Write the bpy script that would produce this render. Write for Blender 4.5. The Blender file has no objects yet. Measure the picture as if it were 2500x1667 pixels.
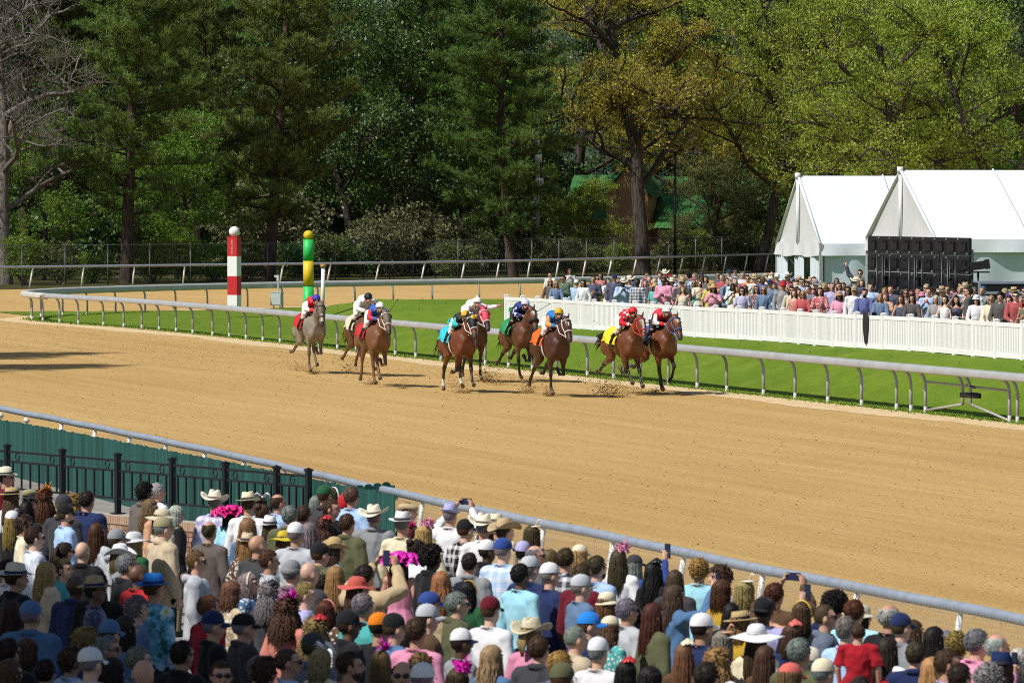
import bpy, math, random
import numpy as np
from mathutils import Vector, Matrix

R = math.radians
rng = np.random.default_rng(7)
random.seed(7)
sc = bpy.context.scene
col = sc.collection

# ------------------------------------------------------------------ camera
CAM_H, F_PX, HORIZ = 5.34, 13889.0, 460.0      # metres, focal length in photo pixels, horizon row
cd = bpy.data.cameras.new('camera')
cam = bpy.data.objects.new('camera', cd); col.objects.link(cam)
cam.location = (0, 0, CAM_H)
cam.rotation_euler = (R(90) - math.atan((833.5 - HORIZ) / F_PX), 0, 0)
cd.lens = 200; cd.sensor_width = 36; cd.clip_start = 1; cd.clip_end = 4000
cd.dof.use_dof = True; cd.dof.focus_distance = 150; cd.dof.aperture_fstop = 9.0
sc.camera = cam

# ------------------------------------------------------------------ sky, sun, exposure
SUN_EL, SUN_AZ = 50.0, math.atan2(-0.80, -0.60)       # azimuth of the sun from +Y towards +X
w = bpy.data.worlds.new('World'); sc.world = w; w.use_nodes = True
nt = w.node_tree
sky = nt.nodes.new('ShaderNodeTexSky'); sky.sky_type = 'NISHITA'; sky.sun_disc = False
sky.sun_elevation = R(SUN_EL); sky.sun_rotation = SUN_AZ
bgn = nt.nodes['Background']; bgn.inputs[1].default_value = 0.085
nt.links.new(sky.outputs[0], bgn.inputs[0])
sl = bpy.data.lights.new('sun', 'SUN'); sl.energy = 4.9; sl.angle = R(0.53); sl.color = (1, .965, .915)
sun = bpy.data.objects.new('sun', sl); col.objects.link(sun)
to_sun = Vector((math.sin(SUN_AZ) * math.cos(R(SUN_EL)), math.cos(SUN_AZ) * math.cos(R(SUN_EL)), math.sin(R(SUN_EL))))
sun.rotation_euler = to_sun.to_track_quat('Z', 'Y').to_euler()
sc.view_settings.view_transform = 'Standard'; sc.view_settings.look = 'None'
sc.view_settings.gamma = 1; sc.view_settings.use_curve_mapping = False
sc.view_settings.exposure = 0.0
sc.cycles.max_bounces = 6; sc.cycles.transparent_max_bounces = 16
sc.cycles.use_adaptive_sampling = True; sc.cycles.pixel_filter_type = 'BLACKMAN_HARRIS'; sc.cycles.filter_width = 1.05
sc.cycles.use_denoising = False

# ------------------------------------------------------------------ helpers
def at(px, py, h=0.0):
    """the point at height h that photo pixel (px, py) looks at"""
    Z = F_PX * (CAM_H - h) / (py - HORIZ)
    return Vector(((px - 1250) / F_PX * Z, Z, h))
def atY(px, Z, h=0.0):
    return Vector(((px - 1250) / F_PX * Z, Z, h))
def hgt(py, Z):
    return CAM_H - (py - HORIZ) * Z / F_PX
D = Vector((-.2798, .96006, 0)); N = Vector((.96006, .2798, 0))      # along and across the home stretch
def TR(t, n, z=0.0): return D * t + N * n + Vector((0, 0, z))

def crs(a, b):
    return np.array([a[1] * b[2] - a[2] * b[1], a[2] * b[0] - a[0] * b[2], a[0] * b[1] - a[1] * b[0]])
class MB:
    """collects shapes that become one mesh"""
    def __init__(s): s.v = []; s.f = []; s.m = []; s.n = 0; s.mi = 0
    def add(s, vs, fs):
        vs = np.asarray(vs, float).reshape(-1, 3)
        s.v.append(vs); o = s.n
        for f in fs: s.f.append([i + o for i in f]); s.m.append(s.mi)
        s.n += len(vs)
    def box(s, c, d, rot=None):
        x, y, z = [k / 2 for k in d]
        vs = np.array([[-x,-y,-z],[x,-y,-z],[x,y,-z],[-x,y,-z],[-x,-y,z],[x,-y,z],[x,y,z],[-x,y,z]])
        if rot is not None: vs = vs @ np.array(rot.to_3x3() if hasattr(rot, 'to_3x3') else rot).T
        s.add(vs + np.array(c), [(0,3,2,1),(4,5,6,7),(0,1,5,4),(1,2,6,5),(2,3,7,6),(3,0,4,7)])
    def rings(s, rr, cap=True):
        k = len(rr[0]); fs = []
        for i in range(len(rr) - 1):
            a = i * k; b = a + k
            for j in range(k):
                j2 = (j + 1) % k
                fs.append((a + j, a + j2, b + j2, b + j))
        if cap:
            fs.append(tuple(range(k - 1, -1, -1))); fs.append(tuple(range((len(rr) - 1) * k, len(rr) * k)))
        s.add(np.concatenate(rr), fs)
    def tube(s, pts, rad, seg=8, cap=True, lat=None, b=None):
        """swept tube; lat fixes the sideways axis, b the second half-axis"""
        pts = np.asarray(pts, float); n = len(pts)
        a = np.full(n, rad, float) if np.isscalar(rad) else np.asarray(rad, float)
        b = a if b is None else (np.full(n, b, float) if np.isscalar(b) else np.asarray(b, float))
        T = np.gradient(pts, axis=0); T /= np.linalg.norm(T, axis=1)[:, None] + 1e-12
        th = np.arange(seg) * 2 * math.pi / seg; cth = np.cos(th)[:, None]; sth = np.sin(th)[:, None]
        rr = []
        U = np.array(lat, float) if lat is not None else None
        if U is None:
            U = crs(T[0], (0, 0, 1.0))
            if np.linalg.norm(U) < 1e-3: U = np.array([1.0, 0, 0])
        for i in range(n):
            u = U - T[i] * (U @ T[i]); u = u / (math.sqrt(u @ u) + 1e-12)
            v = crs(T[i], u)
            if lat is None: U = u
            rr.append(pts[i] + a[i] * cth * u + b[i] * sth * v)
        s.rings(rr, cap)
    def many(s, P, rad, seg=4):
        """a batch of open tubes: P (n, k, 3), rad (n, k)"""
        P = np.asarray(P, float); rad = np.asarray(rad, float); n, k = P.shape[:2]
        if n == 0: return
        T = np.gradient(P, axis=1); T /= np.linalg.norm(T, axis=2)[..., None] + 1e-12
        m = T.mean(1); ref = np.where(np.abs(m[:, 2:3]) < .8, [[0, 0, 1.0]], [[1.0, 0, 0]])
        U = np.cross(T, ref[:, None, :]); U /= np.linalg.norm(U, axis=2)[..., None] + 1e-12; W = np.cross(T, U)
        th = np.arange(seg) * 2 * math.pi / seg
        V = P[:, :, None, :] + rad[:, :, None, None] * (np.cos(th)[:, None] * U[:, :, None, :] + np.sin(th)[:, None] * W[:, :, None, :])
        i, j = np.meshgrid(np.arange(k - 1), np.arange(seg), indexing='ij'); j2 = (j + 1) % seg
        f = np.stack([i * seg + j, i * seg + j2, (i + 1) * seg + j2, (i + 1) * seg + j], -1).reshape(-1, 4)
        F = (f[None] + (np.arange(n) * k * seg)[:, None, None]).reshape(-1, 4) + s.n
        s.v.append(V.reshape(-1, 3)); s.f.extend(F.tolist()); s.m.extend([s.mi] * len(F)); s.n += n * k * seg
    def ell(s, c, r, seg=12, rg=8, rot=None):
        vs = [[0, 0, -1.0]]
        for i in range(1, rg):
            p = -math.pi / 2 + math.pi * i / rg
            for j in range(seg):
                t = 2 * math.pi * j / seg
                vs.append([math.cos(p) * math.cos(t), math.cos(p) * math.sin(t), math.sin(p)])
        vs.append([0, 0, 1.0]); vs = np.array(vs) * np.array(r)
        if rot is not None: vs = vs @ np.array(rot.to_3x3()).T
        fs = []
        for j in range(seg): fs.append((0, 1 + (j + 1) % seg, 1 + j))
        for i in range(rg - 2):
            for j in range(seg):
                a = 1 + i * seg; b = a + seg; j2 = (j + 1) % seg
                fs.append((a + j, a + j2, b + j2, b + j))
        a = 1 + (rg - 2) * seg; t = len(vs) - 1
        for j in range(seg): fs.append((a + j, a + (j + 1) % seg, t))
        s.add(vs + np.array(c), fs)
    def lathe(s, prof, c=(0, 0, 0), sx=1, sy=1, seg=24, fn=None, cap=False):
        rr = []
        for r, z in prof:
            th = np.arange(seg) * 2 * math.pi / seg
            p = np.stack([r * np.cos(th) * sx, r * np.sin(th) * sy, np.full(seg, z)], 1)
            if fn is not None: p = np.array([fn(t, r, q) for t, q in zip(th, p)])
            rr.append(p + np.array(c))
        s.rings(rr, cap)
    def grid(s, P):
        """P[i][j] points -> quads"""
        P = np.asarray(P, float); a, b = P.shape[:2]
        s.add(P.reshape(-1, 3), [(i * b + j, i * b + j + 1, (i + 1) * b + j + 1, (i + 1) * b + j) for i in range(a - 1) for j in range(b - 1)])
    def mesh(s, name, smooth=True):
        me = bpy.data.meshes.new(name)
        v = np.concatenate(s.v) if s.v else np.zeros((0, 3))
        me.from_pydata(v.tolist(), [], s.f)
        if any(s.m): me.polygons.foreach_set('material_index', s.m)
        if smooth: me.polygons.foreach_set('use_smooth', [True] * len(me.polygons))
        me.update(); return me
    def build(s, name, mats=None, parent=None, smooth=True, **kw):
        return link(name, s.mesh(name, smooth), mats, parent, **kw)

def quads_mesh(name, V, F, smooth=False):
    """fast mesh from arrays V (n,3), F (m,k)"""
    me = bpy.data.meshes.new(name); k = F.shape[1]
    me.vertices.add(len(V)); me.vertices.foreach_set('co', np.ascontiguousarray(V, np.float32).ravel())
    me.loops.add(F.size); me.loops.foreach_set('vertex_index', np.ascontiguousarray(F, np.int32).ravel())
    me.polygons.add(len(F)); me.polygons.foreach_set('loop_start', np.arange(len(F), dtype=np.int32) * k)
    if smooth: me.polygons.foreach_set('use_smooth', np.ones(len(F), bool))
    me.update(calc_edges=True); return me

def link(name, me, mats=None, parent=None, loc=None, rz=None, sca=None, color=None, **tags):
    o = bpy.data.objects.new(name, me); col.objects.link(o)
    if mats is not None and me is not None:
        mats = mats if isinstance(mats, (list, tuple)) else [mats]
        if len(me.materials) == 0:
            for m in mats: me.materials.append(m)
        else:
            for i, m in enumerate(mats):
                if me.materials[i] is not m:
                    o.material_slots[i].link = 'OBJECT'; o.material_slots[i].material = m
    if parent is not None: o.parent = parent
    if loc is not None: o.location = loc
    if rz is not None: o.rotation_euler = (0, 0, rz)
    if sca is not None: o.scale = (sca, sca, sca) if np.isscalar(sca) else sca
    if color is not None: o.color = (*color[:3], 1)
    return tag(o, **tags)
def tag(o, label=None, cat=None, group=None, kind=None):
    if label: o['label'] = label
    if cat: o['category'] = cat
    if group: o['group'] = group
    if kind: o['kind'] = kind
    return o
def empty(name, loc=(0, 0, 0), rz=0, sca=None, **tags):
    o = link(name, None, None, None, loc, rz, sca, **tags); o.empty_display_size = .2; return o

work = bpy.data.scenes.new('workbench')          # a bare scene to evaluate modifiers in; removed at the end
def work_graph():
    with bpy.context.temp_override(scene=work, view_layer=work.view_layers[0]):
        return bpy.context.evaluated_depsgraph_get()
def remesh(mb, vox, smooth=3, name='m'):
    ob = bpy.data.objects.new('tmp', mb.mesh('tmp')); work.collection.objects.link(ob)
    m = ob.modifiers.new('r', 'REMESH'); m.mode = 'VOXEL'; m.voxel_size = vox; m.use_smooth_shade = True
    if smooth:
        q = ob.modifiers.new('s', 'SMOOTH'); q.iterations = smooth; q.factor = .5
    dg = work_graph()
    me = bpy.data.meshes.new_from_object(ob.evaluated_get(dg)); me.name = name
    old = ob.data; bpy.data.objects.remove(ob); bpy.data.meshes.remove(old)
    return me
def coords(me):
    a = np.empty(len(me.vertices) * 3, np.float32); me.vertices.foreach_get('co', a); return a.reshape(-1, 3).astype(float)
def setco(me, a): me.vertices.foreach_set('co', np.ascontiguousarray(a, np.float32).ravel()); me.update()
def normals(me):
    a = np.empty(len(me.vertices) * 3, np.float32); me.vertex_normals.foreach_get('vector', a); return a.reshape(-1, 3).astype(float)
def sines(P, scale, seed, k=6):
    g = np.random.default_rng(seed); o = np.zeros(len(P))
    for _ in range(k):
        d = g.normal(size=3); d *= scale * g.uniform(.6, 1.6) / np.linalg.norm(d)
        o += np.sin(P @ d + g.uniform(0, 6.28) + 1.2 * np.sin(P @ np.roll(d, 1) * .6))
    return o / k
def spline(pts, step):
    """Catmull-Rom through pts, resampled about every step metres"""
    P = np.array([[*p[:3]] if len(p) > 2 else [p[0], p[1], 0] for p in pts], float)
    E = np.vstack([2 * P[0] - P[1], P, 2 * P[-1] - P[-2]]); out = []
    for i in range(1, len(E) - 2):
        for t in np.linspace(0, 1, 24, endpoint=False):
            a, b, c, d = E[i - 1], E[i], E[i + 1], E[i + 2]
            out.append(.5 * (2 * b + (c - a) * t + (2 * a - 5 * b + 4 * c - d) * t * t + (3 * b - a - 3 * c + d) * t ** 3))
    out.append(P[-1]); out = np.array(out)
    L = np.r_[0, np.cumsum(np.linalg.norm(np.diff(out, axis=0), axis=1))]
    s = np.linspace(0, L[-1], max(2, int(round(L[-1] / step)) + 1))
    return np.stack([np.interp(s, L, out[:, k]) for k in range(3)], 1)
def side(P):
    """unit vector to the right-hand side of a path in plan"""
    T = np.gradient(P, axis=0); T[:, 2] = 0; T /= np.linalg.norm(T, axis=1)[:, None]
    return np.stack([T[:, 1], -T[:, 0], np.zeros(len(P))], 1)
def text(name, s, size, mat, parent, M, align='CENTER'):
    c = bpy.data.curves.new(name, 'FONT'); c.body = s; c.size = size; c.align_x = align; c.align_y = 'CENTER'; c.extrude = .002
    o = bpy.data.objects.new('tmp', c); work.collection.objects.link(o)
    dg = work_graph(); me = bpy.data.meshes.new_from_object(o.evaluated_get(dg)); me.name = name
    bpy.data.objects.remove(o); bpy.data.curves.remove(c)
    me.materials.clear()
    o = link(name, me, mat, parent); o.matrix_local = M; return o

# ------------------------------------------------------------------ materials
class NT:
    def __init__(s, name):
        s.m = bpy.data.materials.new(name); s.m.use_nodes = True; s.t = s.m.node_tree
        s.p = s.t.nodes['Principled BSDF']; s.out = s.t.nodes['Material Output']
    def n(s, kind, **kw):
        o = s.t.nodes.new('ShaderNode' + kind)
        for k, v in kw.items():
            if k.startswith('i_'): o.inputs[k[2:].replace('_', ' ')].default_value = v
            else: setattr(o, k, v)
        return o
    def l(s, a, b): s.t.links.new(a, b)
    def mix(s, fac, a, b, mode='MIX'):
        o = s.n('MixRGB', blend_type=mode)
        for i, x in enumerate((fac, a, b)):
            if hasattr(x, 'links') or hasattr(x, 'is_linked'): s.l(x, o.inputs[i])
            elif i == 0: o.inputs[0].default_value = x
            else: o.inputs[i].default_value = (*x[:3], 1)
        return o.outputs[0]
    def ramp(s, fac, stops):
        o = s.n('ValToRGB'); e = o.color_ramp.elements
        while len(e) < len(stops): e.new(.5)
        for k, (p, c) in enumerate(stops):
            e[k].position = p; e[k].color = (*c, 1) if len(c) == 3 else c
        s.l(fac, o.inputs[0]); return o.outputs[0]
    def math(s, op, a, b=0.0):
        o = s.n('Math', operation=op)
        for i, x in enumerate((a, b)):
            if hasattr(x, 'is_linked'): s.l(x, o.inputs[i])
            else: o.inputs[i].default_value = x
        return o.outputs[0]
    def noise(s, scale, vec=None, detail=3, rough=.5):
        o = s.n('TexNoise'); o.inputs['Scale'].default_value = scale; o.inputs['Detail'].default_value = detail; o.inputs['Roughness'].default_value = rough
        if vec is not None: s.l(vec, o.inputs['Vector'])
        return o.outputs['Fac']
    def coord(s, which='Object'):
        return s.n('TexCoord').outputs[which]
    def map(s, vec, scale=(1, 1, 1), rot=(0, 0, 0), loc=(0, 0, 0)):
        o = s.n('Mapping'); s.l(vec, o.inputs[0]); o.inputs['Scale'].default_value = scale; o.inputs['Rotation'].default_value = rot; o.inputs['Location'].default_value = loc
        return o.outputs[0]
    def bump(s, h, strength=.3, dist=.02):
        o = s.n('Bump'); o.inputs['Strength'].default_value = strength; o.inputs['Distance'].default_value = dist
        s.l(h, o.inputs['Height']); s.l(o.outputs[0], s.p.inputs['Normal'])
    def base(s, c):
        if hasattr(c, 'is_linked'): s.l(c, s.p.inputs['Base Color'])
        else: s.p.inputs['Base Color'].default_value = (*c[:3], 1)
    def rough(s, r, spec=.5, metal=0):
        s.p.inputs['Roughness'].default_value = r; s.p.inputs['Specular IOR Level'].default_value = spec; s.p.inputs['Metallic'].default_value = metal

def plain(name, c, rough=.6, var=.12, vs=3.0, bump=0, bs=40, spec=.4, metal=0, c2=None):
    """paint, metal, cloth: one colour with soft mottling and fine relief"""
    t = NT(name); co = t.coord()
    n = t.noise(vs, co, 4, .6)
    c2 = c2 or tuple(k * (1 - 2.2 * var) for k in c)
    t.base(t.ramp(n, [(.3, c2), (.62, c)])); t.rough(rough, spec, metal)
    if bump: t.bump(t.noise(bs, co, 3), bump, .01)
    return t.m
def objcol(name, rough=.75, bump=.35, bs=60, spec=.3, weave=None, sheen=0, var=.25, vs=9):
    """takes the object's own colour"""
    t = NT(name); co = t.coord(); oi = t.n('ObjectInfo').outputs['Color']
    n = t.noise(vs, co, 3)
    v = t.ramp(n, [(.3, (1 - var,) * 3), (.7, (1.0,) * 3)])
    t.base(t.mix(1.0, oi, v, 'MULTIPLY')); t.rough(rough, spec)
    if sheen: t.p.inputs['Sheen Weight'].default_value = sheen
    vec = t.map(co, weave) if weave else co
    t.bump(t.noise(bs, vec, 4), bump, .03 if bs < 12 else .01)
    return t.m

PAL = dict(white=(.78,.78,.79), ivory=(.80,.74,.58), cream=(.76,.68,.48), tan=(.50,.38,.22), beige=(.62,.50,.34), khaki=(.33,.29,.16), straw=(.62,.45,.22),
  brown=(.10,.055,.03), black=(.012,.012,.014), charcoal=(.048,.048,.054), grey=(.27,.28,.29), silver=(.48,.50,.53), slate=(.13,.155,.22), navy=(.016,.028,.095),
  blue=(.04,.10,.34), royal=(.03,.065,.26), sky=(.40,.57,.84), aqua=(.36,.68,.80), teal=(.08,.40,.38), denim=(.08,.17,.32), steel=(.12,.20,.33), olive=(.10,.105,.05), green=(.02,.10,.04),
  red=(.46,.02,.025), crimson=(.36,.01,.02), maroon=(.13,.008,.018), coral=(.68,.14,.11), salmon=(.60,.22,.17), pink=(.72,.28,.42), magenta=(.72,.02,.24), fuchsia=(.70,.02,.42),
  orange=(.75,.20,.01), yellow=(.72,.56,.05), mustard=(.45,.28,.03), lavender=(.42,.40,.66), purple=(.14,.03,.36), mauve=(.20,.15,.17), taupe=(.13,.105,.095), peach=(.62,.34,.20), lime=(.40,.62,.05), azure=(.02,.22,.70))
HAIR = dict(black=(.010,.008,.007), dark=(.030,.018,.012), brown=(.075,.042,.022), auburn=(.085,.026,.012), light=(.16,.095,.045), blond=(.42,.28,.12), golden=(.30,.18,.06), grey=(.22,.21,.20), white=(.50,.48,.44), red=(.14,.02,.02))
SKIN = [(.62,.36,.25), (.55,.30,.20), (.68,.42,.31), (.50,.27,.17), (.58,.31,.22)]
SKIN_DK = [(.09,.042,.022), (.14,.07,.04), (.06,.028,.016)]

M = {}
M['cloth'] = objcol('cloth', .85, .55, 6, .15, var=.10, sheen=.1, weave=(1, 1, .5))
M['silk'] = objcol('silk', .45, .3, 14, .4, var=.08)
M['knit'] = objcol('knit', .92, .8, 90, .1)
M['felt'] = objcol('felt', .9, .3, 120, .1, var=.10)
M['strawweave'] = objcol('straw_weave', .8, .8, 150, .2, var=.35, vs=60)
M['skin'] = objcol('skin', .5, .12, 60, .45, var=.12)
M['hair'] = objcol('hair', .6, .35, 60, .25, weave=(1.2, 1.2, .18), var=.42, vs=30)
M['feather'] = objcol('feather', .8, .2, 40, .2, var=.25)
M['horsehide'] = None
def patterned(name, kind):
    t = NT(name); co = t.coord(); oi = t.n('ObjectInfo').outputs['Color']
    if kind == 'plaid':
        x = t.n('SeparateXYZ'); t.l(co, x.inputs[0]); f = None
        parts = []
        for ax, k in (('X', 62), ('Z', 62)):
            s = t.math('SINE', t.math('MULTIPLY', x.outputs[ax], k)); parts.append(t.math('GREATER_THAN', s, .25))
        f = t.math('MULTIPLY', t.math('ADD', parts[0], parts[1]), .42)
        c = t.mix(f, oi, (.75, .75, .76))
    elif kind == 'redplaid':
        x = t.n('SeparateXYZ'); t.l(co, x.inputs[0]); parts = []
        for ax in ('X', 'Z'):
            s = t.math('SINE', t.math('MULTIPLY', x.outputs[ax], 50)); parts.append(t.math('GREATER_THAN', s, .2))
        c = t.mix(t.math('MULTIPLY', t.math('ADD', *parts), .45), oi, (.01, .01, .01))
    elif kind == 'stripe':
        x = t.n('SeparateXYZ'); t.l(co, x.inputs[0])
        c = t.mix(t.math('GREATER_THAN', t.math('SINE', t.math('MULTIPLY', x.outputs['X'], 180)), .1), oi, (.45, .52, .70))
    elif kind == 'floral':
        v = t.n('TexVoronoi'); v.inputs['Scale'].default_value = 26; t.l(co, v.inputs['Vector'])
        c = t.mix(t.ramp(v.outputs['Distance'], [(.32, (1, 1, 1)), (.42, (0, 0, 0))]), oi, (.70, .68, .66))
    elif kind == 'tropical':
        n = t.noise(7, co, 4, .6); a = t.ramp(n, [(.34, (.02, .12, .10)), (.45, (.12, .42, .62)), (.55, (.60, .72, .78)), (.63, (.55, .60, .12)), (.72, (.10, .25, .06))]); c = a
    elif kind == 'stars':
        v = t.n('TexVoronoi'); v.inputs['Scale'].default_value = 9; t.l(co, v.inputs['Vector'])
        c = t.mix(t.ramp(v.outputs['Distance'], [(.30, (1, 1, 1)), (.36, (0, 0, 0))]), oi, (.78, .76, .76))
    elif kind == 'checks':
        v = t.n('TexChecker'); v.inputs['Scale'].default_value = 11; t.l(co, v.inputs['Vector'])
        c = t.mix(v.outputs['Fac'], oi, (.75, .75, .75))
    elif kind == 'satin':
        n = t.noise(6, t.map(co, (3, 3, .8)), 2); c = t.mix(t.ramp(n, [(.45, (0, 0, 0)), (.6, (1, 1, 1))]), oi, (.14, .14, .26))
    t.base(c); t.rough(.4 if kind in ('satin',) else .8, .3); t.bump(t.noise(7, co, 4), .5, .01); return t.m
for k in ('plaid', 'redplaid', 'stripe', 'floral', 'tropical', 'stars', 'checks', 'satin'): M[k] = patterned('cloth_' + k, k)

M['white_paint'] = plain('white_paint', (.80,.80,.78), .5, .04)
M['white_vinyl'] = plain('white_vinyl', (.87,.87,.86), .35, .02)
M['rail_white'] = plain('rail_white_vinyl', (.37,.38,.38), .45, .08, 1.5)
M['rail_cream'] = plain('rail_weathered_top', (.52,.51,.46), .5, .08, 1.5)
M['galv'] = plain('galvanised_steel', (.31,.355,.42), .5, .10, 4, .1, 60, .5, .1)
M['fence_dark'] = plain('weathered_fence_steel', (.13,.13,.125), .6, .1, 5)
M['galv_post'] = plain('grey_post_paint', (.38,.38,.38), .5, .08, 5)
M['blackmetal'] = plain('black_painted_metal', (.012,.012,.013), .4, .1, 5)
M['blackpanel'] = plain('black_screen_back', (.010,.010,.012), .45, .1, 4)
M['glassdark'] = plain('dark_glass', (.01,.012,.015), .08, .02, spec=.6)
M['rubber'] = plain('black_plastic', (.012,.012,.012), .5, .05)
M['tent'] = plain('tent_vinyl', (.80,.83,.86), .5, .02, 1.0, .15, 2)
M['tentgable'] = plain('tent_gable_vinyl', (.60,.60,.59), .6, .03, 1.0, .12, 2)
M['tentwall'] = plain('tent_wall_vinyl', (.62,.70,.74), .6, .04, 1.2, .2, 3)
M['screen'] = plain('phone_screen', (.02,.03,.07), .15, .02, spec=.6)
M['red_paint'] = plain('red_paint', (.55,.02,.025), .5, .08, 2)
M['yellow_paint'] = plain('yellow_paint', (.72,.48,.015), .5, .04, 2)
M['green_paint'] = plain('bright_green_paint', (.03,.50,.10), .45, .04, 2)
M['box_grey'] = plain('enclosure_grey', (.45,.50,.50), .5, .06)
M['boot'] = plain('black_leather', (.014,.012,.012), .35, .05)
M['leather_brown'] = plain('brown_leather', (.07,.03,.015), .5, .1)
M['eye'] = plain('dark_eye', (.015,.010,.008), .25, .02)
M['lip'] = plain('lips', (.36,.11,.09), .5, .05)
M['trouser'] = objcol('trouser_cloth', .85, .4, 8, .15)
# ================================================================== the setting
def dirt_mat():
    t = NT('track_dirt'); pos = t.n('NewGeometry').outputs['Position']
    al = t.map(pos, (1, 1, 1), (0, 0, R(-16.25)))                 # x across, y along the stretch
    big = t.noise(.10, t.map(al, (1, .35, 1)), 4, .6)
    st = t.noise(1.1, t.map(al, (1, .025, 1)), 5, .7)             # harrow lines run along the track
    st2 = t.noise(6.0, t.map(al, (1, .02, 1)), 2, .5)
    gr = t.noise(9, pos, 8, .78)
    sp = t.n('TexVoronoi'); sp.inputs['Scale'].default_value = 8.5; sp.inputs['Randomness'].default_value = 1; t.l(pos, sp.inputs['Vector'])
    c = t.ramp(big, [(.30, (.445, .278, .095)), (.70, (.535, .350, .130))])
    c = t.mix(t.ramp(st, [(.40, (0, 0, 0)), (.66, (.65,) * 3)]), c, (.60, .41, .172))
    c = t.mix(t.ramp(st2, [(.35, (.35,) * 3), (.55, (0, 0, 0))]), c, (.40, .245, .095))
    c = t.mix(t.ramp(gr, [(.30, (.85,) * 3), (.50, (0, 0, 0))]), c, (.31, .185, .065))
    c = t.mix(t.ramp(gr, [(.58, (0, 0, 0)), (.78, (.5,) * 3)]), c, (.66, .48, .235))
    t.base(c); t.rough(.95, .1)
    h = t.math('ADD', t.math('MULTIPLY', gr, .8), t.math('MULTIPLY', st2, .35))
    h = t.math('SUBTRACT', h, t.math('MULTIPLY', t.ramp(sp.outputs['Distance'], [(.10, (1, 1, 1)), (.28, (0, 0, 0))]), .5))
    t.bump(h, .75, .05); return t.m
def sand_mat():
    t = NT('pale_edge_sand'); pos = t.n('NewGeometry').outputs['Position']
    n = t.noise(2.2, pos, 5, .65); g = t.noise(30, pos, 4, .7)
    c = t.ramp(n, [(.3, (.55, .38, .18)), (.62, (.72, .56, .34))]); c = t.mix(t.ramp(g, [(.3, (.5,) * 3), (.5, (0, 0, 0))]), c, (.42, .28, .12))
    t.base(c); t.rough(.95, .1); t.bump(t.math('ADD', n, g), .6, .04)
    return t.m
def grass_mat():
    t = NT('mown_turf'); pos = t.n('NewGeometry').outputs['Position']
    big = t.noise(.16, pos, 3, .55); md = t.noise(1.6, t.map(pos, (1, .4, 1)), 5, .65); fi = t.noise(26, t.map(pos, (1, .5, 1)), 4, .75)
    c = t.ramp(md, [(.28, (.110, .180, .010)), (.55, (.155, .235, .015)), (.75, (.205, .270, .030))])
    c = t.mix(t.ramp(big, [(.35, (.35,) * 3), (.6, (0, 0, 0))]), c, (.095, .190, .009))
    c = t.mix(t.ramp(fi, [(.30, (.8,) * 3), (.52, (0, 0, 0))]), c, (.075, .14, .008))
    pat = t.noise(.5, pos, 3, .6); c = t.mix(t.ramp(pat, [(.56, (0, 0, 0)), (.72, (.45,) * 3)]), c, (.24, .27, .045))
    c = t.mix(t.ramp(fi, [(.62, (0, 0, 0)), (.8, (.45,) * 3)]), c, (.23, .28, .07))
    t.base(c); t.rough(.9, .15); t.bump(t.math('ADD', md, fi), .8, .06); return t.m
def paving_mat():
    t = NT('apron_concrete'); pos = t.n('NewGeometry').outputs['Position']
    n = t.noise(1.1, pos, 5, .65); t.base(t.ramp(n, [(.3, (.20, .19, .175)), (.7, (.30, .285, .26))])); t.rough(.9, .2); t.bump(t.noise(30, pos), .3, .01); return t.m
def litter_mat():
    t = NT('leaf_litter'); pos = t.n('NewGeometry').outputs['Position']
    n = t.noise(.8, pos, 6, .7); g = t.noise(11, pos, 4, .7)
    c = t.ramp(n, [(.32, (.060, .042, .024)), (.55, (.070, .078, .020)), (.72, (.10, .115, .03))]); c = t.mix(t.ramp(g, [(.35, (.7,) * 3), (.55, (0, 0, 0))]), c, (.03, .022, .012))
    t.base(c); t.rough(.95, .1); t.bump(g, .8, .1); return t.m
M['dirt'] = dirt_mat(); M['sand'] = sand_mat(); M['grass'] = grass_mat(); M['paving'] = paving_mat(); M['litter'] = litter_mat()

RAIL_IN = spline([(21.0, 96), (15.4, 115), (11.0, 130), (5.2, 150), (-2.1, 175), (-10.2, 203), (-14.5, 216.5), (-17.3, 223.4), (-19.2, 228.5), (-19.9, 232.6), (-19.3, 237.2),
                  (-17.4, 242.2), (-13.4, 249.6), (-8.3, 256.6), (-2.8, 262.4), (2.2, 267.2), (13.6, 281), (32, 303)], .5)
RAIL_OUT = spline([(16.8, 14), (10.6, 36), (5.0, 55.6), (2.72, 63.2), (1.27, 68.6), (-.10, 73.4), (-1.45, 78.3), (-3.95, 88.1), (-5.65, 94.4), (-9.82, 109.1), (-19, 140), (-31, 182), (-40, 214)], .5)
RAIL_FAR = spline([(-60, 268), (-42, 286), (-26.5, 301), (-12, 314.5), (0.2, 328), (17.2, 363), (26, 384)], .5)
FENCE_CL = spline([(-62, 276), (-44, 294), (-27.6, 309), (-11, 326), (0.4, 347), (18, 372), (28, 392)], .5)

# one sheet to the horizon, then the sheets laid on it
def sheet(name, pts, z, mat, **kw):
    mb = MB(); mb.add([(p[0], p[1], z) for p in pts], [tuple(range(len(pts)))]); return mb.build(name, mat, smooth=False, kind='structure')
mb = MB(); mb.grid([[(x, y, -.9) for y in np.linspace(-2500, 2500, 6)] for x in np.linspace(-2500, 2500, 6)]); mb.build('ground', M['litter'], kind='structure')
out = RAIL_OUT - side(RAIL_OUT) * 0
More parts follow.
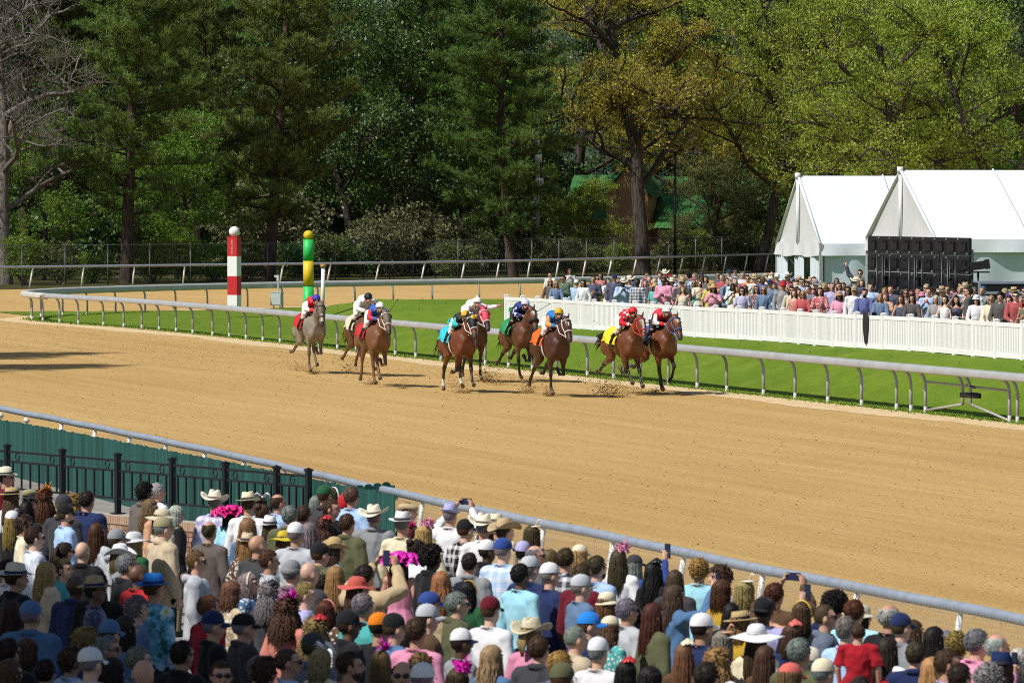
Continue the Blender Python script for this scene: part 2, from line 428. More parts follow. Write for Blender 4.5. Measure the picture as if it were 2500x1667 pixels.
# track: from just behind the outer rail to the far outer rail
so = side(RAIL_OUT); lo = RAIL_OUT - so * .35
mb = MB()
pts = [tuple(p) for p in lo[::4]] + [(-95, 235, 0), (-75, 256, 0)] + [tuple(p) for p in (RAIL_FAR)[::4]] + [(60, 470, 0), (300, 470, 0), (300, 10, 0), (40, 5, 0)]
mb.add([(p[0], p[1], 0) for p in pts], [tuple(range(len(pts)))])
pts2 = [tuple(p) for p in lo[::4]]
for a, b in zip(pts2[:-1], pts2[1:]): mb.add([(a[0], a[1], 0), (b[0], b[1], 0), (b[0], b[1], -.9), (a[0], a[1], -.9)], [(0, 1, 2, 3)])
mb.build('dirt_track', M['dirt'], smooth=False, kind='structure')
# wood floor beyond the far rail
fr = RAIL_FAR[::4]
pts = [(p[0], p[1], .012) for p in fr] + [(60, 470, .012), (400, 470, .012), (400, 900, .012), (-500, 900, .012), (-500, 300, .012), (-120, 262, .012)]
sheet('woodland_floor', pts, .012, M['litter'])
# infield turf inside the hairpin rail
ip = RAIL_IN[::2]; s2 = side(ip)
turf = [tuple(q) for q in (ip + s2 * .16)] + [(120, 330, 0), (140, 90, 0)]
mb = MB(); mb.add([(p[0], p[1], .02) for p in turf], [tuple(range(len(turf)))]); mb.build('infield_turf', M['grass'], smooth=False, kind='structure')
# the infield rises behind the rail to a bank where the far crowd stands
def sstep(u): u = np.clip(u, 0, 1); return u * u * (3 - 2 * u)
def zin(x, y):
    x = np.asarray(x, float); y = np.asarray(y, float); n_ = x * N.x + y * N.y; t_ = x * D.x + y * D.y
    return .024 + (1.10 - .26 * np.clip((t_ - 133) / 47, -.3, 1.2)) * sstep((n_ - 47.3) / 4.3) * np.maximum(sstep((197 - t_) / 14), sstep((n_ - 56) / 4) * sstep((238 - t_) / 14))
mb = MB(); ts = np.r_[np.arange(40, 176, 4.0), np.arange(176, 200, 1.0), np.arange(200, 244, 2.0)]; ns = np.r_[np.arange(47.25, 52, .4), np.arange(52, 64, 1), 75, 120]
mb.grid([[(*TR(t_, n_)[:2], float(zin(*TR(t_, n_)[:2])) + (.025 * math.sin(t_ * .55 + n_) * math.sin(n_ * 1.3) if 48 < n_ < 52 else 0)) for n_ in ns] for t_ in ts]); mb.build('infield_bank', M['grass'], kind='structure')
# pale sand shelf along the inside rail
g = np.random.default_rng(3); mb = MB(); k = len(ip)
wob = np.convolve(g.normal(size=k + 8), np.ones(9) / 9, 'valid') * .5
a = ip + s2 * .25; b = ip - s2 * (1.15 + wob)[:, None]; mid = ip - s2 * .35
a[:, 2] = .008; b[:, 2] = .004; mid[:, 2] = .016
mb.grid(np.stack([a, mid, b], 1)); mb.build('sand_shelf', M['sand'], kind='structure')
# pale sand along the outer rail
op = RAIL_OUT[::2]; s3 = side(op); k = len(op)
wob = np.convolve(g.normal(size=k + 8), np.ones(9) / 9, 'valid') * 2.2
a = op - s3 * .30; b = op + s3 * np.maximum(.5, 1.5 + wob)[:, None]; a[:, 2] = .006; b[:, 2] = .004
mb = MB(); mb.grid(np.stack([a, b], 1)); mb.build('sand_margin', M['sand'], kind='structure')
# the spectators' apron
def zg(x, y):
    return -.01
ys = np.r_[np.linspace(-30, 60, 10), np.linspace(62, 130, 35), 200]
mb = MB(); P = []
for y in ys:
    xr = np.interp(y, RAIL_OUT[:, 1], RAIL_OUT[:, 0]) - .40
    P.append([(xr - d, y, zg(xr - d, y)) for d in (0, .5, 1, 2, 3, 4, 6, 9, 15, 40, 90)])
mb.grid(P); mb.build('apron_paving', M['paving'], kind='structure')
# wooded hills far behind
t = NT('far_woodland'); pos = t.n('NewGeometry').outputs['Position']; n = t.noise(.09, pos, 6, .7)
t.base(t.ramp(n, [(.35, (.018, .030, .020)), (.65, (.050, .075, .050))])); t.rough(.95, .05); t.bump(n, 1, 2); M['farwood'] = t.m
mb = MB(); P = []
for i, y in enumerate(np.linspace(560, 900, 14)):
    P.append([(x, y, -1 + (70 + 14 * math.sin(x * .013) + 6 * math.sin(x * .05 + i)) * (1 - math.exp(-(y - 560) / 130)) + 2.5 * math.sin(x * .21 + i * 2)) for x in np.linspace(-420, 420, 90)])
mb.grid(P); mb.build('hills', M['farwood'], kind='structure')

# clods on the track: real lumps, far too many to count
def clods(name, P, S, mat, **kw):
    base = np.array([[1,0,0],[-1,0,0],[0,1,0],[0,-1,0],[0,0,1],[0,0,-1.0]])
    F = np.array([[0,2,4],[2,1,4],[1,3,4],[3,0,4],[2,0,5],[1,2,5],[3,1,5],[0,3,5]])
    n = len(P); J = 1 + .5 * rng.uniform(-1, 1, (n, 6, 3)); a = rng.uniform(0, 6.28, n)
    V = base[None] * J * S[:, None, None] * np.array([1.15, 1.15, .7])
    ca, sa = np.cos(a)[:, None], np.sin(a)[:, None]
    V = np.stack([V[..., 0] * ca - V[..., 1] * sa, V[..., 0] * sa + V[..., 1] * ca, V[..., 2]], 2) + P[:, None, :]
    me = quads_mesh(name, V.reshape(-1, 3), (F[None] + (np.arange(n) * 6)[:, None, None]).reshape(-1, 3))
    return link(name, me, mat, **kw)
t = NT('clod_earth'); rp = t.n('NewGeometry').outputs['Random Per Island']
t.base(t.ramp(rp, [(0, (.20, .115, .04)), (.6, (.36, .22, .085)), (1, (.52, .36, .16))])); t.rough(.95, .1); M['clod'] = t.m
n = 30000
tt = 52 + (250 - 52) * rng.uniform(0, 1, n) ** 1.25; nn = rng.uniform(20.4, 46.4, n)
P = np.outer(tt, np.array(D)) + np.outer(nn, np.array(N))
k_ = 9000; t2 = rng.uniform(150, 236, k_); n2 = rng.choice([38.2, 39.5, 41.0, 42.3, 43.6, 44.6], k_) + rng.normal(0, .28, k_); P[:k_] = np.outer(t2, np.array(D)) + np.outer(n2, np.array(N))
cl = sines(P, .5, 5) ; keep = rng.uniform(-1, 1, n) < cl + .55
P = P[keep]; S = .005 + .017 * rng.uniform(0, 1, len(P)) ** 3; P[:, 2] = S * .25
clods('loose_clods', P, S, M['clod'], kind='stuff', label='loose dark clods of dirt scattered over the raked track', cat='dirt')
# tufts of longer grass along the rail edge and over the turf
n = 22000
i = rng.integers(0, len(RAIL_IN) - 1, n); sI = side(RAIL_IN)
off = np.where(rng.uniform(0, 1, n) < .8, rng.normal(.30, .12, n), rng.uniform(.2, 15.5, n))
P = RAIL_IN[i] + sI[i] * off[:, None] + rng.uniform(-.4, .4, (n, 3)) * [1, 1, 0]
P = P[(P[:, 1] < 245)]; n = len(P)
hh = np.where(off[:n] < .6, rng.uniform(.02, .065, n), rng.uniform(.015, .03, n)); a = rng.uniform(0, 6.28, n); lean = rng.normal(0, .35, (n, 2)) * hh[:, None]; wd = .012 + .2 * hh
V = np.zeros((n, 3, 3)); V[:, :, :] = P[:, None]; V[:, :, 2] = np.maximum(zin(P[:, 0], P[:, 1]) - .006, .015)[:, None]
V[:, 0, 0] -= np.cos(a) * wd; V[:, 0, 1] -= np.sin(a) * wd; V[:, 1, 0] += np.cos(a) * wd; V[:, 1, 1] += np.sin(a) * wd
V[:, 2, :2] += lean; V[:, 2, 2] += hh
t = NT('grass_blades'); rp = t.n('NewGeometry').outputs['Random Per Island']; t.base(t.ramp(rp, [(0, (.09, .17, .008)), (.6, (.16, .25, .016)), (1, (.24, .31, .05))])); t.rough(.7, .2); M['blade'] = t.m
link('grass_blades', quads_mesh('grass_blades', V.reshape(-1, 3), np.arange(3 * n).reshape(-1, 3)), M['blade'], kind='stuff', label='green grass blades along the inside rail and across the turf', cat='grass')
# ------------------------------------------------------------------ inside rail (hairpin), gooseneck posts
def sweep(P, prof, mat, name, parent, drop_last=False):
    """profile [(offset to the right, z)] swept along path P"""
    S = side(P); rr = []
    for p, s in zip(P, S): rr.append(np.array([p + s * o + np.array([0, 0, z]) for o, z in prof]))
    mb = MB(); mb.rings(rr); return mb.build(name, mat, parent)
rail = empty('inside_rail', tuple(RAIL_IN[0]), label='white capped inside rail on gooseneck posts, bending round the turf', cat='rail')
def rel(P, o): return np.asarray(P) - np.array(o.location)
prof = [(-.16, .985), (-.175, 1.02), (-.17, 1.10), (-.14, 1.155), (-.06, 1.175), (.08, 1.165), (.15, 1.13), (.155, 1.09), (.05, 1.06), (-.08, 1.05), (-.13, .995)]
near = RAIL_IN[:int(len(RAIL_IN) * .62)]
def seg_range(P, a, b): return P[a:b + 1]
iturn = int(np.argmin(RAIL_IN[:, 0]))
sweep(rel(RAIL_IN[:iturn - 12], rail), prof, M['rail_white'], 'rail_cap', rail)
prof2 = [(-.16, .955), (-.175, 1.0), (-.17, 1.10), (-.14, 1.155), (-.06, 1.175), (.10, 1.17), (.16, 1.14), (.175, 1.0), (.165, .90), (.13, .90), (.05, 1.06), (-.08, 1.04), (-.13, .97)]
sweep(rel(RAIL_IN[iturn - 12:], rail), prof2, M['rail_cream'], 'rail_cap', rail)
def goose():
    mb = MB(); pts = [(.22, 0, 0), (.22, 0, .55), (.21, 0, .74), (.17, 0, .88), (.08, 0, .99), (-.02, 0, 1.03)]
    mb.tube(pts, .042, 8); mb.box((-.03, 0, 1.02), (.16, .10, .02)); return mb.mesh('post')
gp = goose(); mb = MB(); mb.tube([(.22, 0, -.1), (.22, 0, .17)], .046, 8); gs = mb.mesh('post_sleeve')
SI = side(RAIL_IN)
skip_gate = lambda p: 128.6 < p[1] < 136.2
def post_at(p, s):
    o = link('post', gp, M['galv_post'], rail, loc=Vector(p) - rail.location, rz=math.atan2(s[1], s[0]))
    link('post_sleeve', gs, M['rail_cream'], o)
Lc = np.r_[0, np.cumsum(np.linalg.norm(np.diff(RAIL_IN, axis=0), axis=1))]
for q in np.arange(6, Lc[-1], 2.58):
    k = int(np.searchsorted(Lc, q)); p = RAIL_IN[k]
    if skip_gate(p) or p[1] > 290: continue
    post_at(p, SI[k])
# the gap gate in the rail: doubled posts, bars and braces
gpos = {}
for Y in (135.7, 134.9, 129.7, 129.0):
    k = int(np.argmin(abs(RAIL_IN[:iturn, 1] - Y))); p = RAIL_IN[k].copy(); gpos[Y] = p + SI[k] * .22; post_at(p, SI[k])
def bar(a, b, r=.028, m='galv_post', name='gate_bar', parent=rail):
    mb = MB(); mb.tube([Vector(a) - parent.location, Vector(b) - parent.location], r, 8); return mb.build(name, M[m], parent)
up = lambda p, z: Vector((p[0], p[1], z))
mb = MB(); mb.tube([(.22, 0, .30), (.22, 0, .55), (.21, 0, .74), (.17, 0, .88), (.08, 0, .99), (-.02, 0, 1.03)], .040, 8); hung = mb.mesh('hung_post')
for Y in (132.6, 131.9):
    k = int(np.argmin(abs(RAIL_IN[:iturn, 1] - Y))); gpos[Y] = RAIL_IN[k] + SI[k] * .22; link('hung_post', hung, M['galv_post'], rail, loc=Vector(RAIL_IN[k]) - rail.location, rz=math.atan2(SI[k][1], SI[k][0]))
bar(up(gpos[134.9], .76), up(gpos[129.7], .73)); bar(up(gpos[134.9], .08), up(gpos[132.6], .32)); bar(up(gpos[131.9], .34), up(gpos[129.7], .05))
k = gpos[131.9]; mb = MB(); mb.box((0, 0, 0), (.75, .09, .12), Matrix.Rotation(R(-60), 3, 'Z')); mb.box((.05, -.02, .02), (.30, .11, .09), Matrix.Rotation(R(-60), 3, 'Z'))
mb.build('gate_latch', M['blackmetal'], rail, loc=Vector((k[0], k[1], .54)) - rail.location)
mb = MB(); mb.tube([(-.02, .75, .76), (.02, -.9, .75)], .03, 6); mb.build('gate_strut', M['blackmetal'], rail, loc=Vector((k[0], k[1], 0)) - rail.location)

# ------------------------------------------------------------------ far outer rail and chain-link fence
fr_ = empty('far_outer_rail', tuple(RAIL_FAR[60]), label='thin grey pipe rail along the far edge of the dirt', cat='rail')
mb = MB(); mb.tube(rel(RAIL_FAR[::3] + [0, 0, 1.17], fr_), .068, 8); mb.build('rail_pipe', M['galv'], fr_)
mb = MB(); mb.tube([(0, 0, 0), (-.28, 0, 1.16)], .045, 6); lp = mb.mesh('post'); SF = side(RAIL_FAR)
for k in range(6, len(RAIL_FAR), 7):
    s = SF[k]; link('post', lp, M['white_paint'], fr_, loc=Vector(RAIL_FAR[k] - s * .26) - fr_.location, rz=math.atan2(s[1], s[0]) + math.pi + .3 * math.sin(k))
cf = empty('chain_link_fence', tuple(FENCE_CL[60]), label='tall chain-link fence between the far rail and the wood', cat='fence')
mb = MB(); mb.tube([(0, 0, 0), (0, 0, 2.25)], .036, 6); cp = mb.mesh('post')
for k in range(2, len(FENCE_CL), 6): link('post', cp, M['fence_dark'], cf, loc=Vector(FENCE_CL[k]) - cf.location)
mb = MB(); mb.tube(rel(FENCE_CL[::3] + [0, 0, 2.22], cf), .022, 6); mb.build('top_rail', M['fence_dark'], cf)
# woven wire: zig-zag strands, each pair making the diamonds
mb = MB(); sp = .22; Lf = np.r_[0, np.cumsum(np.linalg.norm(np.diff(FENCE_CL, axis=0), axis=1))]
qs = np.arange(25, Lf[-1] - 3, sp); fx = np.interp(qs, Lf, FENCE_CL[:, 0]); fy = np.interp(qs, Lf, FENCE_CL[:, 1])
B = np.stack([fx, fy, np.zeros(len(qs))], 1); V = []; F = []
nz = 6; r = .0016
for dirn in (1, -1):
    for j in range(len(qs) - nz - 1):
        a = B[j + (nz if dirn < 0 else 0)] + [0, 0, .03]; b = B[j + (nz if dirn > 0 else 0)] + [0, 0, 2.2]
        o = len(V); V += [a - [r, 0, 0], a + [r, 0, 0], b + [r, 0, 0], b - [r, 0, 0]]; F.append([o, o + 1, o + 2, o + 3])
link('wire_mesh', quads_mesh('wire_mesh', np.array(V) - np.array(cf.location), np.array(F)), M['fence_dark'], cf, kind='stuff')

# ------------------------------------------------------------------ near outer rail with netting
nr = empty('near_outer_rail', tuple(RAIL_OUT[120]), label='blue-grey pipe rail with white posts and netting between crowd and track', cat='rail')
k0, k1 = 60, 285
pp = RAIL_OUT[k0:k1]; wig = .004 * np.sin(np.arange(len(pp)) * .7)
mb = MB(); mb.tube(rel(pp + np.stack([np.zeros(len(pp)), np.zeros(len(pp)), 1.12 + wig], 1), nr), .058, 12); mb.build('rail_pipe', M['galv'], nr)
mb = MB(); mb.tube([(.10, 0, -.1), (.02, 0, .85), (-.01, 0, 1.06)], [.042, .038, .034], 8); npo = mb.mesh('post')
mb = MB()
for a in np.linspace(0, 6.28, 14, endpoint=False): pass
th = np.linspace(-.3, 3.6, 12); mb.tube(np.stack([.075 * np.cos(th), np.zeros(12), 1.10 + .072 * np.sin(th)], 1), .004, 5)
tie = mb.mesh('tie'); SO = side(RAIL_OUT)
for k in range(66, 190, 6):
    o = link('post', npo, M['white_paint'], nr, loc=Vector(RAIL_OUT[k]) - nr.location, rz=math.atan2(SO[k][1], SO[k][0]) + math.pi)
    link('tie', tie, M['rail_white'], o)
mb = MB(); mb.box((-.05, 0, 1.0), (.11, .05, .07), Matrix.Rotation(R(40), 3, 'Y')); brk = mb.mesh('bracket')
for k in range(192, 280, 5): link('bracket', brk, M['white_paint'], nr, loc=Vector(RAIL_OUT[k]) - nr.location, rz=math.atan2(SO[k][1], SO[k][0]))
# netting: vertical and slanting threads as real strips
V = []; F = []; Q = RAIL_OUT[60:178]; Lq = np.r_[0, np.cumsum(np.linalg.norm(np.diff(Q, axis=0), axis=1))]; qs = np.arange(0, Lq[-1], .045)
B = np.stack([np.interp(qs, Lq, Q[:, 0]), np.interp(qs, Lq, Q[:, 1]), np.zeros(len(qs))], 1) - side(np.stack([np.interp(qs, Lq, Q[:, 0]), np.interp(qs, Lq, Q[:, 1]), np.zeros(len(qs))], 1)) * .07
Tn = np.gradient(B, axis=0); Tn /= np.linalg.norm(Tn, axis=1)[:, None]
def strip(a, b, wv):
    o = len(V); V.extend([a - wv, a + wv, b + wv, b - wv]); F.append([o, o + 1, o + 2, o + 3])
for j in range(len(B)):
    z = np.linspace(.02, 1.12, 7); off = .016 * np.where(np.arange(7) % 2, 1, -1) * (1 if j % 2 else -1)
    for i in range(6): strip(B[j] + Tn[j] * off[i] + [0, 0, z[i]], B[j] + Tn[j] * off[i + 1] + [0, 0, z[i + 1]], Tn[j] * .0035)
for z in np.arange(.05, 1.1, .10):
    for j in range(0, len(B) - 4, 4): strip(B[j] + [0, 0, z], B[j + 4] + [0, 0, z], np.array([0, 0, .0025]))
M['net'] = plain('netting_cord', (.30, .28, .22), .8, .05)
link('netting', quads_mesh('netting', np.array(V) - np.array(nr.location), np.array(F)), M['net'], nr, kind='stuff')

# ------------------------------------------------------------------ green board fence behind the rail
t = NT('green_stained_board'); co = t.coord(); oi = t.n('ObjectInfo')
n1 = t.noise(5, t.map(co, (6, 6, .5)), 5, .7); n2 = t.noise(2, t.map(co, (1, 1, .25)), 3)
c = t.ramp(oi.outputs['Random'], [(0, (.012, .060, .050)), (.5, (.018, .088, .074)), (1, (.025, .112, .098))])
c = t.mix(t.ramp(n1, [(.60, (0, 0, 0)), (.80, (.55,) * 3)]), c, (.10, .24, .17)); c = t.mix(t.ramp(n2, [(.35, (.5,) * 3), (.55, (0, 0, 0))]), c, (.008, .040, .032))
t.base(c); t.rough(.75, .25); t.bump(n1, .4, .01); M['greenboard'] = t.m
gf = empty('green_board_fence', (-5.6, 91, 0), label='dark green vertical board fence under the outer rail', cat='fence')
mb = MB(); mb.box((0, 0, .5), (.132, .022, 1.0)); brd = mb.mesh('board', False)
Q = RAIL_OUT - SO * .44; Lq = np.r_[0, np.cumsum(np.linalg.norm(np.diff(Q, axis=0), axis=1))]
q0 = float(np.interp(77.2, Q[:, 1], Lq)); q1 = float(np.interp(113, Q[:, 1], Lq)); nb = 0
g = np.random.default_rng(21)
for q in np.arange(q0, q1, .139):
    x, y = np.interp(q, Lq, Q[:, 0]), np.interp(q, Lq, Q[:, 1]); x2, y2 = np.interp(q + .1, Lq, Q[:, 0]), np.interp(q + .1, Lq, Q[:, 1])
    top = np.interp(y, [77, 84, 92, 100, 113], [1.19, 1.13, 1.08, 1.04, .97]) + g.normal(0, .008)
    o = link('board', brd, M['greenboard'], gf, loc=Vector((x, y, -.55)) - gf.location, rz=math.atan2(y2 - y, x2 - x) + g.normal(0, .02), sca=(1, 1, top + .55))
for z in (.0, .85):
    mb = MB(); mb.tube(rel(np.array([(np.interp(q, Lq, Q[:, 0]) + .04, np.interp(q, Lq, Q[:, 1]) + .02, z) for q in np.arange(q0, q1, 1.0)]), gf), .04, 4); mb.build('stringer', M['greenboard'], gf)
# return panel with scalloped boards at its end
ga = empty('scalloped_gate', tuple(at(968, 1200, 1.15)), label='dark green gate with scalloped board tops at the end of the fence', cat='gate')
a = at(862, 1204, 1.17); a = Vector((ga.location.x - .62, ga.location.y - .6, 0)); b = Vector((ga.location.x - .12, ga.location.y + .1, 0))
P0, P1 = at(845, 1222, .98), at(968, 1203, 1.10); P1.y = P0.y + .35; P1.x = (968 - 1250) / F_PX * P1.y
ga.location = (P0.x, P0.y, 0)
dv = (Vector((P1.x, P1.y, 0)) - Vector((P0.x, P0.y, 0))); ln = dv.length; dv.normalize(); rz = math.atan2(dv.y, dv.x)
th = np.linspace(0, math.pi, 9); pr = [(-.065, -.5)] + [(-.065 * math.cos(u), .0 + .05 * math.sin(u)) for u in th] + [(.065, -.5)]
mb = MB(); k = len(pr); mb.add([(x, -.012, z) for x, z in pr] + [(x, .012, z) for x, z in pr], [tuple(range(k)), tuple(range(2 * k - 1, k - 1, -1))] + [(i, (i + 1) % k, k + (i + 1) % k, k + i) for i in range(k)])
scb = mb.mesh('board', False)
for i in range(5):
    x = .07 + i * .137; link('board', scb, M['greenboard'], ga, loc=(dv.x * x, dv.y * x, 1.13 + .012 * i), rz=rz)
mb = MB(); mb.box((.36, -.045, 1.02), (.82, .05, .10)); mb.box((.70, .03, .5), (.10, .08, 1.35)); mb.build('gate_frame', M['greenboard'], ga, rz=rz)
mb = MB(); mb.box((.34, 0, .20), (.70, .024, 1.35)); mb.build('gate_panel', M['greenboard'], ga, rz=rz)

# ------------------------------------------------------------------ brick wall with black ornamental fence on it
wd = Vector((-.545, .838, 0)); WA = atY(905, 80.5); WA = Vector((WA.x, WA.y, 0))           # near end; runs away to the far end
wallrot = math.atan2(-wd.y, -wd.x)                                                    # +x local runs towards the near end
# local frame: origin at the far end of what is built
WLEN = 24.0
b0 = atY(22, 87.0); P758 = atY(758, 79.5)
wd = (Vector((b0.x, b0.y, 0)) - Vector((P758.x, P758.y, 0))).normalized(); WORG = Vector((P758.x, P758.y, 0)); wrz = math.atan2(wd.y, wd.x)
t = NT('fired_brick'); co = t.coord(); oi = t.n('ObjectInfo')
c = t.ramp(oi.outputs['Random'], [(0, (.13, .050, .030)), (.3, (.24, .105, .060)), (.6, (.33, .17, .10)), (.85, (.42, .27, .18)), (1, (.10, .055, .042))])
n1 = t.noise(14, co, 4, .7); t.base(t.mix(t.ramp(n1, [(.45, (0, 0, 0)), (.75, (.5,) * 3)]), c, (.45, .36, .27))); t.rough(.9, .2); t.bump(n1, .4, .01); M['brick'] = t.m
M['mortar'] = plain('mortar', (.42, .37, .30), .95, .1, 8)
bw = empty('brick_wall', tuple(WORG + Vector((0, 0, .57))), wrz, label='low mixed-red brick retaining wall beneath the black fence', cat='wall')
ztop = .0
mb = MB(); mb.box((7.4, .14, -.62), (16.8, .26, 1.16)); mb.build('wall_core', M['mortar'], bw, smooth=False)
mb = MB(); mb.box((0, 0, 0), (.19, .03, .058)); bk = mb.mesh('brick', False); mb = MB(); mb.box((0, 0, 0), (.058, .20, .115)); sk = mb.mesh('brick', False)
nb = 0
for c_ in range(7):
    for i in range(32):
        x = 1.9 + i * .205 + (.1 if c_ % 2 else 0)
        link('brick', bk, M['brick'], bw, loc=(x, .275, -.205 - c_ * .072))
mb = MB()
for c_ in range(7):
    for i in range(82):
        x = -.9 + i * .205 + (.1 if c_ % 2 else 0)
        if not (1.85 < x < 8.4): mb.box((x, .275, -.205 - c_ * .072), (.19, .03, .058))
mb.build('brick_courses', M['brick'], bw, smooth=False, kind='stuff')
mb = MB()
for i in range(242):
    x = -.9 + i * .069; mb.box((x, .16, -.10), (.058, .30, .115))
mb.build('brick_coping', M['brick'], bw, smooth=False, kind='stuff')
bf = empty('black_ornamental_fence', tuple(WORG + Vector((.09, 0, .57))), wrz, (1, 1, .86), label='black metal fence with horseshoe rings standing on the brick wall', cat='fence')
TOPH = .86
mb = MB(); mb.box((0, 0, .46), (.075, .075, 1.0)); mb.box((0, 0, .975), (.10, .10, .035)); mb.box((0, 0, -.03), (.17, .17, .02)); mb.add([(-.045, -.045, .99), (.045, -.045, .99), (.045, .045, .99), (-.045, .045, .99), (0, 0, 1.02)], [(0, 1, 4), (1, 2, 4), (2, 3, 4), (3, 0, 4)])
fpost = mb.mesh('fence_post', False)
th = np.linspace(R(-60), R(240), 16); mb = MB(); mb.tube(np.stack([.058 * np.cos(th), np.zeros(16), .072 * np.sin(th)], 1), .011, 6); shoe = mb.mesh('horseshoe')
mb = MB(); mb.box((0, 0, 0), (.024, .024, .48)); pick = mb.mesh('picket', False)
xs = [0.0]; pxs = [758, 680, 555, 425, 292, 157, 22, -110]
for px in pxs[1:]:
    # where the sight line of that post meets the fence line
    a = np.array([[wd.x, -(px - 1250) / F_PX], [wd.y, -1.0]]); s_ = np.linalg.solve(a, np.array([-WORG.x, -WORG.y])); xs.append(float(s_[0]))
for x in xs: link('fence_post', fpost, M['blackmetal'], bf, loc=(x, .14, 0))
for i in range(len(xs) - 1):
    x0, x1 = xs[i] + .045, xs[i + 1] - .045; L = x1 - x0
    for z in (.875, .70, .225):
        mb = MB(); mb.box(((x0 + x1) / 2, .14, z), (L, .034, .036)); mb.build('fence_rail', M['blackmetal'], bf, smooth=False)
    for u in ((.17, .83) if i else (.5,)): link('horseshoe', shoe, M['blackmetal'], bf, loc=(x0 + L * u, .14, .79))
    k = 6 if i else 4
    for j in range(k): link('picket', pick, M['blackmetal'], bf, loc=(x0 + L * (j + .5) / k, .14, .462))

# ------------------------------------------------------------------ white vinyl fence before the infield crowd
wf0, wf1 = Vector((-.18, 188, 0)), Vector((-.18 + 12.35 * 1.22, 188 - 46 * 1.22, 0))
WF = [Vector((wf0.x, wf0.y, 0))]; tv = (Vector((wf1.x, wf1.y, 0)) - WF[0]); wl = tv.length; tv.normalize()
FZ = .79
whf = empty('white_vinyl_fence', tuple(WF[0]), label='white vinyl slatted fence holding back the infield crowd', cat='fence')
wr = math.atan2(tv.y, tv.x); whf.rotation_euler = (0, 0, wr)
PW = 1.84
mb = MB(); mb.box((0, 0, .61), (.13, .13, 1.22)); mb.box((0, 0, 1.235), (.142, .142, .03)); mb.add([(-.071, -.071, 1.25), (.071, -.071, 1.25), (.071, .071, 1.25), (-.071, .071, 1.25), (0, 0, 1.28)], [(0, 1, 4), (1, 2, 4), (2, 3, 4), (3, 0, 4)]); wp = mb.mesh('post', False)
mb = MB(); mb.box((0, 0, 1.10), (PW - .13, .045, .13)); mb.box((0, 0, .12), (PW - .13, .045, .14))
for i in range(15): mb.box((-PW / 2 + .065 + .057 + i * (PW - .13) / 15, 0, .61), (.080, .024, .85))
wpan = mb.mesh('slat_panel', False)
npan = int(wl / PW)
for i in range(npan + 1):
    yo = .16 * math.sin(i * .9) * (1 if i > 5 else .4); q = WF[0] + tv * (i * PW); link('post', wp, M['white_vinyl'], whf, loc=(i * PW, yo, float(zin(q.x, q.y)) - .03), sca=(1, 1, FZ))
    if i < npan:
        y2 = .16 * math.sin((i + 1) * .9) * (1 if i + 1 > 5 else .4)
        link('slat_panel', wpan, M['white_vinyl'], whf, loc=(i * PW + PW / 2, (yo + y2) / 2, float(zin(*(q + tv * (PW / 2))[:2])) - .03), rz=math.atan2(y2 - yo, PW), sca=(1, 1, FZ))
for i in range(3):   # the return at its far end
    link('post', wp, M['white_vinyl'], whf, loc=(-.35 - i * 1.84, .55 + i * .3, .72 - .22 * i), sca=(1, 1, FZ))
    link('slat_panel', wpan, M['white_vinyl'], whf, loc=(-.35 - i * 1.84 + (.18 if i == 0 else .92), .27 + i * .32, .74 - .18 * i), rz=R(-40 if i == 0 else -10), sca=(.34 if i == 0 else 1, 1, FZ))

# ------------------------------------------------------------------ poles
fp = empty('finish_pole', tuple(atY(572, 235)), R(-23), label='square red and white banded pole topped with a white ball', cat='pole')
W_ = .43
for z0, z1, m in ((-.02, .62, 'white_paint'), (.62, 1.40, 'red_paint'), (1.40, 2.22, 'white_paint'), (2.22, 3.02, 'red_paint')):
    mb = MB(); mb.box((0, 0, (z0 + z1) / 2 + .32), (W_, W_, z1 - z0)); mb.build('band', M[m], fp, smooth=False)
mb = MB(); mb.ell((0, 0, 3.55), (.22, .22, .22), 20, 14); mb.build('ball', M['white_paint'], fp)
t_ = empty('tmp'); bpy.data.objects.remove(t_)
for i, ch in enumerate('OAKLAWN'):
    text('lettering', ch, .085, M['white_paint'], fp, Matrix.Translation((0, -W_ / 2 - .003, 2.68 + i * .088)) @ Matrix.Rotation(R(90), 4, 'X') @ Matrix.Rotation(R(90), 4, 'Z'))
gpole = empty('marker_pole', tuple(atY(753, 229)), label='round green and yellow banded pole topped with a yellow ball', cat='pole')
for z0, z1, m in ((0, 1.42, 'green_paint'), (1.42, 2.42, 'yellow_paint'), (2.42, 3.40 - .12, 'green_paint')):
    mb = MB(); mb.tube([(0, 0, z0), (0, 0, z1)], .212, 24); mb.build('band', M[m], gpole, smooth=True)
mb = MB(); mb.tube([(0, 0, 1.405), (0, 0, 1.425)], .216, 24); mb.build('joint_line', M['blackmetal'], gpole)
mb = MB(); mb.ell((0, 0, 3.46), (.20, .20, .19), 20, 14); mb.build('ball', M['yellow_paint'], gpole)
wpole = empty('white_post', tuple(atY(787, 240)), label='slim white post with a rusty tan cap beside the green pole', cat='post')
mb = MB(); mb.tube([(0, 0, 0), (.04, 0, 2.02)], .085, 14); mb.build('shaft', M['white_paint'], wpole)
mb = MB(); mb.tube([(.04, 0, 2.0), (.04, 0, 2.15)], .125, 14); mb.build('cap', plain('tan_cap', (.42, .25, .08), .7), wpole)
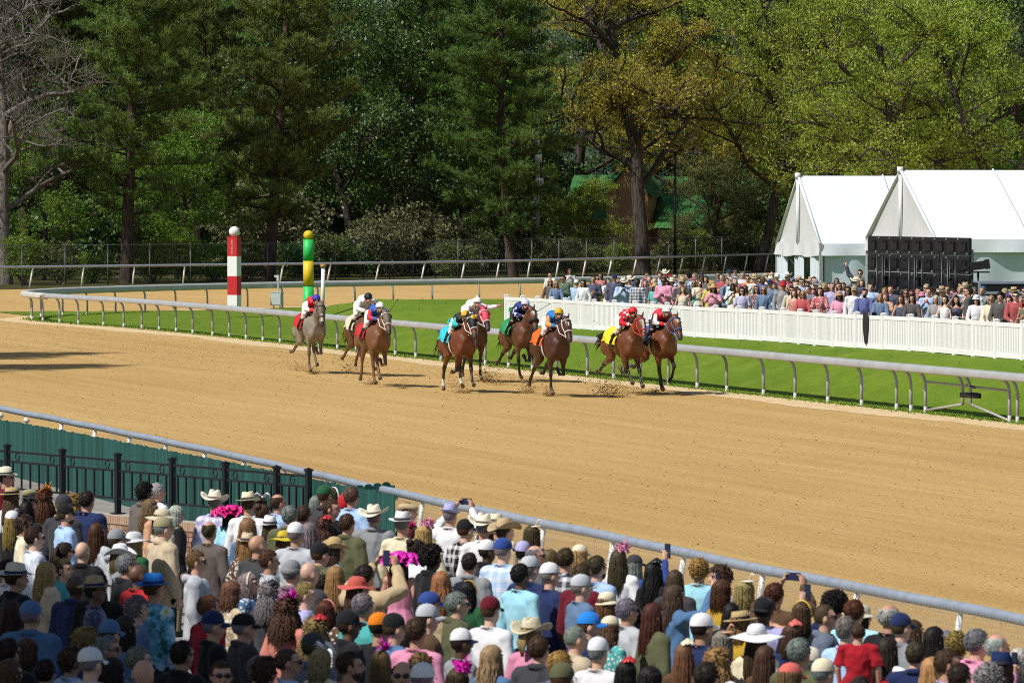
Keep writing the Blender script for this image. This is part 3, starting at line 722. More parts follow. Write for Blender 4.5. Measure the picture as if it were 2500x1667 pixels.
for px, Z, lab in ((676, 253, 'pale grey electrical box on a stalk beside the far rail'), (919, 251, 'small white electrical box partly hidden behind a jockey')):
    eb = empty('electrical_box', tuple(atY(px, Z)), R(-20), 1.0 if px < 700 else .62, label=lab, cat='box')
    mb = MB(); mb.box((0, 0, .42), (.50, .30, .56)); mb.box((0, -.16, .42), (.44, .02, .48)); mb.box((0, 0, .72), (.54, .34, .04)); mb.build('cabinet', M['box_grey'], eb, smooth=False)
    if px < 700:
        mb = MB(); mb.tube([(.05, 0, .7), (.08, 0, 1.25)], .04, 8); mb.box((.06, -.02, 1.36), (.10, .10, .26)); mb.box((-.03, -.02, 1.44), (.16, .09, .08)); mb.build('fixture', M['box_grey'], eb, smooth=False)
    mb = MB(); mb.tube([(-.15, 0, 0), (-.15, 0, .2)], .03, 6); mb.tube([(.15, 0, 0), (.15, 0, .2)], .03, 6); mb.build('legs', M['galv_post'], eb)

# ------------------------------------------------------------------ tents, set square to the fence
def tent(name, R0, width, length, eave, apex, lab, open_gable):
    """R0 near-right eave corner of the gable; the gable runs along D, the ridge along N"""
    e = empty(name, tuple(R0), math.atan2(N.y, N.x), label=lab, cat='tent')     # local x along the ridge, y along the gable, away
    rise = apex - eave; nx = 14
    def sag(u, v): return -.05 * math.sin(math.pi * u * (nx / 5)) ** 2 * math.sin(math.pi * v)
    for s in (0, 1):
        P = [[(length * i / 28, (width / 2 * j / 8) if s == 0 else width - width / 2 * j / 8, eave + rise * j / 8 + (sag(i / 28, j / 8) if j < 8 else 0)) for j in range(9)] for i in range(29)]
        mb = MB(); mb.grid(P); mb.build('roof', M['tent'], e)
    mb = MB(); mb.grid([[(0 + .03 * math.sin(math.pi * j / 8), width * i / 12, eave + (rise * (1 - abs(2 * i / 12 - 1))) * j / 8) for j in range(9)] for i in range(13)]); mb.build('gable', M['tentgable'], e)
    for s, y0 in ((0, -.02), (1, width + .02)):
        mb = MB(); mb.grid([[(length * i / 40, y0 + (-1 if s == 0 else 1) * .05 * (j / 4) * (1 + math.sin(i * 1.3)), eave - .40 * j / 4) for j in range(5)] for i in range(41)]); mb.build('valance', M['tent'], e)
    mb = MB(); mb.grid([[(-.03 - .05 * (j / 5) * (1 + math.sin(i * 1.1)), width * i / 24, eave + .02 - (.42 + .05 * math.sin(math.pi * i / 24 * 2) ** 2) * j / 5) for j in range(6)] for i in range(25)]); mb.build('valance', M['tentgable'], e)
    for p in ((0, 0), (0, width), (length / 2, 0), (length, 0), (length, width)):
        mb = MB(); mb.box((p[0], p[1], eave / 2), (.11, .11, eave)); mb.build('leg', M['galv_post'], e, smooth=False)
    mb = MB(); mb.tube([(-.03, 0, eave), (-.03, width / 2, apex), (-.03, width, eave)], .055, 6); mb.tube([(-.04, width / 2, eave), (-.04, width / 2, apex)], .06, 6); mb.tube([(-.05, width / 2, apex - .08), (-.05, width / 2, apex + .10)], .10, 8); mb.build('gable_frame', M['tent'], e)
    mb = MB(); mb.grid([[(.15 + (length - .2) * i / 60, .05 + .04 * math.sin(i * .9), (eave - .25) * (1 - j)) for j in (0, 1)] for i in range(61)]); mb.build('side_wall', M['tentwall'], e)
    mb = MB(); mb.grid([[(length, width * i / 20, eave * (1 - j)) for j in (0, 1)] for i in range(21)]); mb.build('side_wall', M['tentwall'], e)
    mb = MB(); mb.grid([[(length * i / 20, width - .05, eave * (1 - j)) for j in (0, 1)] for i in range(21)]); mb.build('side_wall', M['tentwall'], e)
    mb = MB()
    for i in range(1, int(length / 3) + 1):
        mb.tube([(3 * i, -.01, eave + .03), (3 * i, width / 2, apex + .03), (3 * i, width + .01, eave + .03)], .03, 6)
    mb.build('rafter_seam', M['tentwall'], e)
    if open_gable:
        for y0, y1 in ((.25, width * .22), (width * .42, width * .58), (width * .80, width * .985)):
            mb = MB(); mb.grid([[(.05 + .10 * math.sin(i * 1.9), y0 + (y1 - y0) * i / 20, (eave - .2) * (1 - j / 6)) for j in range(7)] for i in range(21)]); mb.build('curtain', M['tentwall'], e)
    else:
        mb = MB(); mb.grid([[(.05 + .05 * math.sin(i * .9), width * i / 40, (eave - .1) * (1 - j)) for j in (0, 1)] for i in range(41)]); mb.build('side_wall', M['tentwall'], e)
    return e
c1 = atY(2004, 190); tent('marquee_tent', Vector((c1.x, c1.y, 1.0)), 4.45, 12, 2.49, 4.76, 'smaller white marquee tent with open curtained gable end', True)
c2 = atY(2286, 172); tent('marquee_tent', Vector((c2.x, c2.y, 1.0)), 6.1, 16, 2.80, 4.90, 'larger white marquee tent behind the black screen', False)

# ------------------------------------------------------------------ back of a video screen, lamp stand, road case
zs = 221.0; s0 = atY(2118, 165, 1.05); s1 = atY(2366, 158, 1.05); ds = (s1 - s0); wS = ds.length; rzS = math.atan2(ds.y, ds.x); topS = 2.92; botS = .35
vs = empty('video_screen', tuple(s0), rzS, label='back of a big black video screen with ladder trusses', cat='screen')
nxp, nzp = 9, 5; pw, ph = wS / nxp, (topS - botS) / nzp
mb = MB(); mb.box((pw / 2, .04, ph / 2), (pw - .012, .08, ph - .012)); mb.box((pw / 2, -.02, ph * .5), (pw * .55, .05, ph * .5)); mb.box((pw / 2, -.055, ph * .72), (pw * .2, .03, ph * .1)); pm = mb.mesh('panel', False)
mb = MB(); mb.box((pw * .12, -.03, ph * .90), (.04, .03, .04)); mb.box((pw * .88, -.03, ph * .12), (.03, .03, .05)); lm_ = mb.mesh('latch', False)
for i in range(nxp):
    for j in range(nzp):
        o = link('panel', pm, M['blackpanel'], vs, loc=(i * pw, 0, botS + j * ph)); link('latch', lm_, M['galv'], o)
for x in (.24, .56, .88):
    o = None; mb = MB()
    for dx in (0, .40):
        mb.tube([(x * wS + dx - .2, -.35, 0), (x * wS + dx - .2, -.35, 2.35)], .035, 8)
        mb.tube([(x * wS + dx - .2, -.12, .4), (x * wS + dx - .2, -.12, 2.30)], .025, 8)
    for z in (.5, 1.25, 2.0): mb.tube([(x * wS - .2, -.35, z), (x * wS + .2, -.35, z)], .03, 6); mb.tube([(x * wS - .2, -.35, z), (x * wS - .2, -.05, z)], .022, 6)
    mb.build('truss', M['blackmetal'], vs)
mb = MB(); mb.box((wS / 2, -.1, .28), (wS, .7, .5)); mb.build('base', M['blackmetal'], vs, smooth=False)
fl = empty('floodlight_stand', tuple(atY(2388, 157, 1.05)), label='black floodlight on a stand beside the video screen', cat='floodlight')
mb = MB(); mb.tube([(.0, 0, 0), (.0, 0, 2.0)], .03, 8); mb.tube([(.0, 0, 1.2), (.0, 0, 1.5)], .06, 8); mb.build('stand', M['blackmetal'], fl)
mb = MB(); mb.tube([(-.15, .1, 0), (-.15, .1, 2.6)], .03, 8)
for z in (.7, 1.4, 2.1): mb.tube([(-.15, .1, z), (-.4, .1, z)], .02, 6)
mb.build('side_pole', M['blackmetal'], fl)
mb = MB(); mb.box((.0, 0, 2.16), (.42, .26, .22), Matrix.Rotation(R(-8), 3, 'Y')); mb.box((.25, 0, 2.20), (.12, .30, .26), Matrix.Rotation(R(-8), 3, 'Y')); mb.box((.02, 0, 1.98), (.60, .06, .04)); mb.build('lamp_head', M['rubber'], fl, smooth=False)
rc = empty('road_case', tuple(atY(2470, 157, 1.05)), R(8), label='large black flight case with silver edges before the tent', cat='case')
mb = MB(); mb.box((0, 0, .95), (2.0, .8, 1.5)); mb.build('body', M['blackpanel'], rc, smooth=False)
mb = MB()
for z in (.22, 1.42, 1.70): mb.box((0, -.41, z), (2.04, .03, .07))
for x in (-1, 1): mb.box((x, -.41, .95), (.06, .04, 1.5))
mb.box((0, 0, 1.715), (2.05, .84, .04)); mb.build('edging', M['galv'], rc, smooth=False)
mb = MB()
for x in (-.8, .8): mb.tube([(x, -.3, .0), (x, -.3, .2)], .06, 8)
mb.build('castor', M['rubber'], rc)

# ------------------------------------------------------------------ house in the wood, utility pole, lamp pole
t = NT('house_brickwork'); co = t.coord(); b = t.n('TexBrick'); t.l(t.map(co, (1, 1, 1), (R(90), 0, 0)), b.inputs['Vector']); b.inputs['Scale'].default_value = 4.0
b.inputs['Color1'].default_value = (.52, .27, .15, 1); b.inputs['Color2'].default_value = (.40, .20, .11, 1); b.inputs['Mortar'].default_value = (.45, .36, .28, 1)
t.base(b.outputs['Color']); t.rough(.9, .2); M['housebrick'] = t.m
M['rooftile'] = plain('green_glazed_tile', (.030, .155, .030), .75, .2, 3, spec=.5); M['frame_cream'] = plain('cream_window_frame', (.72, .68, .50), .5)
hs = empty('brick_house', tuple(atY(1560, 378)), R(-12), label='tan brick house with green tile roof half hidden in the wood', cat='house')
def roofpanel(p0, p1, p2, p3, name='roof', n=14, parent=hs):
    """ribbed tile slope: eave p0-p1, ridge p3-p2"""
    p0, p1, p2, p3 = map(np.array, (p0, p1, p2, p3)); P = []
    nrm = np.cross(p1 - p0, p3 - p0); nrm = nrm / np.linalg.norm(nrm)
    for i in range(n * 4 + 1):
        u = i / (n * 4); P.append([(p0 + (p1 - p0) * u) * (1 - v) + (p3 + (p2 - p3) * u) * v + nrm * .06 * abs(math.sin(math.pi * i / 4)) for v in np.linspace(0, 1, 8)])
    mb = MB(); mb.grid(P); return mb.build(name, M['rooftile'], parent)
for x0, x1, y0, y1, h in ((-5.0, .2, 0, 7, 3.3), (-1.9, .9, -1.6, 5, 5.0), (.9, 5.6, .5, 7, 3.4)):
    mb = MB(); mb.box(((x0 + x1) / 2, (y0 + y1) / 2, h / 2), (x1 - x0, y1 - y0, h)); mb.build('wall', M['housebrick'], hs, smooth=False)
roofpanel((-5.4, -.5, 3.2), (-1.9, -.5, 3.2), (-1.9, 3.5, 6.2), (-5.1, 3.5, 6.2)); roofpanel((.9, .1, 3.3), (5.9, .1, 3.3), (5.7, 3.8, 6.1), (.9, 3.8, 6.1))
mb = MB(); mb.add([(-1.9, -1.61, 5.0), (.9, -1.61, 5.0), (-.5, -1.61, 6.7)], [(0, 1, 2)]); mb.build('gable', M['housebrick'], hs, smooth=False)
roofpanel((-2.2, -1.8, 4.8), (-2.2, 5, 4.8), (-.5, 5, 6.85), (-.5, -1.8, 6.85), n=10); roofpanel((1.2, 5, 4.8), (1.2, -1.8, 4.8), (-.5, -1.8, 6.85), (-.5, 5, 6.85), n=10)
mb = MB(); mb.box((3.2, -1.0, 2.6), (3.4, 2.4, .2)); mb.box((1.8, -2.0, 1.3), (.2, .2, 2.6)); mb.box((4.7, -2.0, 1.3), (.2, .2, 2.6)); mb.build('porch', M['leather_brown'], hs, smooth=False)
roofpanel((1.4, -2.4, 2.7), (5.2, -2.4, 2.7), (5.0, .4, 4.0), (1.5, .4, 4.0), n=9)
def window(x, y, z, wv, hv, nx=3, nz=3):
    mb = MB(); mb.box((x, y, z), (wv, .06, hv)); o = mb.build('window', M['glassdark'], hs, smooth=False)
    mb = MB()
    for i in range(nx + 1): mb.box((x - wv / 2 + wv * i / nx, y - .05, z), (.10 if i in (0, nx) else .05, .05, hv + .1))
    for i in range(nz + 1): mb.box((x, y - .055, z - hv / 2 + hv * i / nz), (wv + .1, .05, .10 if i in (0, nz) else .05))
    mb.build('frame', M['frame_cream'], o, smooth=False)
window(-4.0, -.04, 2.2, 1.0, 1.25); window(-2.72, -.04, 2.2, 1.0, 1.25); window(4.0, .46, 2.0, 1.0, 1.2, 2, 2)
mb = MB(); mb.box((-3.36, -.06, 2.2), (.22, .08, 1.6)); mb.box((-3.36, -.08, 1.5), (2.6, .14, .12)); mb.build('window_trim', M['frame_cream'], hs, smooth=False)
up_ = empty('utility_pole', tuple(atY(1313, 366)), label='grey utility pole with white transformer among the pines', cat='utility pole')
mb = MB(); mb.tube([(0, 0, 0), (0, 0, 11)], [.16, .11], 10); mb.build('pole', M['galv_post'], up_); mb = MB(); mb.tube([(.1, -.3, 5.0), (.1, -.3, 6.0)], .27, 14); mb.tube([(.05, -.25, 7.0), (.05, -.25, 7.7)], .22, 14); mb.build('transformer', M['white_paint'], up_)
lpole = empty('lamp_pole', tuple(atY(1648, 352)), label='slim dark lamp pole with a flat head beside the oak', cat='lamp pole')
mb = MB(); mb.tube([(0, 0, 0), (0, 0, 7.6)], [.10, .07], 10); mb.build('pole', M['blackmetal'], lpole); mb = MB(); mb.box((0, 0, 7.62), (.9, .25, .10)); mb.build('lamp_head', M['blackmetal'], lpole, smooth=False)

# ------------------------------------------------------------------ grandstand roof the picture is taken under (throws the shade on the nearest crowd)
gs = empty('grandstand', (-18, -4, 0), math.atan2(D.y, D.x), label='grandstand roof and columns standing behind the near crowd', cat='grandstand')
SH = 13.6 / math.tan(R(SUN_EL)); ex = Vector((math.sin(SUN_AZ), math.cos(SUN_AZ), 0)) * SH
edge = Vector((-1.35, 45.9, 0)) + ex                 # a point under the roof edge
ne = edge.dot(N); te0 = -45; te1 = 150
e0 = TR(te0, ne, 15); M['concrete'] = plain('concrete', (.30, .29, .27), .9, .1, 1)
def lc(v): return gs.matrix_basis.inverted() @ Vector(v)
mb = MB(); gs.location = tuple(TR(te0, ne - 22, 0)); bpy.context.view_layer.update()
mb.box(((te1 - te0) / 2, -11.0 + 0, 15.2), (te1 - te0, 22, .5)); mb.build('roof', M['concrete'], gs, smooth=False)
for x in range(4, int(te1 - te0), 12):
    mb = MB(); mb.box((x, -4, 7.5), (.5, .5, 15)); mb.build('column', M['concrete'], gs, smooth=False)
# ================================================================== trees and shrubs
def leaf_mat(name, stops, trans=.35, rough=.5):
    t = NT(name); rp = t.n('NewGeometry').outputs['Random Per Island']; oi = t.n('ObjectInfo').outputs['Random']
    c = t.ramp(rp, stops)
    hs_ = t.n('HueSaturation'); t.l(c, hs_.inputs['Color']); t.l(t.math('ADD', t.math('MULTIPLY', oi, .03), .485), hs_.inputs['Hue']); t.l(t.math('ADD', t.math('MULTIPLY', oi, .35), .82), hs_.inputs['Value'])
    c = hs_.outputs[0]; t.base(c); t.rough(rough, .35)
    tr = t.n('BsdfTranslucent'); t.l(c, tr.inputs[0]); mx = t.n('MixShader'); mx.inputs[0].default_value = trans
    t.l(t.p.outputs[0], mx.inputs[1]); t.l(tr.outputs[0], mx.inputs[2]); t.l(mx.outputs[0], t.out.inputs[0]); return t.m
M['needle'] = leaf_mat('pine_needles', [(0, (.060, .105, .020)), (.5, (.155, .235, .045)), (.85, (.23, .31, .07)), (1, (.28, .30, .10))], .38, .55)
M['needle2'] = leaf_mat('bright_pine_needles', [(0, (.050, .105, .020)), (.5, (.115, .21, .038)), (.9, (.17, .26, .055)), (1, (.22, .24, .08))], .38, .55)
M['oakleaf'] = leaf_mat('young_oak_leaves', [(0, (.12, .19, .014)), (.45, (.25, .34, .035)), (.8, (.36, .43, .06)), (1, (.42, .45, .10))], .4)
M['oakbrown'] = leaf_mat('catkins_and_bronze_leaves', [(0, (.20, .16, .02)), (.35, (.40, .34, .042)), (.7, (.50, .46, .07)), (1, (.36, .44, .06))], .4)
M['maple'] = leaf_mat('fresh_green_leaves', [(0, (.085, .16, .016)), (.5, (.16, .27, .026)), (1, (.27, .38, .06))], .45)
M['darkleaf'] = leaf_mat('glossy_dark_leaves', [(0, (.025, .055, .012)), (.6, (.065, .120, .024)), (.93, (.11, .17, .04)), (1, (.16, .20, .07))], .15, .45)
M['scrubleaf'] = leaf_mat('scrub_leaves', [(0, (.045, .075, .016)), (.5, (.10, .14, .030)), (.85, (.16, .18, .05)), (1, (.22, .18, .12))], .35)
M['dryvine'] = leaf_mat('dry_vine', [(0, (.085, .080, .040)), (.5, (.165, .155, .075)), (.85, (.15, .18, .055)), (1, (.27, .25, .17))], .3)
def bark(name, a, b):
    t = NT(name); co = t.coord(); n = t.noise(3, t.map(co, (3, 3, .6)), 6, .7); t.base(t.ramp(n, [(.35, a), (.65, b)])); t.rough(.95, .1); t.bump(n, 1, .08); return t.m
M['bark_pine'] = bark('pine_bark', (.030, .020, .015), (.12, .085, .065)); M['bark_oak'] = bark('oak_bark', (.025, .020, .017), (.11, .095, .08)); M['bark_pale'] = bark('pale_bare_bark', (.06, .050, .042), (.26, .23, .20))

def limb(g, p, d, L, r0, r1, n=6, wob=.12, lift=.0):
    """curving branch path"""
    P = [np.array(p)]; d = np.array(d, float); d /= np.linalg.norm(d)
    for i in range(n):
        d = d + g.normal(0, wob, 3) + np.array([0, 0, lift]); d /= np.linalg.norm(d); P.append(P[-1] + d * L / n)
    return np.array(P), np.linspace(r0, r1, n + 1), d
def leaves(g, C, k, spread, size, aspect=1.0, up=.7, hang=0):
    """k leaf quads round each centre"""
    n = len(C) * k; c = np.repeat(C, k, 0) + g.normal(0, 1, (n, 3)) * spread * np.array([1, 1, .65])
    if hang: c[:, 2] -= hang * g.uniform(0, 1, n)
    nr_ = g.normal(0, 1, (n, 3)); nr_[:, 2] += up; nr_ /= np.linalg.norm(nr_, axis=1)[:, None]
    a = np.cross(nr_, g.normal(0, 1, (n, 3))); a /= np.linalg.norm(a, axis=1)[:, None]; b = np.cross(nr_, a)
    s = size * g.uniform(.55, 1.3, (n, 1)); a = a * s; b = b * s * aspect
    V = np.stack([c - a, c - b * .55, c + a, c + b * .55], 1)
    return V.reshape(-1, 3), np.arange(4 * n).reshape(-1, 4)
def tufts(g, C, Dr, k, ln, wd):
    """needle tufts: k thin blades fanning from each centre about direction Dr"""
    n = len(C) * k; c = np.repeat(C, k, 0); d = np.repeat(Dr, k, 0) + g.normal(0, .62, (n, 3)); d /= np.linalg.norm(d, axis=1)[:, None]
    s = np.cross(d, g.normal(0, 1, (n, 3))); s /= np.linalg.norm(s, axis=1)[:, None]
    L = ln * g.uniform(.6, 1.2, (n, 1)); c = c + g.normal(0, .05, (n, 3))
    V = np.stack([c - s * wd, c + s * wd, c + d * L], 1)
    return V.reshape(-1, 3), np.arange(3 * n).reshape(-1, 3)

def oak(seed, H=20, spread=.55, first=.22, levels=3, leafn=22, leaf=.13, clump=.42, r0=.5, bare=False, lean=0):
    g = np.random.default_rng(seed); wood = MB(); C = []; Q5 = []; Q3 = []
    def grow(p, d, L, r, lev):
        P, rad, dn = limb(g, p, d, L, r, r * .55, 6, .10 + .05 * lev, .03)
        if lev == 0: wood.tube(P, rad, 8, cap=False)
        elif r > (.005 if bare else .012): (Q5 if lev < 3 else Q3).append((P, rad))
        if lev >= levels:
            for t in (.35, .6, .85, 1.0): C.append(P[int(t * 6)])
            if not bare: return
        if lev >= levels + (2 if bare else 0): return
        nb = (9 if lev == 0 else 6 if lev == 1 else 5) if not bare else (11, 7, 5, 4, 2)[lev]
        for i in range(nb):
            t = (first + (1 - first) * (i + .6) / nb) if lev == 0 else .3 + .7 * (i + .5) / nb
            q = P[min(6, int(t * 6))] + (P[min(6, int(t * 6) + 1)] - P[min(6, int(t * 6))]) * (t * 6 % 1)
            a = g.uniform(0, 6.28) if lev else i * 2.4 + g.uniform(-.4, .4)
            up = g.uniform(.25, .8) if lev == 0 else g.uniform(-.15, .75)
            side_ = np.array([math.cos(a), math.sin(a), 0]); dd = side_ * (1.0 if lev == 0 else .9) + np.array([0, 0, up]) + dn * (.25 if lev else 0)
            grow(q, dd, L * (spread if lev == 0 else .58) * g.uniform(.75, 1.2) * (1.15 - .5 * t if lev == 0 else 1), r * ((.42 if lev == 0 else .5) if not bare else (.34 if lev == 0 else .46)), lev + 1)
    grow((0, 0, -.3), (lean, 0, 1), H * .82, r0, 0)
    for Q, sg in ((Q5, 5), (Q3, 3)):
        if Q: wood.many([q[0] for q in Q], [q[1] for q in Q], sg)
    C = np.array(C) if C else np.zeros((0, 3))
    if bare: return wood.mesh('trunk'), None
    V, F = leaves(g, C, leafn, clump, leaf)
    return wood.mesh('trunk'), quads_mesh('crown', V, F)
def pine(seed, H=21, low=.22, r0=.36, reach=4.2, nbr=64, tk=11, dens=1.0, droop=.0):
    g = np.random.default_rng(seed); wood = MB(); C = []; Dr = []; QB = []; QT = []
    P, rad, _ = limb(g, (0, 0, -.3), (g.normal(0, .03), g.normal(0, .03), 1), H, r0, .05, 12, .025, .05); wood.tube(P, rad, 10, cap=False)
    for i in range(nbr):
        t = low + (1 - low) * ((i + g.uniform(0, .9)) / nbr) ** .9; k = t * 12; q = P[min(12, int(k))] + (P[min(12, int(k) + 1)] - P[min(12, int(k))]) * (k % 1)
        a = i * 2.4 + g.uniform(-.5, .5); env = min(1, (t - low) / .22 + .45) * (1 - ((t - low) / (1 - low)) ** 2.2 * .82)
        L = reach * env * g.uniform(.6, 1.15)
        B, br, bd = limb(g, q, (math.cos(a), math.sin(a), g.uniform(-.12, .30) + .35 * (t - .5) - droop), L, .075 * (1.2 - t), .018, 6, .10, .04); QB.append((B, br))
        nt_ = int(L * 6.6 * dens) + 3
        for j in range(nt_):
            u = .16 + .84 * (j + g.uniform(0, 1)) / nt_; kk = u * 6; b = B[min(6, int(kk))] + (B[min(6, int(kk) + 1)] - B[min(6, int(kk))]) * (kk % 1)
            sd = crs(bd, (0, 0, 1.0)); sd /= np.linalg.norm(sd) + 1e-6
            d = bd * .5 + sd * g.choice([-1, 1]) * g.uniform(.3, 1) + np.array([0, 0, g.uniform(-.1, .7)]); d /= np.linalg.norm(d); sl_ = g.uniform(.25, .95) * (1.25 - .5 * u)
            T, tr_, td = limb(g, b, d, sl_, .016, .008, 2, .1); QT.append((T, tr_))
            for v in (.45, .75, 1.0):
                C.append(b + (T[-1] - b) * v + g.normal(0, .07, 3)); Dr.append(td + np.array([0, 0, .45]))
    wood.many([q[0] for q in QB], [q[1] for q in QB], 4); wood.many([q[0] for q in QT], [q[1] for q in QT], 3)
    C = np.array(C); Dr = np.array(Dr); Dr /= np.linalg.norm(Dr, axis=1)[:, None]
    V, F = tufts(g, C, Dr, tk, .34, .025)
    return wood.mesh('trunk'), quads_mesh('crown', V, F)
def shrub(seed, w=2.4, h=2.6, k=26, leaf=.085, n=170):
    g = np.random.default_rng(seed); wood = MB(); C = []
    for i in range(9):
        a = g.uniform(0, 6.28); P, rad, d = limb(g, (g.normal(0, .2), g.normal(0, .2), -.1), (math.cos(a) * .7, math.sin(a) * .7, 1.2), h * g.uniform(.6, 1), .035, .012, 5, .15); wood.tube(P, rad, 4, cap=False)
    for i in range(n):
        d = g.normal(0, 1, 3); d /= np.linalg.norm(d); rr = g.uniform(.35, 1) ** .5 * (1 + .25 * math.sin(3 * math.atan2(d[1], d[0]) + seed) + .18 * math.sin(7 * d[2] + seed))
        C.append([d[0] * w * .5 * rr, d[1] * w * .5 * rr, h * .52 + d[2] * h * .5 * rr])
    C = np.array(C); C = C[C[:, 2] > .05]; V, F = leaves(g, C, k, .17, leaf); return wood.mesh('stem'), quads_mesh('foliage', V, F)

PROTO = {'pine_a': pine(1, 22, .19, .40, 5.2, 96, 13), 'pine_b': pine(2, 22, .15, .36, 4.4, 100, 13), 'pine_c': pine(3, 21, .13, .32, 5.0, 96, 13, 1.05, .06),
  'oak_a': oak(11, 20, .46, .30, 3, 30, .090, .29, .50), 'oak_b': oak(12, 19, .50, .22, 3, 30, .092, .28, .36), 'oak_c': oak(13, 18, .55, .24, 3, 30, .092, .29, .34),
  'maple': oak(14, 12, .50, .15, 3, 26, .092, .30, .20), 'magnolia': oak(15, 19, .40, .08, 3, 34, .115, .42, .30), 'bare': oak(16, 19, .42, .24, 3, 0, 0, 0, .52, True)}
SHR = [shrub(41), shrub(42, 3.0, 2.1), shrub(43, 2.2, 3.4, 26, .08, 200), shrub(44, 4.2, 3.6, 24, .10, 330)]
BARK = {'pine_a': 'bark_pine', 'pine_b': 'bark_pine', 'pine_c': 'bark_pine', 'bare': 'bark_pale'}
def tree(proto, leafm, px, Z, sca, rz, label, name, group=None):
    wm, lm2 = PROTO[proto]; p = atY(px, Z)
    e = empty(name, (p.x, p.y, 0), rz, sca, label=label, cat='tree', group=group)
    link('trunk', wm, M[BARK.get(proto, 'bark_oak')], e)
    if lm2: link('crown', lm2, M[leafm], e)
    return e
W_ = 'trees of the wood behind the far rail'
T = [('bare', None, 12, 316, 1.0, .4, 'bare grey-branched tree at the edge of the wood', 'bare_tree'),
 ('pine_a', 'needle', 308, 320, 1.0, 0.3, 'dark pine directly behind the red and white pole, with a forked look', 'pine_tree'),
 ('pine_b', 'needle', 655, 327, 1.05, 1.9, 'tall dark pine standing between the red pole and the green pole', 'pine_tree'),
 ('pine_c', 'needle2', 1255, 342, 1.0, 4.2, 'bright green pine with low boughs in front of the utility pole', 'pine_tree'),
 ('oak_a', 'oakbrown', 1572, 352, 1.0, 0.5, 'thick-trunked oak in bronze young leaf before the brick house', 'oak_tree'),
 ('oak_b', 'oakleaf', 2235, 338, .92, 2.1, 'yellow-green oak rising behind the larger tent roof', 'oak_tree'),
 ('oak_c', 'oakleaf', 1845, 362, 1.05, 1.2, 'yellow-green oak beside the smaller tent', 'oak_tree'),
 ('oak_c', 'oakleaf', 2470, 345, 1.0, 3.3, 'yellow-green oak at the end of the tent row', 'oak_tree'),
 ('magnolia', 'darkleaf', 868, 352, 1.0, 0.2, 'glossy dark evergreen broadleaf tree behind the green pole', 'evergreen_tree'),
 ('pine_b', 'needle2', 1010, 358, 1.0, 3.0, 'slim green pine behind the vine-covered thicket', 'pine_tree'),
 ('pine_c', 'needle', 470, 352, 1.05, 0.8, 'dark pine in the second row between the two near pines', 'pine_tree'),
 ('pine_a', 'needle', 165, 350, 1.05, 2.3, 'dark pine behind the bare grey tree', 'pine_tree'),
 ('maple', 'maple', 105, 330, .8, 1.0, 'fresh green sapling behind the bare tree trunk', 'maple_tree'),
 ('maple', 'maple', 430, 332, .82, 2.2, 'fresh green sapling between the bare tree and the red pole', 'maple_tree'),
 ('maple', 'maple', 985, 372, 1.35, 3.2, 'bright green maple peeping between the pines', 'maple_tree'),
 ('oak_b', 'oakleaf', 1385, 408, 1.2, 4.0, 'yellow oak crown between bright pine and bronze oak', 'oak_tree'),
 ('magnolia', 'darkleaf', 640, 385, 1.1, 2.6, 'dark evergreen tree deep in shade behind the pines', 'evergreen_tree'),
 ('magnolia', 'darkleaf', 330, 372, 1.1, 1.3, 'dark evergreen tree in the gap beside the bare tree', 'evergreen_tree'),
 ('magnolia', 'darkleaf', 10, 350, 1.1, 4.4, 'dark evergreen mass behind the bare tree', 'evergreen_tree'),
 ('magnolia', 'darkleaf', 1130, 392, 1.12, .9, 'dark evergreen tree between the bright pine and slim pine', 'evergreen_tree'),
 ('oak_c', 'oakleaf', 2050, 392, 1.2, 5.0, 'yellow-green tree above the ridge of the smaller tent', 'oak_tree'),
 ('oak_b', 'maple', 1730, 402, 1.2, .2, 'greener tree behind the house and the lamp pole', 'broadleaf_tree'),
 ('oak_b', 'maple', 2350, 398, 1.15, 1.7, 'greener tree behind the larger tent', 'broadleaf_tree'),
 ('magnolia', 'darkleaf', 1570, 418, 1.15, 3.6, 'dark evergreen tree behind the brick house', 'evergreen_tree'),
 ('magnolia', 'darkleaf', 1900, 425, 1.05, 2.9, 'dark evergreen tree in the gap between yellow-green oaks', 'evergreen_tree'),
 ('magnolia', 'darkleaf', 2200, 430, 1.2, 0.1, 'dark evergreen tree far behind the larger tent', 'evergreen_tree'),
 ('magnolia', 'darkleaf', 2510, 425, 1.2, 1.1, 'dark evergreen tree behind the tent row end', 'evergreen_tree'),
 ('pine_b', 'needle', 830, 400, 1.15, 5.2, 'tall pine above the dark evergreen tree', 'pine_tree'),
 ('pine_c', 'needle', 545, 372, 1.1, 2.9, 'dark pine deep between the two near pines', 'pine_tree'),
 ('pine_a', 'needle', 60, 372, 1.15, 5.5, 'dark pine far behind the bare tree', 'pine_tree'),
 ('pine_b', 'needle', 390, 395, 1.2, 1.1, 'tall dark pine above the first pine', 'pine_tree'),
 ('pine_a', 'needle', 735, 365, 1.05, 4.6, 'dark pine right behind the green and yellow pole', 'pine_tree'),
 ('pine_a', 'needle2', 1130, 372, 1.08, 0.6, 'green pine just left of the bright pine', 'pine_tree'),
 ('oak_c', 'oakbrown', 1760, 372, .80, 2.6, 'bronze-leaved oak screening the house porch', 'oak_tree'),
 ('oak_b', 'oakleaf', 2120, 362, 1.0, 4.4, 'yellow-green oak between the two tent peaks', 'oak_tree'),
 ('maple', 'scrubleaf', 1735, 366, .62, 3.4, 'olive green sapling before the house porch roof', 'sapling'),
 ('maple', 'oakleaf', 1440, 368, .5, 1.4, 'small fresh sapling at the house corner', 'sapling'),
 ('oak_a', 'oakleaf', 1960, 376, 1.0, 2.2, 'yellow-green oak directly behind the smaller tent peak', 'oak_tree')]
for a in T: tree(*a, group=W_)
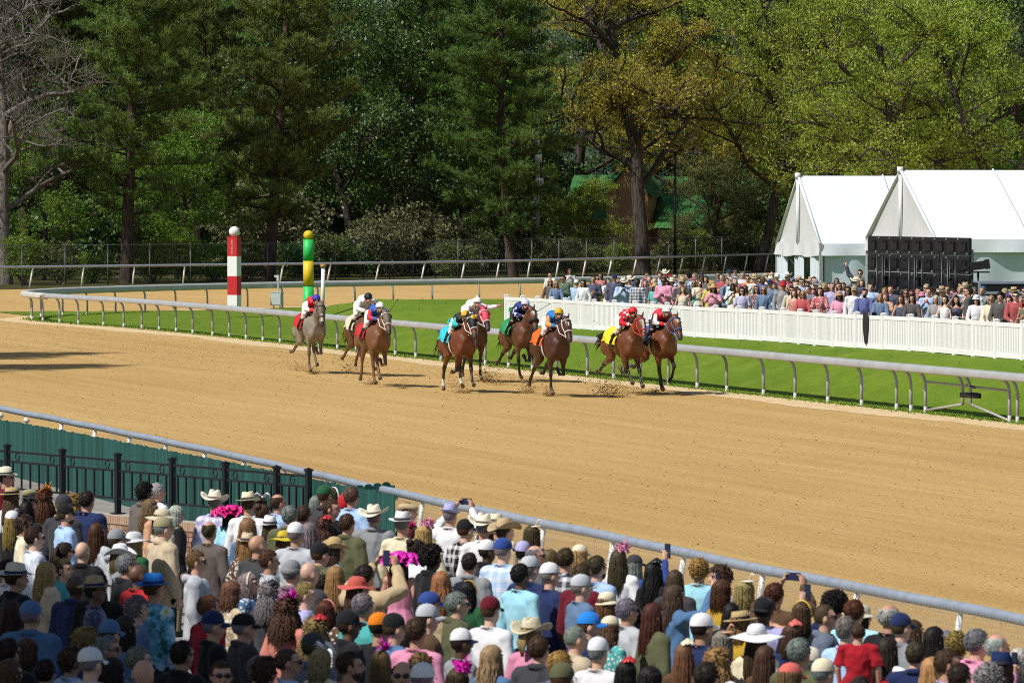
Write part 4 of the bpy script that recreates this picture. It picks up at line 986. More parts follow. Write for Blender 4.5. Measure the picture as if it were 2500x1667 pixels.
# outside the frame, beyond the clubhouse turn: tall pines whose shadows reach the track
for x, y, s_, rz, lb in ((-33.5, 158, 1.30, .5, 'nearest'), (-36, 167, 1.42, 2.0, 'tallest'), (-40.5, 172, 1.15, 4, 'smallest')):
    wm, lm2 = PROTO['pine_a']; e = empty('pine_tree', (x, y, 0), rz, s_, label=f'{lb} tall pine beside the outer rail whose shadow crosses the track', cat='tree', group='tall pines by the outer rail'); link('trunk', wm, M['bark_pine'], e); link('crown', lm2, M['needle'], e)
SH = [(60, 314, 2, 'maple', .9), (150, 318, 0, 'scrubleaf', .9), (225, 322, 1, 'maple', .8), (375, 322, 0, 'maple', .9), (450, 326, 2, 'maple', .9), (520, 328, 1, 'maple', 1.0), (600, 333, 0, 'scrubleaf', .9), (632, 345, 3, 'dryvine', 1.6), (715, 338, 1, 'darkleaf', 1.0),
  (775, 340, 0, 'scrubleaf', 1.0), (840, 342, 1, 'darkleaf', 1.1), (910, 344, 3, 'dryvine', 1.0), (985, 348, 3, 'dryvine', 1.15), (1060, 350, 3, 'dryvine', 1.05), (1105, 345, 1, 'scrubleaf', 1.0), (1170, 350, 2, 'scrubleaf', .9),
  (1310, 356, 1, 'scrubleaf', 1.05), (1385, 358, 0, 'scrubleaf', .85), (1450, 362, 1, 'scrubleaf', .8), (1510, 360, 0, 'maple', .7), (1625, 362, 1, 'scrubleaf', .9), (1690, 366, 0, 'maple', 1.0), (1755, 370, 3, 'scrubleaf', .95), (1820, 372, 1, 'scrubleaf', 1.2), (1880, 375, 0, 'maple', 1.2), (1930, 372, 2, 'scrubleaf', 1.0)]
KD = dict(maple='fresh green', scrubleaf='olive green', darkleaf='glossy dark', dryvine='tan dry-vine covered')
WHERE = ['at the bare tree foot', 'beside the dark pine', 'near the fence', 'right of the first pine', 'by the red pole', 'just past the red pole', 'before the second pine', 'draped high by the second pine', 'beneath the evergreen', 'behind the green pole', 'right of the green pole', 'opening the vine thicket', 'in the middle of the vine thicket', 'ending the vine thicket', 'before the thicket end', 'left of the bright pine trunk', 'right of the bright pine trunk', 'under the house windows', 'below the house gable', 'at the oak trunk', 'right of the oak trunk', 'by the lamp pole', 'past the lamp pole', 'toward the tents', 'next to the tent corner', 'behind the tent corner']
for i, ((px, Z, k, m, s_), wh) in enumerate(zip(SH, WHERE)):
    p = atY(px, Z); e = empty('shrub', (p.x, p.y, 0), i * 1.7, s_, label=f'{KD[m]} shrub {wh}', cat='shrub', group='shrubs along the chain-link fence'); link('stem', SHR[k][0], M['bark_oak'], e); link('foliage', SHR[k][1], M[m], e)
for i, px in enumerate((40, 130, 240, 350, 470, 580, 690, 800, 900, 1010, 1120, 1230, 1330, 1720, 1800, 1880)):
    p = atY(px, 392 + 9 * math.sin(i * 2.1)); e = empty('shrub', (p.x, p.y, 0), i * 1.3, 1.75 + .3 * math.sin(i * 1.7), label='dark evergreen understorey bush deep in the wood', cat='shrub', group='understorey bushes deep in the wood'); link('stem', SHR[3][0], M['bark_oak'], e); link('foliage', SHR[3][1], M['darkleaf'], e)
p = atY(1272, 194); e = empty('shrub', (p.x, p.y, .55), 0, (.30, .30, .40), label='small dark bush behind the corner of the white fence', cat='shrub'); link('stem', SHR[1][0], M['bark_oak'], e); link('foliage', SHR[1][1], M['darkleaf'], e)
# ================================================================== figures: bodies, clothes, hair, hats (height 1.75, facing +y)
ARMS = {  # elbow, wrist for (left, right); x is to the figure's right
 'A': (((-.255, -.03, 1.13), (-.25, .05, .885)), ((.255, -.03, 1.13), (.25, .05, .885))),
 'B': (((-.25, .0, 1.13), (-.08, .24, 1.20)), ((.25, .0, 1.13), (.07, .25, 1.16))),
 'C': (((-.30, .16, 1.50), (-.12, .30, 1.72)), ((.30, .16, 1.50), (.12, .30, 1.72))),
 'D': (((-.25, -.02, 1.13), (-.14, .20, 1.08)), ((.29, .20, 1.46), (.14, .36, 1.70))),
 'E': (((-.25, -.03, 1.13), (-.24, .06, .89)), ((.33, .04, 1.62), (.40, .10, 1.87))),
 'G': (((-.24, .14, 1.10), (-.12, .36, 1.02)), ((.24, .12, 1.10), (.10, .36, 1.03))),
 'F': (((-.27, .08, 1.16), (-.05, .30, 1.36)), ((.27, .08, 1.16), (.06, .30, 1.37)))}
def arm_pts(sx, e, w, sh): return [np.array([sx * sh, -.01, 1.405]), np.array(e), np.array(w)]
def poly(pts, n=4):
    """soft-cornered path through joints"""
    out = [pts[0]]
    for a, b in zip(pts[:-1], pts[1:]):
        for i in range(1, n + 1): out.append(a + (b - a) * i / n)
    return np.array(out)
def hand(mb, w, d, inward, curl=.5, seg=5):
    d = np.array(d, float); d /= np.linalg.norm(d); u = np.array(inward, float); u -= d * np.dot(u, d); u /= np.linalg.norm(u) + 1e-9; s = np.cross(d, u)
    w = np.array(w); pc = w + d * .055
    mb.tube([w - d * .03, w + d * .02, pc, pc + d * .045], [.026, .036, .042, .036], 8, lat=s, b=[.022, .018, .019, .013])
    for i, (o, L) in enumerate(((-.030, .070), (-.010, .080), (.011, .075), (.030, .058))):
        p0 = pc + d * .030 + s * o; p1 = p0 + (d * (1 - .3 * curl) + u * curl * .7) * L * .5; p2 = p1 + (d * (.7 - curl) + u * (.5 + curl * .6)) * L * .5
        mb.tube([p0, p1, p2], [.0100, .0092, .0075], seg)
    t0 = w + d * .025 - s * .032; t1 = t0 + d * .03 - s * .028 + u * .012; mb.tube([t0, t1, t1 + d * .03 + u * .012 - s * .004], [.013, .011, .008], seg)
SEXD = dict(M=dict(sh=.190, tor=[(.86, .150, .108), (.95, .160, .112), (1.08, .150, .105), (1.25, .172, .118), (1.36, .180, .112), (1.43, .130, .085), (1.47, .070, .065)], ar=(.052, .043, .030), nk=.058),
            F=dict(sh=.165, tor=[(.86, .165, .115), (.95, .162, .112), (1.08, .126, .092), (1.25, .148, .116), (1.36, .152, .100), (1.43, .105, .075), (1.47, .058, .055)], ar=(.042, .036, .025), nk=.048))
CACHE = {}
def head_shapes(mb):
    mb.ell((0, -.012, 1.655), (.077, .098, .097), 20, 14); mb.ell((0, .028, 1.585), (.056, .064, .066), 16, 10); mb.ell((0, .052, 1.553), (.030, .035, .028), 12, 8)
    mb.ell((0, .010, 1.605), (.069, .080, .070), 16, 10)
    mb.ell((0, .103, 1.612), (.013, .022, .018), 8, 6); mb.tube([(0, .085, 1.660), (0, .108, 1.615)], [.010, .013], 6)
    for s in (-1, 1):
        mb.ell((s * .081, -.008, 1.618), (.013, .023, .033), 8, 6); mb.ell((s * .033, .078, 1.668), (.026, .018, .011), 8, 6)
def body_mesh(sex, pose):
    k = ('body', sex, pose)
    if k in CACHE: return CACHE[k]
    S = SEXD[sex]; mb = MB(); head_shapes(mb)
    mb.tube([(0, -.02, 1.40), (0, -.012, 1.50), (0, -.002, 1.60)], [S['nk'] * 1.1, S['nk'], S['nk'] * .95], 12)
    mb.tube([(0, 0, z) for z, a, b in S['tor']], [a * .93 for z, a, b in S['tor']], 16, lat=(1, 0, 0), b=[b * .93 for z, a, b in S['tor']])
    for i, sx in enumerate((-1, 1)):
        e, w = ARMS[pose][i]; P = poly(arm_pts(sx, e, w, S['sh']), 3)
        mb.tube(P, np.interp(np.arange(7), [0, 3, 6], [S['ar'][0] * .95, S['ar'][1] * .9, S['ar'][2]]), 10); mb.ell(P[0], (.055, .055, .055))
        L = [(sx * .088, 0, .90), (sx * .095, .012, .70), (sx * .096, .015, .50), (sx * .097, -.012, .32), (sx * .098, -.022, .09)]
        mb.tube(L, [.088, .075, .054, .052, .034], 10)
        mb.tube([(sx * .10, -.05, .045), (sx * .103, .05, .045), (sx * .108, .15, .032)], [.036, .042, .030], 8)
    me = remesh(mb, .013, 3, 'body')
    # fingers rooted in the palms keep their gaps: joined after the skin is grown
    hb = MB()
    for i, sx in enumerate((-1, 1)):
        e, w = ARMS[pose][i]; e = np.array(e); w = np.array(w); d = w - e; hand(hb, w, d + (np.array([0, .0, .25]) if pose in 'CDE' else 0), (-sx, .3 if pose in 'CD' else -.1, 0) if pose != 'E' else (0, 1, 0), .15 if pose == 'E' else .45)
    V1 = coords(me); F1 = [tuple(p.vertices) for p in me.polygons]; full = MB(); full.add(V1, F1); full.add(np.concatenate(hb.v), hb.f)
    bpy.data.meshes.remove(me); CACHE[k] = full.mesh('body'); return CACHE[k]
def wrinkle(me, amp, seed, sc_=20):
    P = coords(me); nn = normals(me); Q = P * [1, 1, .55]
    f = sines(Q, sc_, seed, 5) + 1.3 * (.35 - np.abs(sines(Q, sc_ * 1.3, seed + 1, 3))) + .4 * sines(Q, sc_ * 2.4, seed + 2, 5); setco(me, P + nn * (amp * f)[:, None]); return me
def top_mesh(sex, pose, kind):
    k = ('top', sex, pose, kind)
    if k in CACHE: return CACHE[k]
    S = SEXD[sex]; mb = MB(); jk = kind in ('jacket', 'hoodie'); inf = {'jacket': .030, 'hoodie': .034}.get(kind, .018)
    hem = {'jacket': .78, 'dress': .55, 'hoodie': .84}.get(kind, .86)
    T = [(hem, S['tor'][0][1] + (.05 if kind == 'dress' else .012), S['tor'][0][2] + (.05 if kind == 'dress' else .012))] + S['tor'][1:]
    if jk: T = [(z, max(a, .158 if sex == 'M' else .142) if z < 1.4 else a, b) for z, a, b in T]
    if kind == 'dress': T = T[:-2] + [(1.40, S['tor'][4][1] * .8, .08)]
    mb.tube([(0, -.004, z) for z, a, b in T], [a + inf for z, a, b in T], 18, lat=(1, 0, 0), b=[b + inf for z, a, b in T])
    ext = {'tee': .85, 'dress': 0}.get(kind, 2)
    for i, sx in enumerate((-1, 1)):
        e, w = ARMS[pose][i]; J = arm_pts(sx, e, w, S['sh'])
        if ext == 0:
            continue
        a0 = S['ar'][0] + inf + .004
        mb.ell(J[0], (a0 + .006, a0 + .008, a0 + .004))
        mb.tube([(sx * .05, -.01, 1.445), J[0] + np.array([-sx * .02, 0, .012])], [.05 + inf * .6, a0 * .96], 10)
        if ext < 1: mb.tube([J[0], J[0] + (J[1] - J[0]) * .5, J[0] + (J[1] - J[0]) * ext], [a0, a0, a0 + .006], 10)
        else:
            P = poly(J, 3); P[-1] = P[-1] - (P[-1] - P[-2]) * .08; a1, a2 = S['ar'][1] + inf + .002, S['ar'][2] + inf * .75
            mb.tube(P, np.interp(np.arange(7), [0, 3, 6], [a0, a1, a2]), 10)
    if kind == 'hoodie': mb.tube([(-.12, -.02, 1.47), (-.08, -.10, 1.475), (0, -.125, 1.465), (.08, -.10, 1.475), (.12, -.02, 1.47)], [.025, .038, .044, .038, .025], 10)
    if kind in ('shirt', 'jacket'):
        th = np.linspace(R(-250), R(70), 20); r_ = S['nk'] + (.020 if kind == 'shirt' else .030)
        mb.tube(np.stack([r_ * np.cos(th), r_ * 1.05 * np.sin(th) - .014, 1.487 - .018 * np.sin(th)], 1), .0175, 8)
    me = wrinkle(remesh(mb, .014, 3, 'top'), .011 if not jk else .014, hash_(k), 19); CACHE[k] = me; return me
def hash_(k): return sum(ord(c) * (i + 3) for i, c in enumerate(str(k))) % 9973
def legs_mesh(sex, skirt=False):
    k = ('legs', sex, skirt)
    if k in CACHE: return CACHE[k]
    mb = MB(); S = SEXD[sex]
    mb.tube([(0, 0, .80), (0, 0, .90), (0, 0, 1.0)], [.17, .175, .165], 16, lat=(1, 0, 0), b=[.122, .128, .115])
    if skirt: mb.tube([(0, 0, .42), (0, 0, .7), (0, 0, .92)], [.25, .21, .18], 16, lat=(1, 0, 0), b=[.22, .17, .13])
    else:
        for sx in (-1, 1): mb.tube([(sx * .088, 0, .90), (sx * .096, .012, .70), (sx * .098, .012, .50), (sx * .10, -.012, .3), (sx * .10, -.02, .07)], [.098, .090, .074, .068, .066], 12)
    me = wrinkle(remesh(mb, .018, 2, 'trousers'), .006, 5, 16); CACHE[k] = me; return me
def shoes_mesh():
    if 'shoes' in CACHE: return CACHE['shoes']
    mb = MB()
    mb.tube([(.10, -.075, .045), (.102, .0, .050), (.105, .09, .042), (.11, .175, .030)], [.040, .047, .047, .030], 10); CACHE['shoes'] = mb.mesh('shoe'); return CACHE['shoes']
# ---- hair
def hair_cap(vol=.012, back=1.565, front=1.70, fringe=.055, thin=False, noise=.004, seed=1, sides=1.60):
    """hair shell grown over the skull, with hairline"""
    mb = MB(); seg, rg = 30, 22; V = []; keep = []
    for i in range(rg + 1):
        p = -math.pi / 2 + math.pi * i / rg
        for j in range(seg):
            t = 2 * math.pi * j / seg; d = np.array([math.cos(p) * math.cos(t), math.cos(p) * math.sin(t), math.sin(p)])
            q = np.array([0, -.014, 1.655]) + d * (np.array([.077, .098, .097]) + vol); V.append(q)
            low = back if d[1] < -.25 else (sides if d[1] < .35 else front)
            if -.25 <= d[1] < .35: low = back + (sides - back) * (d[1] + .25) / .6
            ok = q[2] > low
            if thin and q[2] > 1.715 and abs(q[0]) < .062: ok = False
            keep.append(ok)
    V = np.array(V); n_ = V - np.array([0, -.014, 1.655]); n_ /= np.linalg.norm(n_, axis=1)[:, None]
    V = V + n_ * (noise * (sines(V, 90, seed, 8) * 1.5))[:, None]
    lowm = ~np.array(keep)
    F = []
    for i in range(rg):
        for j in range(seg):
            f = (i * seg + j, i * seg + (j + 1) % seg, (i + 1) * seg + (j + 1) % seg, (i + 1) * seg + j)
            if any(keep[a] for a in f): F.append(f)
    # hairline verts sink into the skull so that no rim shows
    V[lowm] = np.array([0, -.014, 1.655]) + n_[lowm] * (np.array([.070, .090, .090]))
    mb.add(V, F); return mb
def strands(mb, n, seed, vol, L, back, sides, front, lift=.25, wild=.25, thick=.0045, thin=False):
    """short strands lying over the shell, so that its outline is not smooth"""
    g = np.random.default_rng(seed); C0 = np.array([0, -.014, 1.655]); ax = np.array([.077, .098, .097]) + vol; k = 0; QP = []; QR = []
    while k < n:
        d = g.normal(0, 1, 3); d /= np.linalg.norm(d); q = C0 + d * ax
        low = back if d[1] < -.25 else (back + (sides - back) * (d[1] + .25) / .6 if d[1] < .35 else front)
        if q[2] < low + .012 or (thin and q[2] > 1.715 and abs(q[0]) < .062): continue
        k += 1; crown_ = np.array([0, -.35, .94]); t = d * np.dot(crown_, d) - crown_; t /= np.linalg.norm(t) + 1e-6
        t = t + g.normal(0, wild, 3); t /= np.linalg.norm(t); l = L * g.uniform(.6, 1.3)
        QP.append([q - d * .006, q + t * l * .5 + d * lift * l * .5, q + t * l + d * lift * l * .45]); QR.append([thick, thick, thick * .3])
    mb.many(QP, QR, 3)
def locks(mb, n, z_end, wave, thick, seed, spread=.10, front=False, curl=0):
    g = np.random.default_rng(seed); QP = []; tr_ = thick * np.interp(np.linspace(0, 1, 12), [0, .15, .7, 1], [.5, 1, 1, .25])
    for i in range(n):
        a = R(90) + g.uniform(R(58), R(302)) if not front else g.uniform(0, 6.28)
        d = np.array([math.cos(a), math.sin(a)]); r = g.uniform(.75, 1.02); ze = z_end + g.normal(0, .04)
        P = []; ph = g.uniform(0, 6.28); nz = 12
        for j in range(nz):
            u = j / (nz - 1); z = 1.735 + (ze - 1.735) * u
            rad = np.array([.080, .103]) * (r + .12 * min(1, u * 3)) if z > 1.60 else np.array([.082, .098]) * (r + .12) + spread * (u - .3) * np.array([.35, .45])
            if j == 0: rad = rad * .25
            elif j == 1: rad = rad * .75
            w_ = wave * math.sin(ph + u * (16 + 14 * curl)) * u; w2 = wave * math.cos(ph + u * (16 + 14 * curl)) * u
            P.append((d[0] * rad[0] + w_ * -d[1], -.014 + d[1] * rad[1] + w_ * d[0] - (.01 if u > .5 else 0), z + w2 * .5 * curl))
        QP.append(P)
    mb.many(QP, [tr_] * len(QP), 4)
def fall(mb, z_end, a0, a1):
    """the mass of hair that the single locks lie on"""
    zs = np.linspace(1.70, z_end + .03, 8); u = np.linspace(0, 1, 8)
    mb.tube([(0, -.030 - .020 * k, z) for k, z in zip(u, zs)], np.interp(u, [0, .25, .8, 1], [.070, a0, a1, a1 * .7]), 18, lat=(1, 0, 0), b=np.interp(u, [0, .25, .8, 1], [.070, .078, .062, .03]))
def hair_mesh(kind):
    k = ('hair', kind)
    if k in CACHE: return CACHE[k]
    if kind == 'short': mb = hair_cap(.006, 1.575, 1.705, sides=1.64); strands(mb, 520, 1, .006, .026, 1.575, 1.64, 1.705, .05, .12)
    elif kind == 'crop': mb = hair_cap(.004, 1.585, 1.712, noise=.002, sides=1.64); strands(mb, 300, 2, .003, .014, 1.585, 1.64, 1.712, .08, .15, .0035)
    elif kind == 'thin': mb = hair_cap(.005, 1.575, 1.72, thin=True, sides=1.64); strands(mb, 260, 3, .005, .024, 1.575, 1.64, 1.72, .05, .12, thin=True)
    elif kind == 'mop': mb = hair_cap(.011, 1.555, 1.69, noise=.006); strands(mb, 420, 4, .011, .045, 1.555, 1.60, 1.69, .15, .30, .006)
    elif kind == 'curly': mb = hair_cap(.014, 1.56, 1.69, noise=.010, seed=3); strands(mb, 560, 5, .014, .020, 1.56, 1.60, 1.69, .9, 1.2, .008)
    elif kind == 'afro': mb = hair_cap(.030, 1.56, 1.695, noise=.010, seed=5, sides=1.585); strands(mb, 700, 6, .030, .022, 1.56, 1.585, 1.695, .9, 1.5, .008)
    elif kind == 'bob': mb = hair_cap(.014, 1.56, 1.70); fall(mb, 1.50, .086, .088); locks(mb, 300, 1.50, .006, .006, 6, .04)
    elif kind == 'long': mb = hair_cap(.012, 1.56, 1.70); fall(mb, 1.30, .088, .098); locks(mb, 420, 1.30, .004, .0060, 7, .10)
    elif kind == 'wavy': mb = hair_cap(.014, 1.56, 1.70); fall(mb, 1.31, .090, .106); locks(mb, 420, 1.31, .013, .0062, 8, .16)
    elif kind == 'ringlets': mb = hair_cap(.018, 1.55, 1.69, noise=.012, seed=9); fall(mb, 1.38, .10, .12); locks(mb, 380, 1.38, .020, .0065, 9, .30, curl=1); strands(mb, 300, 9, .018, .035, 1.55, 1.60, 1.69, .6, 1.0, .007)
    elif kind == 'pony': mb = hair_cap(.007, 1.57, 1.70); strands(mb, 260, 11, .007, .04, 1.57, 1.60, 1.70, .05, .12); g = np.random.default_rng(3); [mb.tube([(g.normal(0, .008), -.10, 1.69), (g.normal(0, .012), -.155, 1.68), (g.normal(0, .02), -.165, 1.58), (g.normal(0, .02), -.15, 1.45)], [.02, .02, .018, .006], 5) for _ in range(9)]
    elif kind == 'bun': mb = hair_cap(.008, 1.57, 1.70); strands(mb, 300, 12, .008, .04, 1.57, 1.60, 1.70, .1, .2); mb.ell((0, -.10, 1.735), (.05, .045, .045), 12, 8)
    me = mb.mesh('hair'); CACHE[k] = me; return me
# ---- hats; origin frame is the head
HC = (0, -.012)
def brim(mb, r0, r1, z, sx, sy, fn, th=.006, seg=40, rows=5):
    up, dn = [], []
    for i in range(rows):
        r = r0 + (r1 - r0) * i / (rows - 1); u = i / (rows - 1)
        t = np.arange(seg) * 2 * math.pi / seg; x = r * sx * np.cos(t); y = r * sy * np.sin(t); zz = z + np.array([fn(a, u) for a in t])
        up.append(np.stack([x + HC[0], y + HC[1], zz + th / 2], 1)); dn.append(np.stack([x + HC[0], y + HC[1], zz - th / 2], 1))
    mb.rings(up + dn[::-1], cap=False)
def crown(mb, prof, sx, sy, fn=None, seg=32):
    mb.lathe(prof, (HC[0], HC[1], 0), sx, sy, seg, fn, cap=False)
def hat_mesh(kind):
    k = ('hat', kind)
    if k in CACHE: return CACHE[k]
    mb = MB(); band = MB(); B = 1.690
    if kind in ('cap', 'trucker', 'backcap'):
        crown(mb, [(.001, B + .085), (.03, B + .083), (.058, B + .068), (.078, B + .040), (.088, B + .005), (.0885, B - .022)], 1.0, 1.22)
        mb.ell((HC[0], HC[1], B + .086), (.008, .008, .006), 8, 6)
        bl = band if kind == 'trucker' else mb; f = 1 if kind != 'backcap' else -1; P = []; P2 = []
        for i in range(7):
            u = i / 6; row = []; row2 = []
            for j in range(13):
                v = j / 12 * 2 - 1; x = v * .080 * (1 - .10 * u); y = HC[1] + f * (.095 * math.sqrt(max(0, 1 - (v * .82) ** 2)) + u * .082 * math.sqrt(max(0, 1 - (v * .97) ** 4)))
                z = B - .016 - .020 * u - .022 * v * v; row.append((x, y, z)); row2.append((x, y, z - .006))
            P.append(row); P2.append(row2)
        bl.grid(P); bl.grid([r[::-1] for r in P2])
    elif kind in ('cowboy', 'straw_cowboy'):
        def cf(t, r, q):
            u = max(0, (q[2] - B) / .12); q = q.copy(); q[2] -= .035 * u * math.exp(-(q[0] / .028) ** 2) * (1 if r < .075 else .3); q[0] *= 1 - .16 * u * max(0, math.sin(t)); return q
        crown(mb, [(.001, B + .118), (.025, B + .120), (.05, B + .122), (.068, B + .112), (.078, B + .07), (.086, B + .02), (.088, B - .005)], 1.0, 1.20, cf)
        brim(mb, .086, .185, B, .98, 1.12, lambda t, u: (.075 * abs(math.cos(t)) ** 2.2 - .022 * abs(math.sin(t)) ** 2) * u ** 1.5, .006)
        band.lathe([(.0895, B + .002), (.0885, B + .028)], (HC[0], HC[1], 0), 1.0, 1.20, 28)
    elif kind in ('fedora', 'trilby', 'panama'):
        def cf(t, r, q):
            u = max(0, (q[2] - B) / .11); q = q.copy(); q[2] -= .028 * u * math.exp(-(q[0] / .03) ** 2) * (1 if r < .07 else .25); q[0] *= 1 - .18 * u * max(0, math.sin(t)); return q
        crown(mb, [(.001, B + .106), (.03, B + .108), (.055, B + .108), (.070, B + .098), (.080, B + .05), (.087, B + .01), (.0885, B - .006)], 1.0, 1.18, cf)
        w_ = {'fedora': .150, 'trilby': .122, 'panama': .160}[kind]
        brim(mb, .086, w_, B - .003, 1.0, 1.10, lambda t, u: (.018 * abs(math.cos(t)) + (.026 if math.sin(t) < 0 and kind == 'trilby' else .0) * abs(math.sin(t)) - .012 * max(0, math.sin(t))) * u, .005)
        band.lathe([(.0905, B + .0), (.0885, B + .034)], (HC[0], HC[1], 0), 1.0, 1.18, 28)
    elif kind in ('sunhat', 'bigsun', 'boater', 'cloche', 'bucket'):
        top = .085 if kind != 'boater' else .075; flat = kind == 'boater'
        crown(mb, [(.001, B + top), (.05, B + top - (0 if flat else .006)), (.076, B + top - (.002 if flat else .026)), (.086, B + .03), (.090, B - .01)], 1.0, 1.16)
        w_ = {'sunhat': .200, 'bigsun': .265, 'boater': .170, 'cloche': .125, 'bucket': .130}[kind]; dr = {'sunhat': -.03, 'bigsun': -.03, 'boater': 0, 'cloche': -.035, 'bucket': -.045}[kind]
        brim(mb, .088, w_, B - .008, 1.0, 1.06, lambda t, u: dr * u + (.014 * math.sin(3 * t + 1) * u if kind in ('sunhat', 'bigsun') else 0), .005)
        band.lathe([(.0925, B - .004), (.090, B + .026)], (HC[0], HC[1], 0), 1.0, 1.16, 28)
    elif kind == 'ruffle':
        crown(mb, [(.001, B + .07), (.05, B + .068), (.08, B + .045), (.09, B - .005)], 1.0, 1.16)
        for lay in range(4): brim(mb, .08, .165 + .03 * lay, B + .02 - .012 * lay, 1.0, 1.06, lambda t, u: (.030 * math.sin(11 * t + lay * 1.7) + .014 * math.sin(23 * t)) * u - .02 * u * lay * .5, .004, 90, 5)
    elif kind == 'beanie':
        crown(mb, [(.001, B + .100), (.03, B + .097), (.058, B + .080), (.080, B + .045), (.090, B + .0), (.092, B - .030)], 1.0, 1.20); mb.lathe([(.094, B - .045), (.100, B - .035), (.100, B + .004), (.093, B + .012)], (HC[0], HC[1], 0), 1, 1.18, 30)
    elif kind == 'flatcap':
        crown(mb, [(.001, B + .055), (.05, B + .055), (.085, B + .038), (.100, B + .01), (.088, B - .012)], 1.02, 1.25, lambda t, r, q: np.array([q[0], q[1] + .012, q[2] - .18 * max(0, q[1] + .0)])); brim(mb, .07, .098, B - .018, .8, 1.35, lambda t, u: -.02 * u if math.sin(t) > .3 else .0)
    elif kind == 'hood':
        mb.ell((0, -.022, 1.645), (.108, .125, .130), 22, 14); mb.tube([(-.07, .0, 1.46), (0, -.10, 1.46), (.07, .0, 1.46)], .05, 8)
    elif kind == 'headband':
        th = np.linspace(R(-8), R(188), 24); mb.tube(np.stack([.094 * np.cos(th), np.full(24, .01), 1.645 + .118 * np.sin(th)], 1), .012, 6)
    elif kind in ('feathers', 'tulle', 'flower', 'bow', 'disc'):
        g = np.random.default_rng(hash_(kind)); c = np.array([.035, .0, 1.755])
        if kind == 'feathers':
            for i in range(34):
                d = g.normal(0, 1, 3); d[2] = abs(d[2]) + .3; d /= np.linalg.norm(d); L = g.uniform(.07, .19); m_ = c + d * L * .6; e_ = c + d * L + np.array([0, 0, -.05 * L / .1 * g.uniform(0, 1)])
                mb.tube([c, m_, e_], [.004, .013, .002], 4, b=[.002, .003, .001])
        elif kind == 'tulle':
            for i in range(16):
                d = g.normal(0, 1, 3); d[2] = abs(d[2]) * .8 + .2; d /= np.linalg.norm(d); q = c + d * g.uniform(.03, .09); s_ = g.uniform(.03, .055)
                a = g.normal(0, 1, 3); a /= np.linalg.norm(a); b_ = np.cross(d, a)
                P = [[q + (a * math.cos(t) + b_ * math.sin(t)) * s_ * u + d * .02 * math.sin(5 * t + i) * u for u in (0.05, .5, 1)] for t in np.linspace(0, 6.28, 18)]; mb.grid(P)
        elif kind == 'flower':
            for i in range(16):
                a = i * 2.4; r_ = .012 + .055 * (i / 16); q = c + np.array([math.cos(a) * r_, math.sin(a) * r_, .03 - .03 * i / 16]); mb.ell(q, (.030, .030, .011), 8, 6, Matrix.Rotation(a, 3, 'Z') @ Matrix.Rotation(R(40), 3, 'Y'))
        elif kind == 'bow':
            for s in (-1, 1):
                for j in range(3): mb.tube([c, c + np.array([s * .07, .02 * (j - 1), .06 - .02 * j]), c + np.array([s * .12, .03 * (j - 1), .02 - .03 * j])], [.012, .034, .010], 6, b=[.006, .010, .004])
            mb.ell(c, (.02, .02, .02), 8, 6)
        else:
            mb.lathe([(.001, .012), (.06, .010), (.085, 0), (.06, -.008), (.001, -.008)], c - np.array([0, 0, .01]), 1, 1, 24); mb.tube([c, c + np.array([.05, 0, .07]), c + np.array([.09, -.03, .05])], [.006, .012, .003], 5)
        th = np.linspace(R(5), R(175), 16); mb.tube(np.stack([.088 * np.cos(th), np.full(16, .0), 1.645 + .108 * np.sin(th)], 1), .005, 5)
    me = mb.mesh('hat'); bm = band.mesh('hat_band') if band.v else None; CACHE[k] = (me, bm); return CACHE[k]
def glasses_mesh():
    if 'gl' in CACHE: return CACHE['gl']
    mb = MB()
    for s in (-1, 1):
        mb.ell((s * .034, .097, 1.642), (.029, .008, .020), 12, 8); mb.tube([(s * .06, .085, 1.648), (s * .079, .03, 1.648), (s * .080, -.02, 1.640)], .0035, 5)
    mb.tube([(-.012, .104, 1.646), (.012, .104, 1.646)], .004, 5); CACHE['gl'] = mb.mesh('sunglasses'); return CACHE['gl']
def face_mesh():
    if 'fc' in CACHE: return CACHE['fc']
    mb = MB()
    for s in (-1, 1): mb.ell((s * .032, .0865, 1.640), (.0115, .006, .0055), 8, 6); mb.tube([(s * .016, .096, 1.660), (s * .034, .094, 1.664), (s * .050, .082, 1.658)], .0035, 5)
    mb.mi = 1; mb.ell((0, .092, 1.572), (.021, .006, .006), 8, 6); CACHE['fc'] = mb.mesh('face_features'); return CACHE['fc']
def beard_mesh():
    if 'bd' in CACHE: return CACHE['bd']
    mb = MB(); mb.ell((0, .032, 1.560), (.059, .066, .050), 14, 10); mb.ell((0, .088, 1.583), (.026, .010, .006), 8, 6); CACHE['bd'] = mb.mesh('beard'); return CACHE['bd']

HATMAT = dict(cap='cloth', trucker='cloth', backcap='cloth', cowboy='felt', straw_cowboy='strawweave', fedora='felt', trilby='felt', panama='strawweave', sunhat='strawweave', bigsun='felt', boater='strawweave', cloche='felt', bucket='cloth', ruffle='silk', beanie='knit', flatcap='cloth', hood='cloth', headband='silk', feathers='feather', tulle='feather', flower='silk', bow='silk', disc='silk')
HATWORD = dict(cap='baseball cap', trucker='mesh-backed cap', backcap='backward cap', cowboy='cowboy hat', straw_cowboy='straw cowboy hat', fedora='fedora', trilby='trilby', panama='straw fedora', sunhat='wide sun hat', bigsun='huge sun hat', boater='straw boater', cloche='cloche hat', bucket='bucket hat', ruffle='ruffled hat', beanie='knit beanie', flatcap='flat cap', hood='raised hood', headband='headband', feathers='feather fascinator', tulle='tulle fascinator', flower='flower headpiece', bow='bow headpiece', disc='disc fascinator')
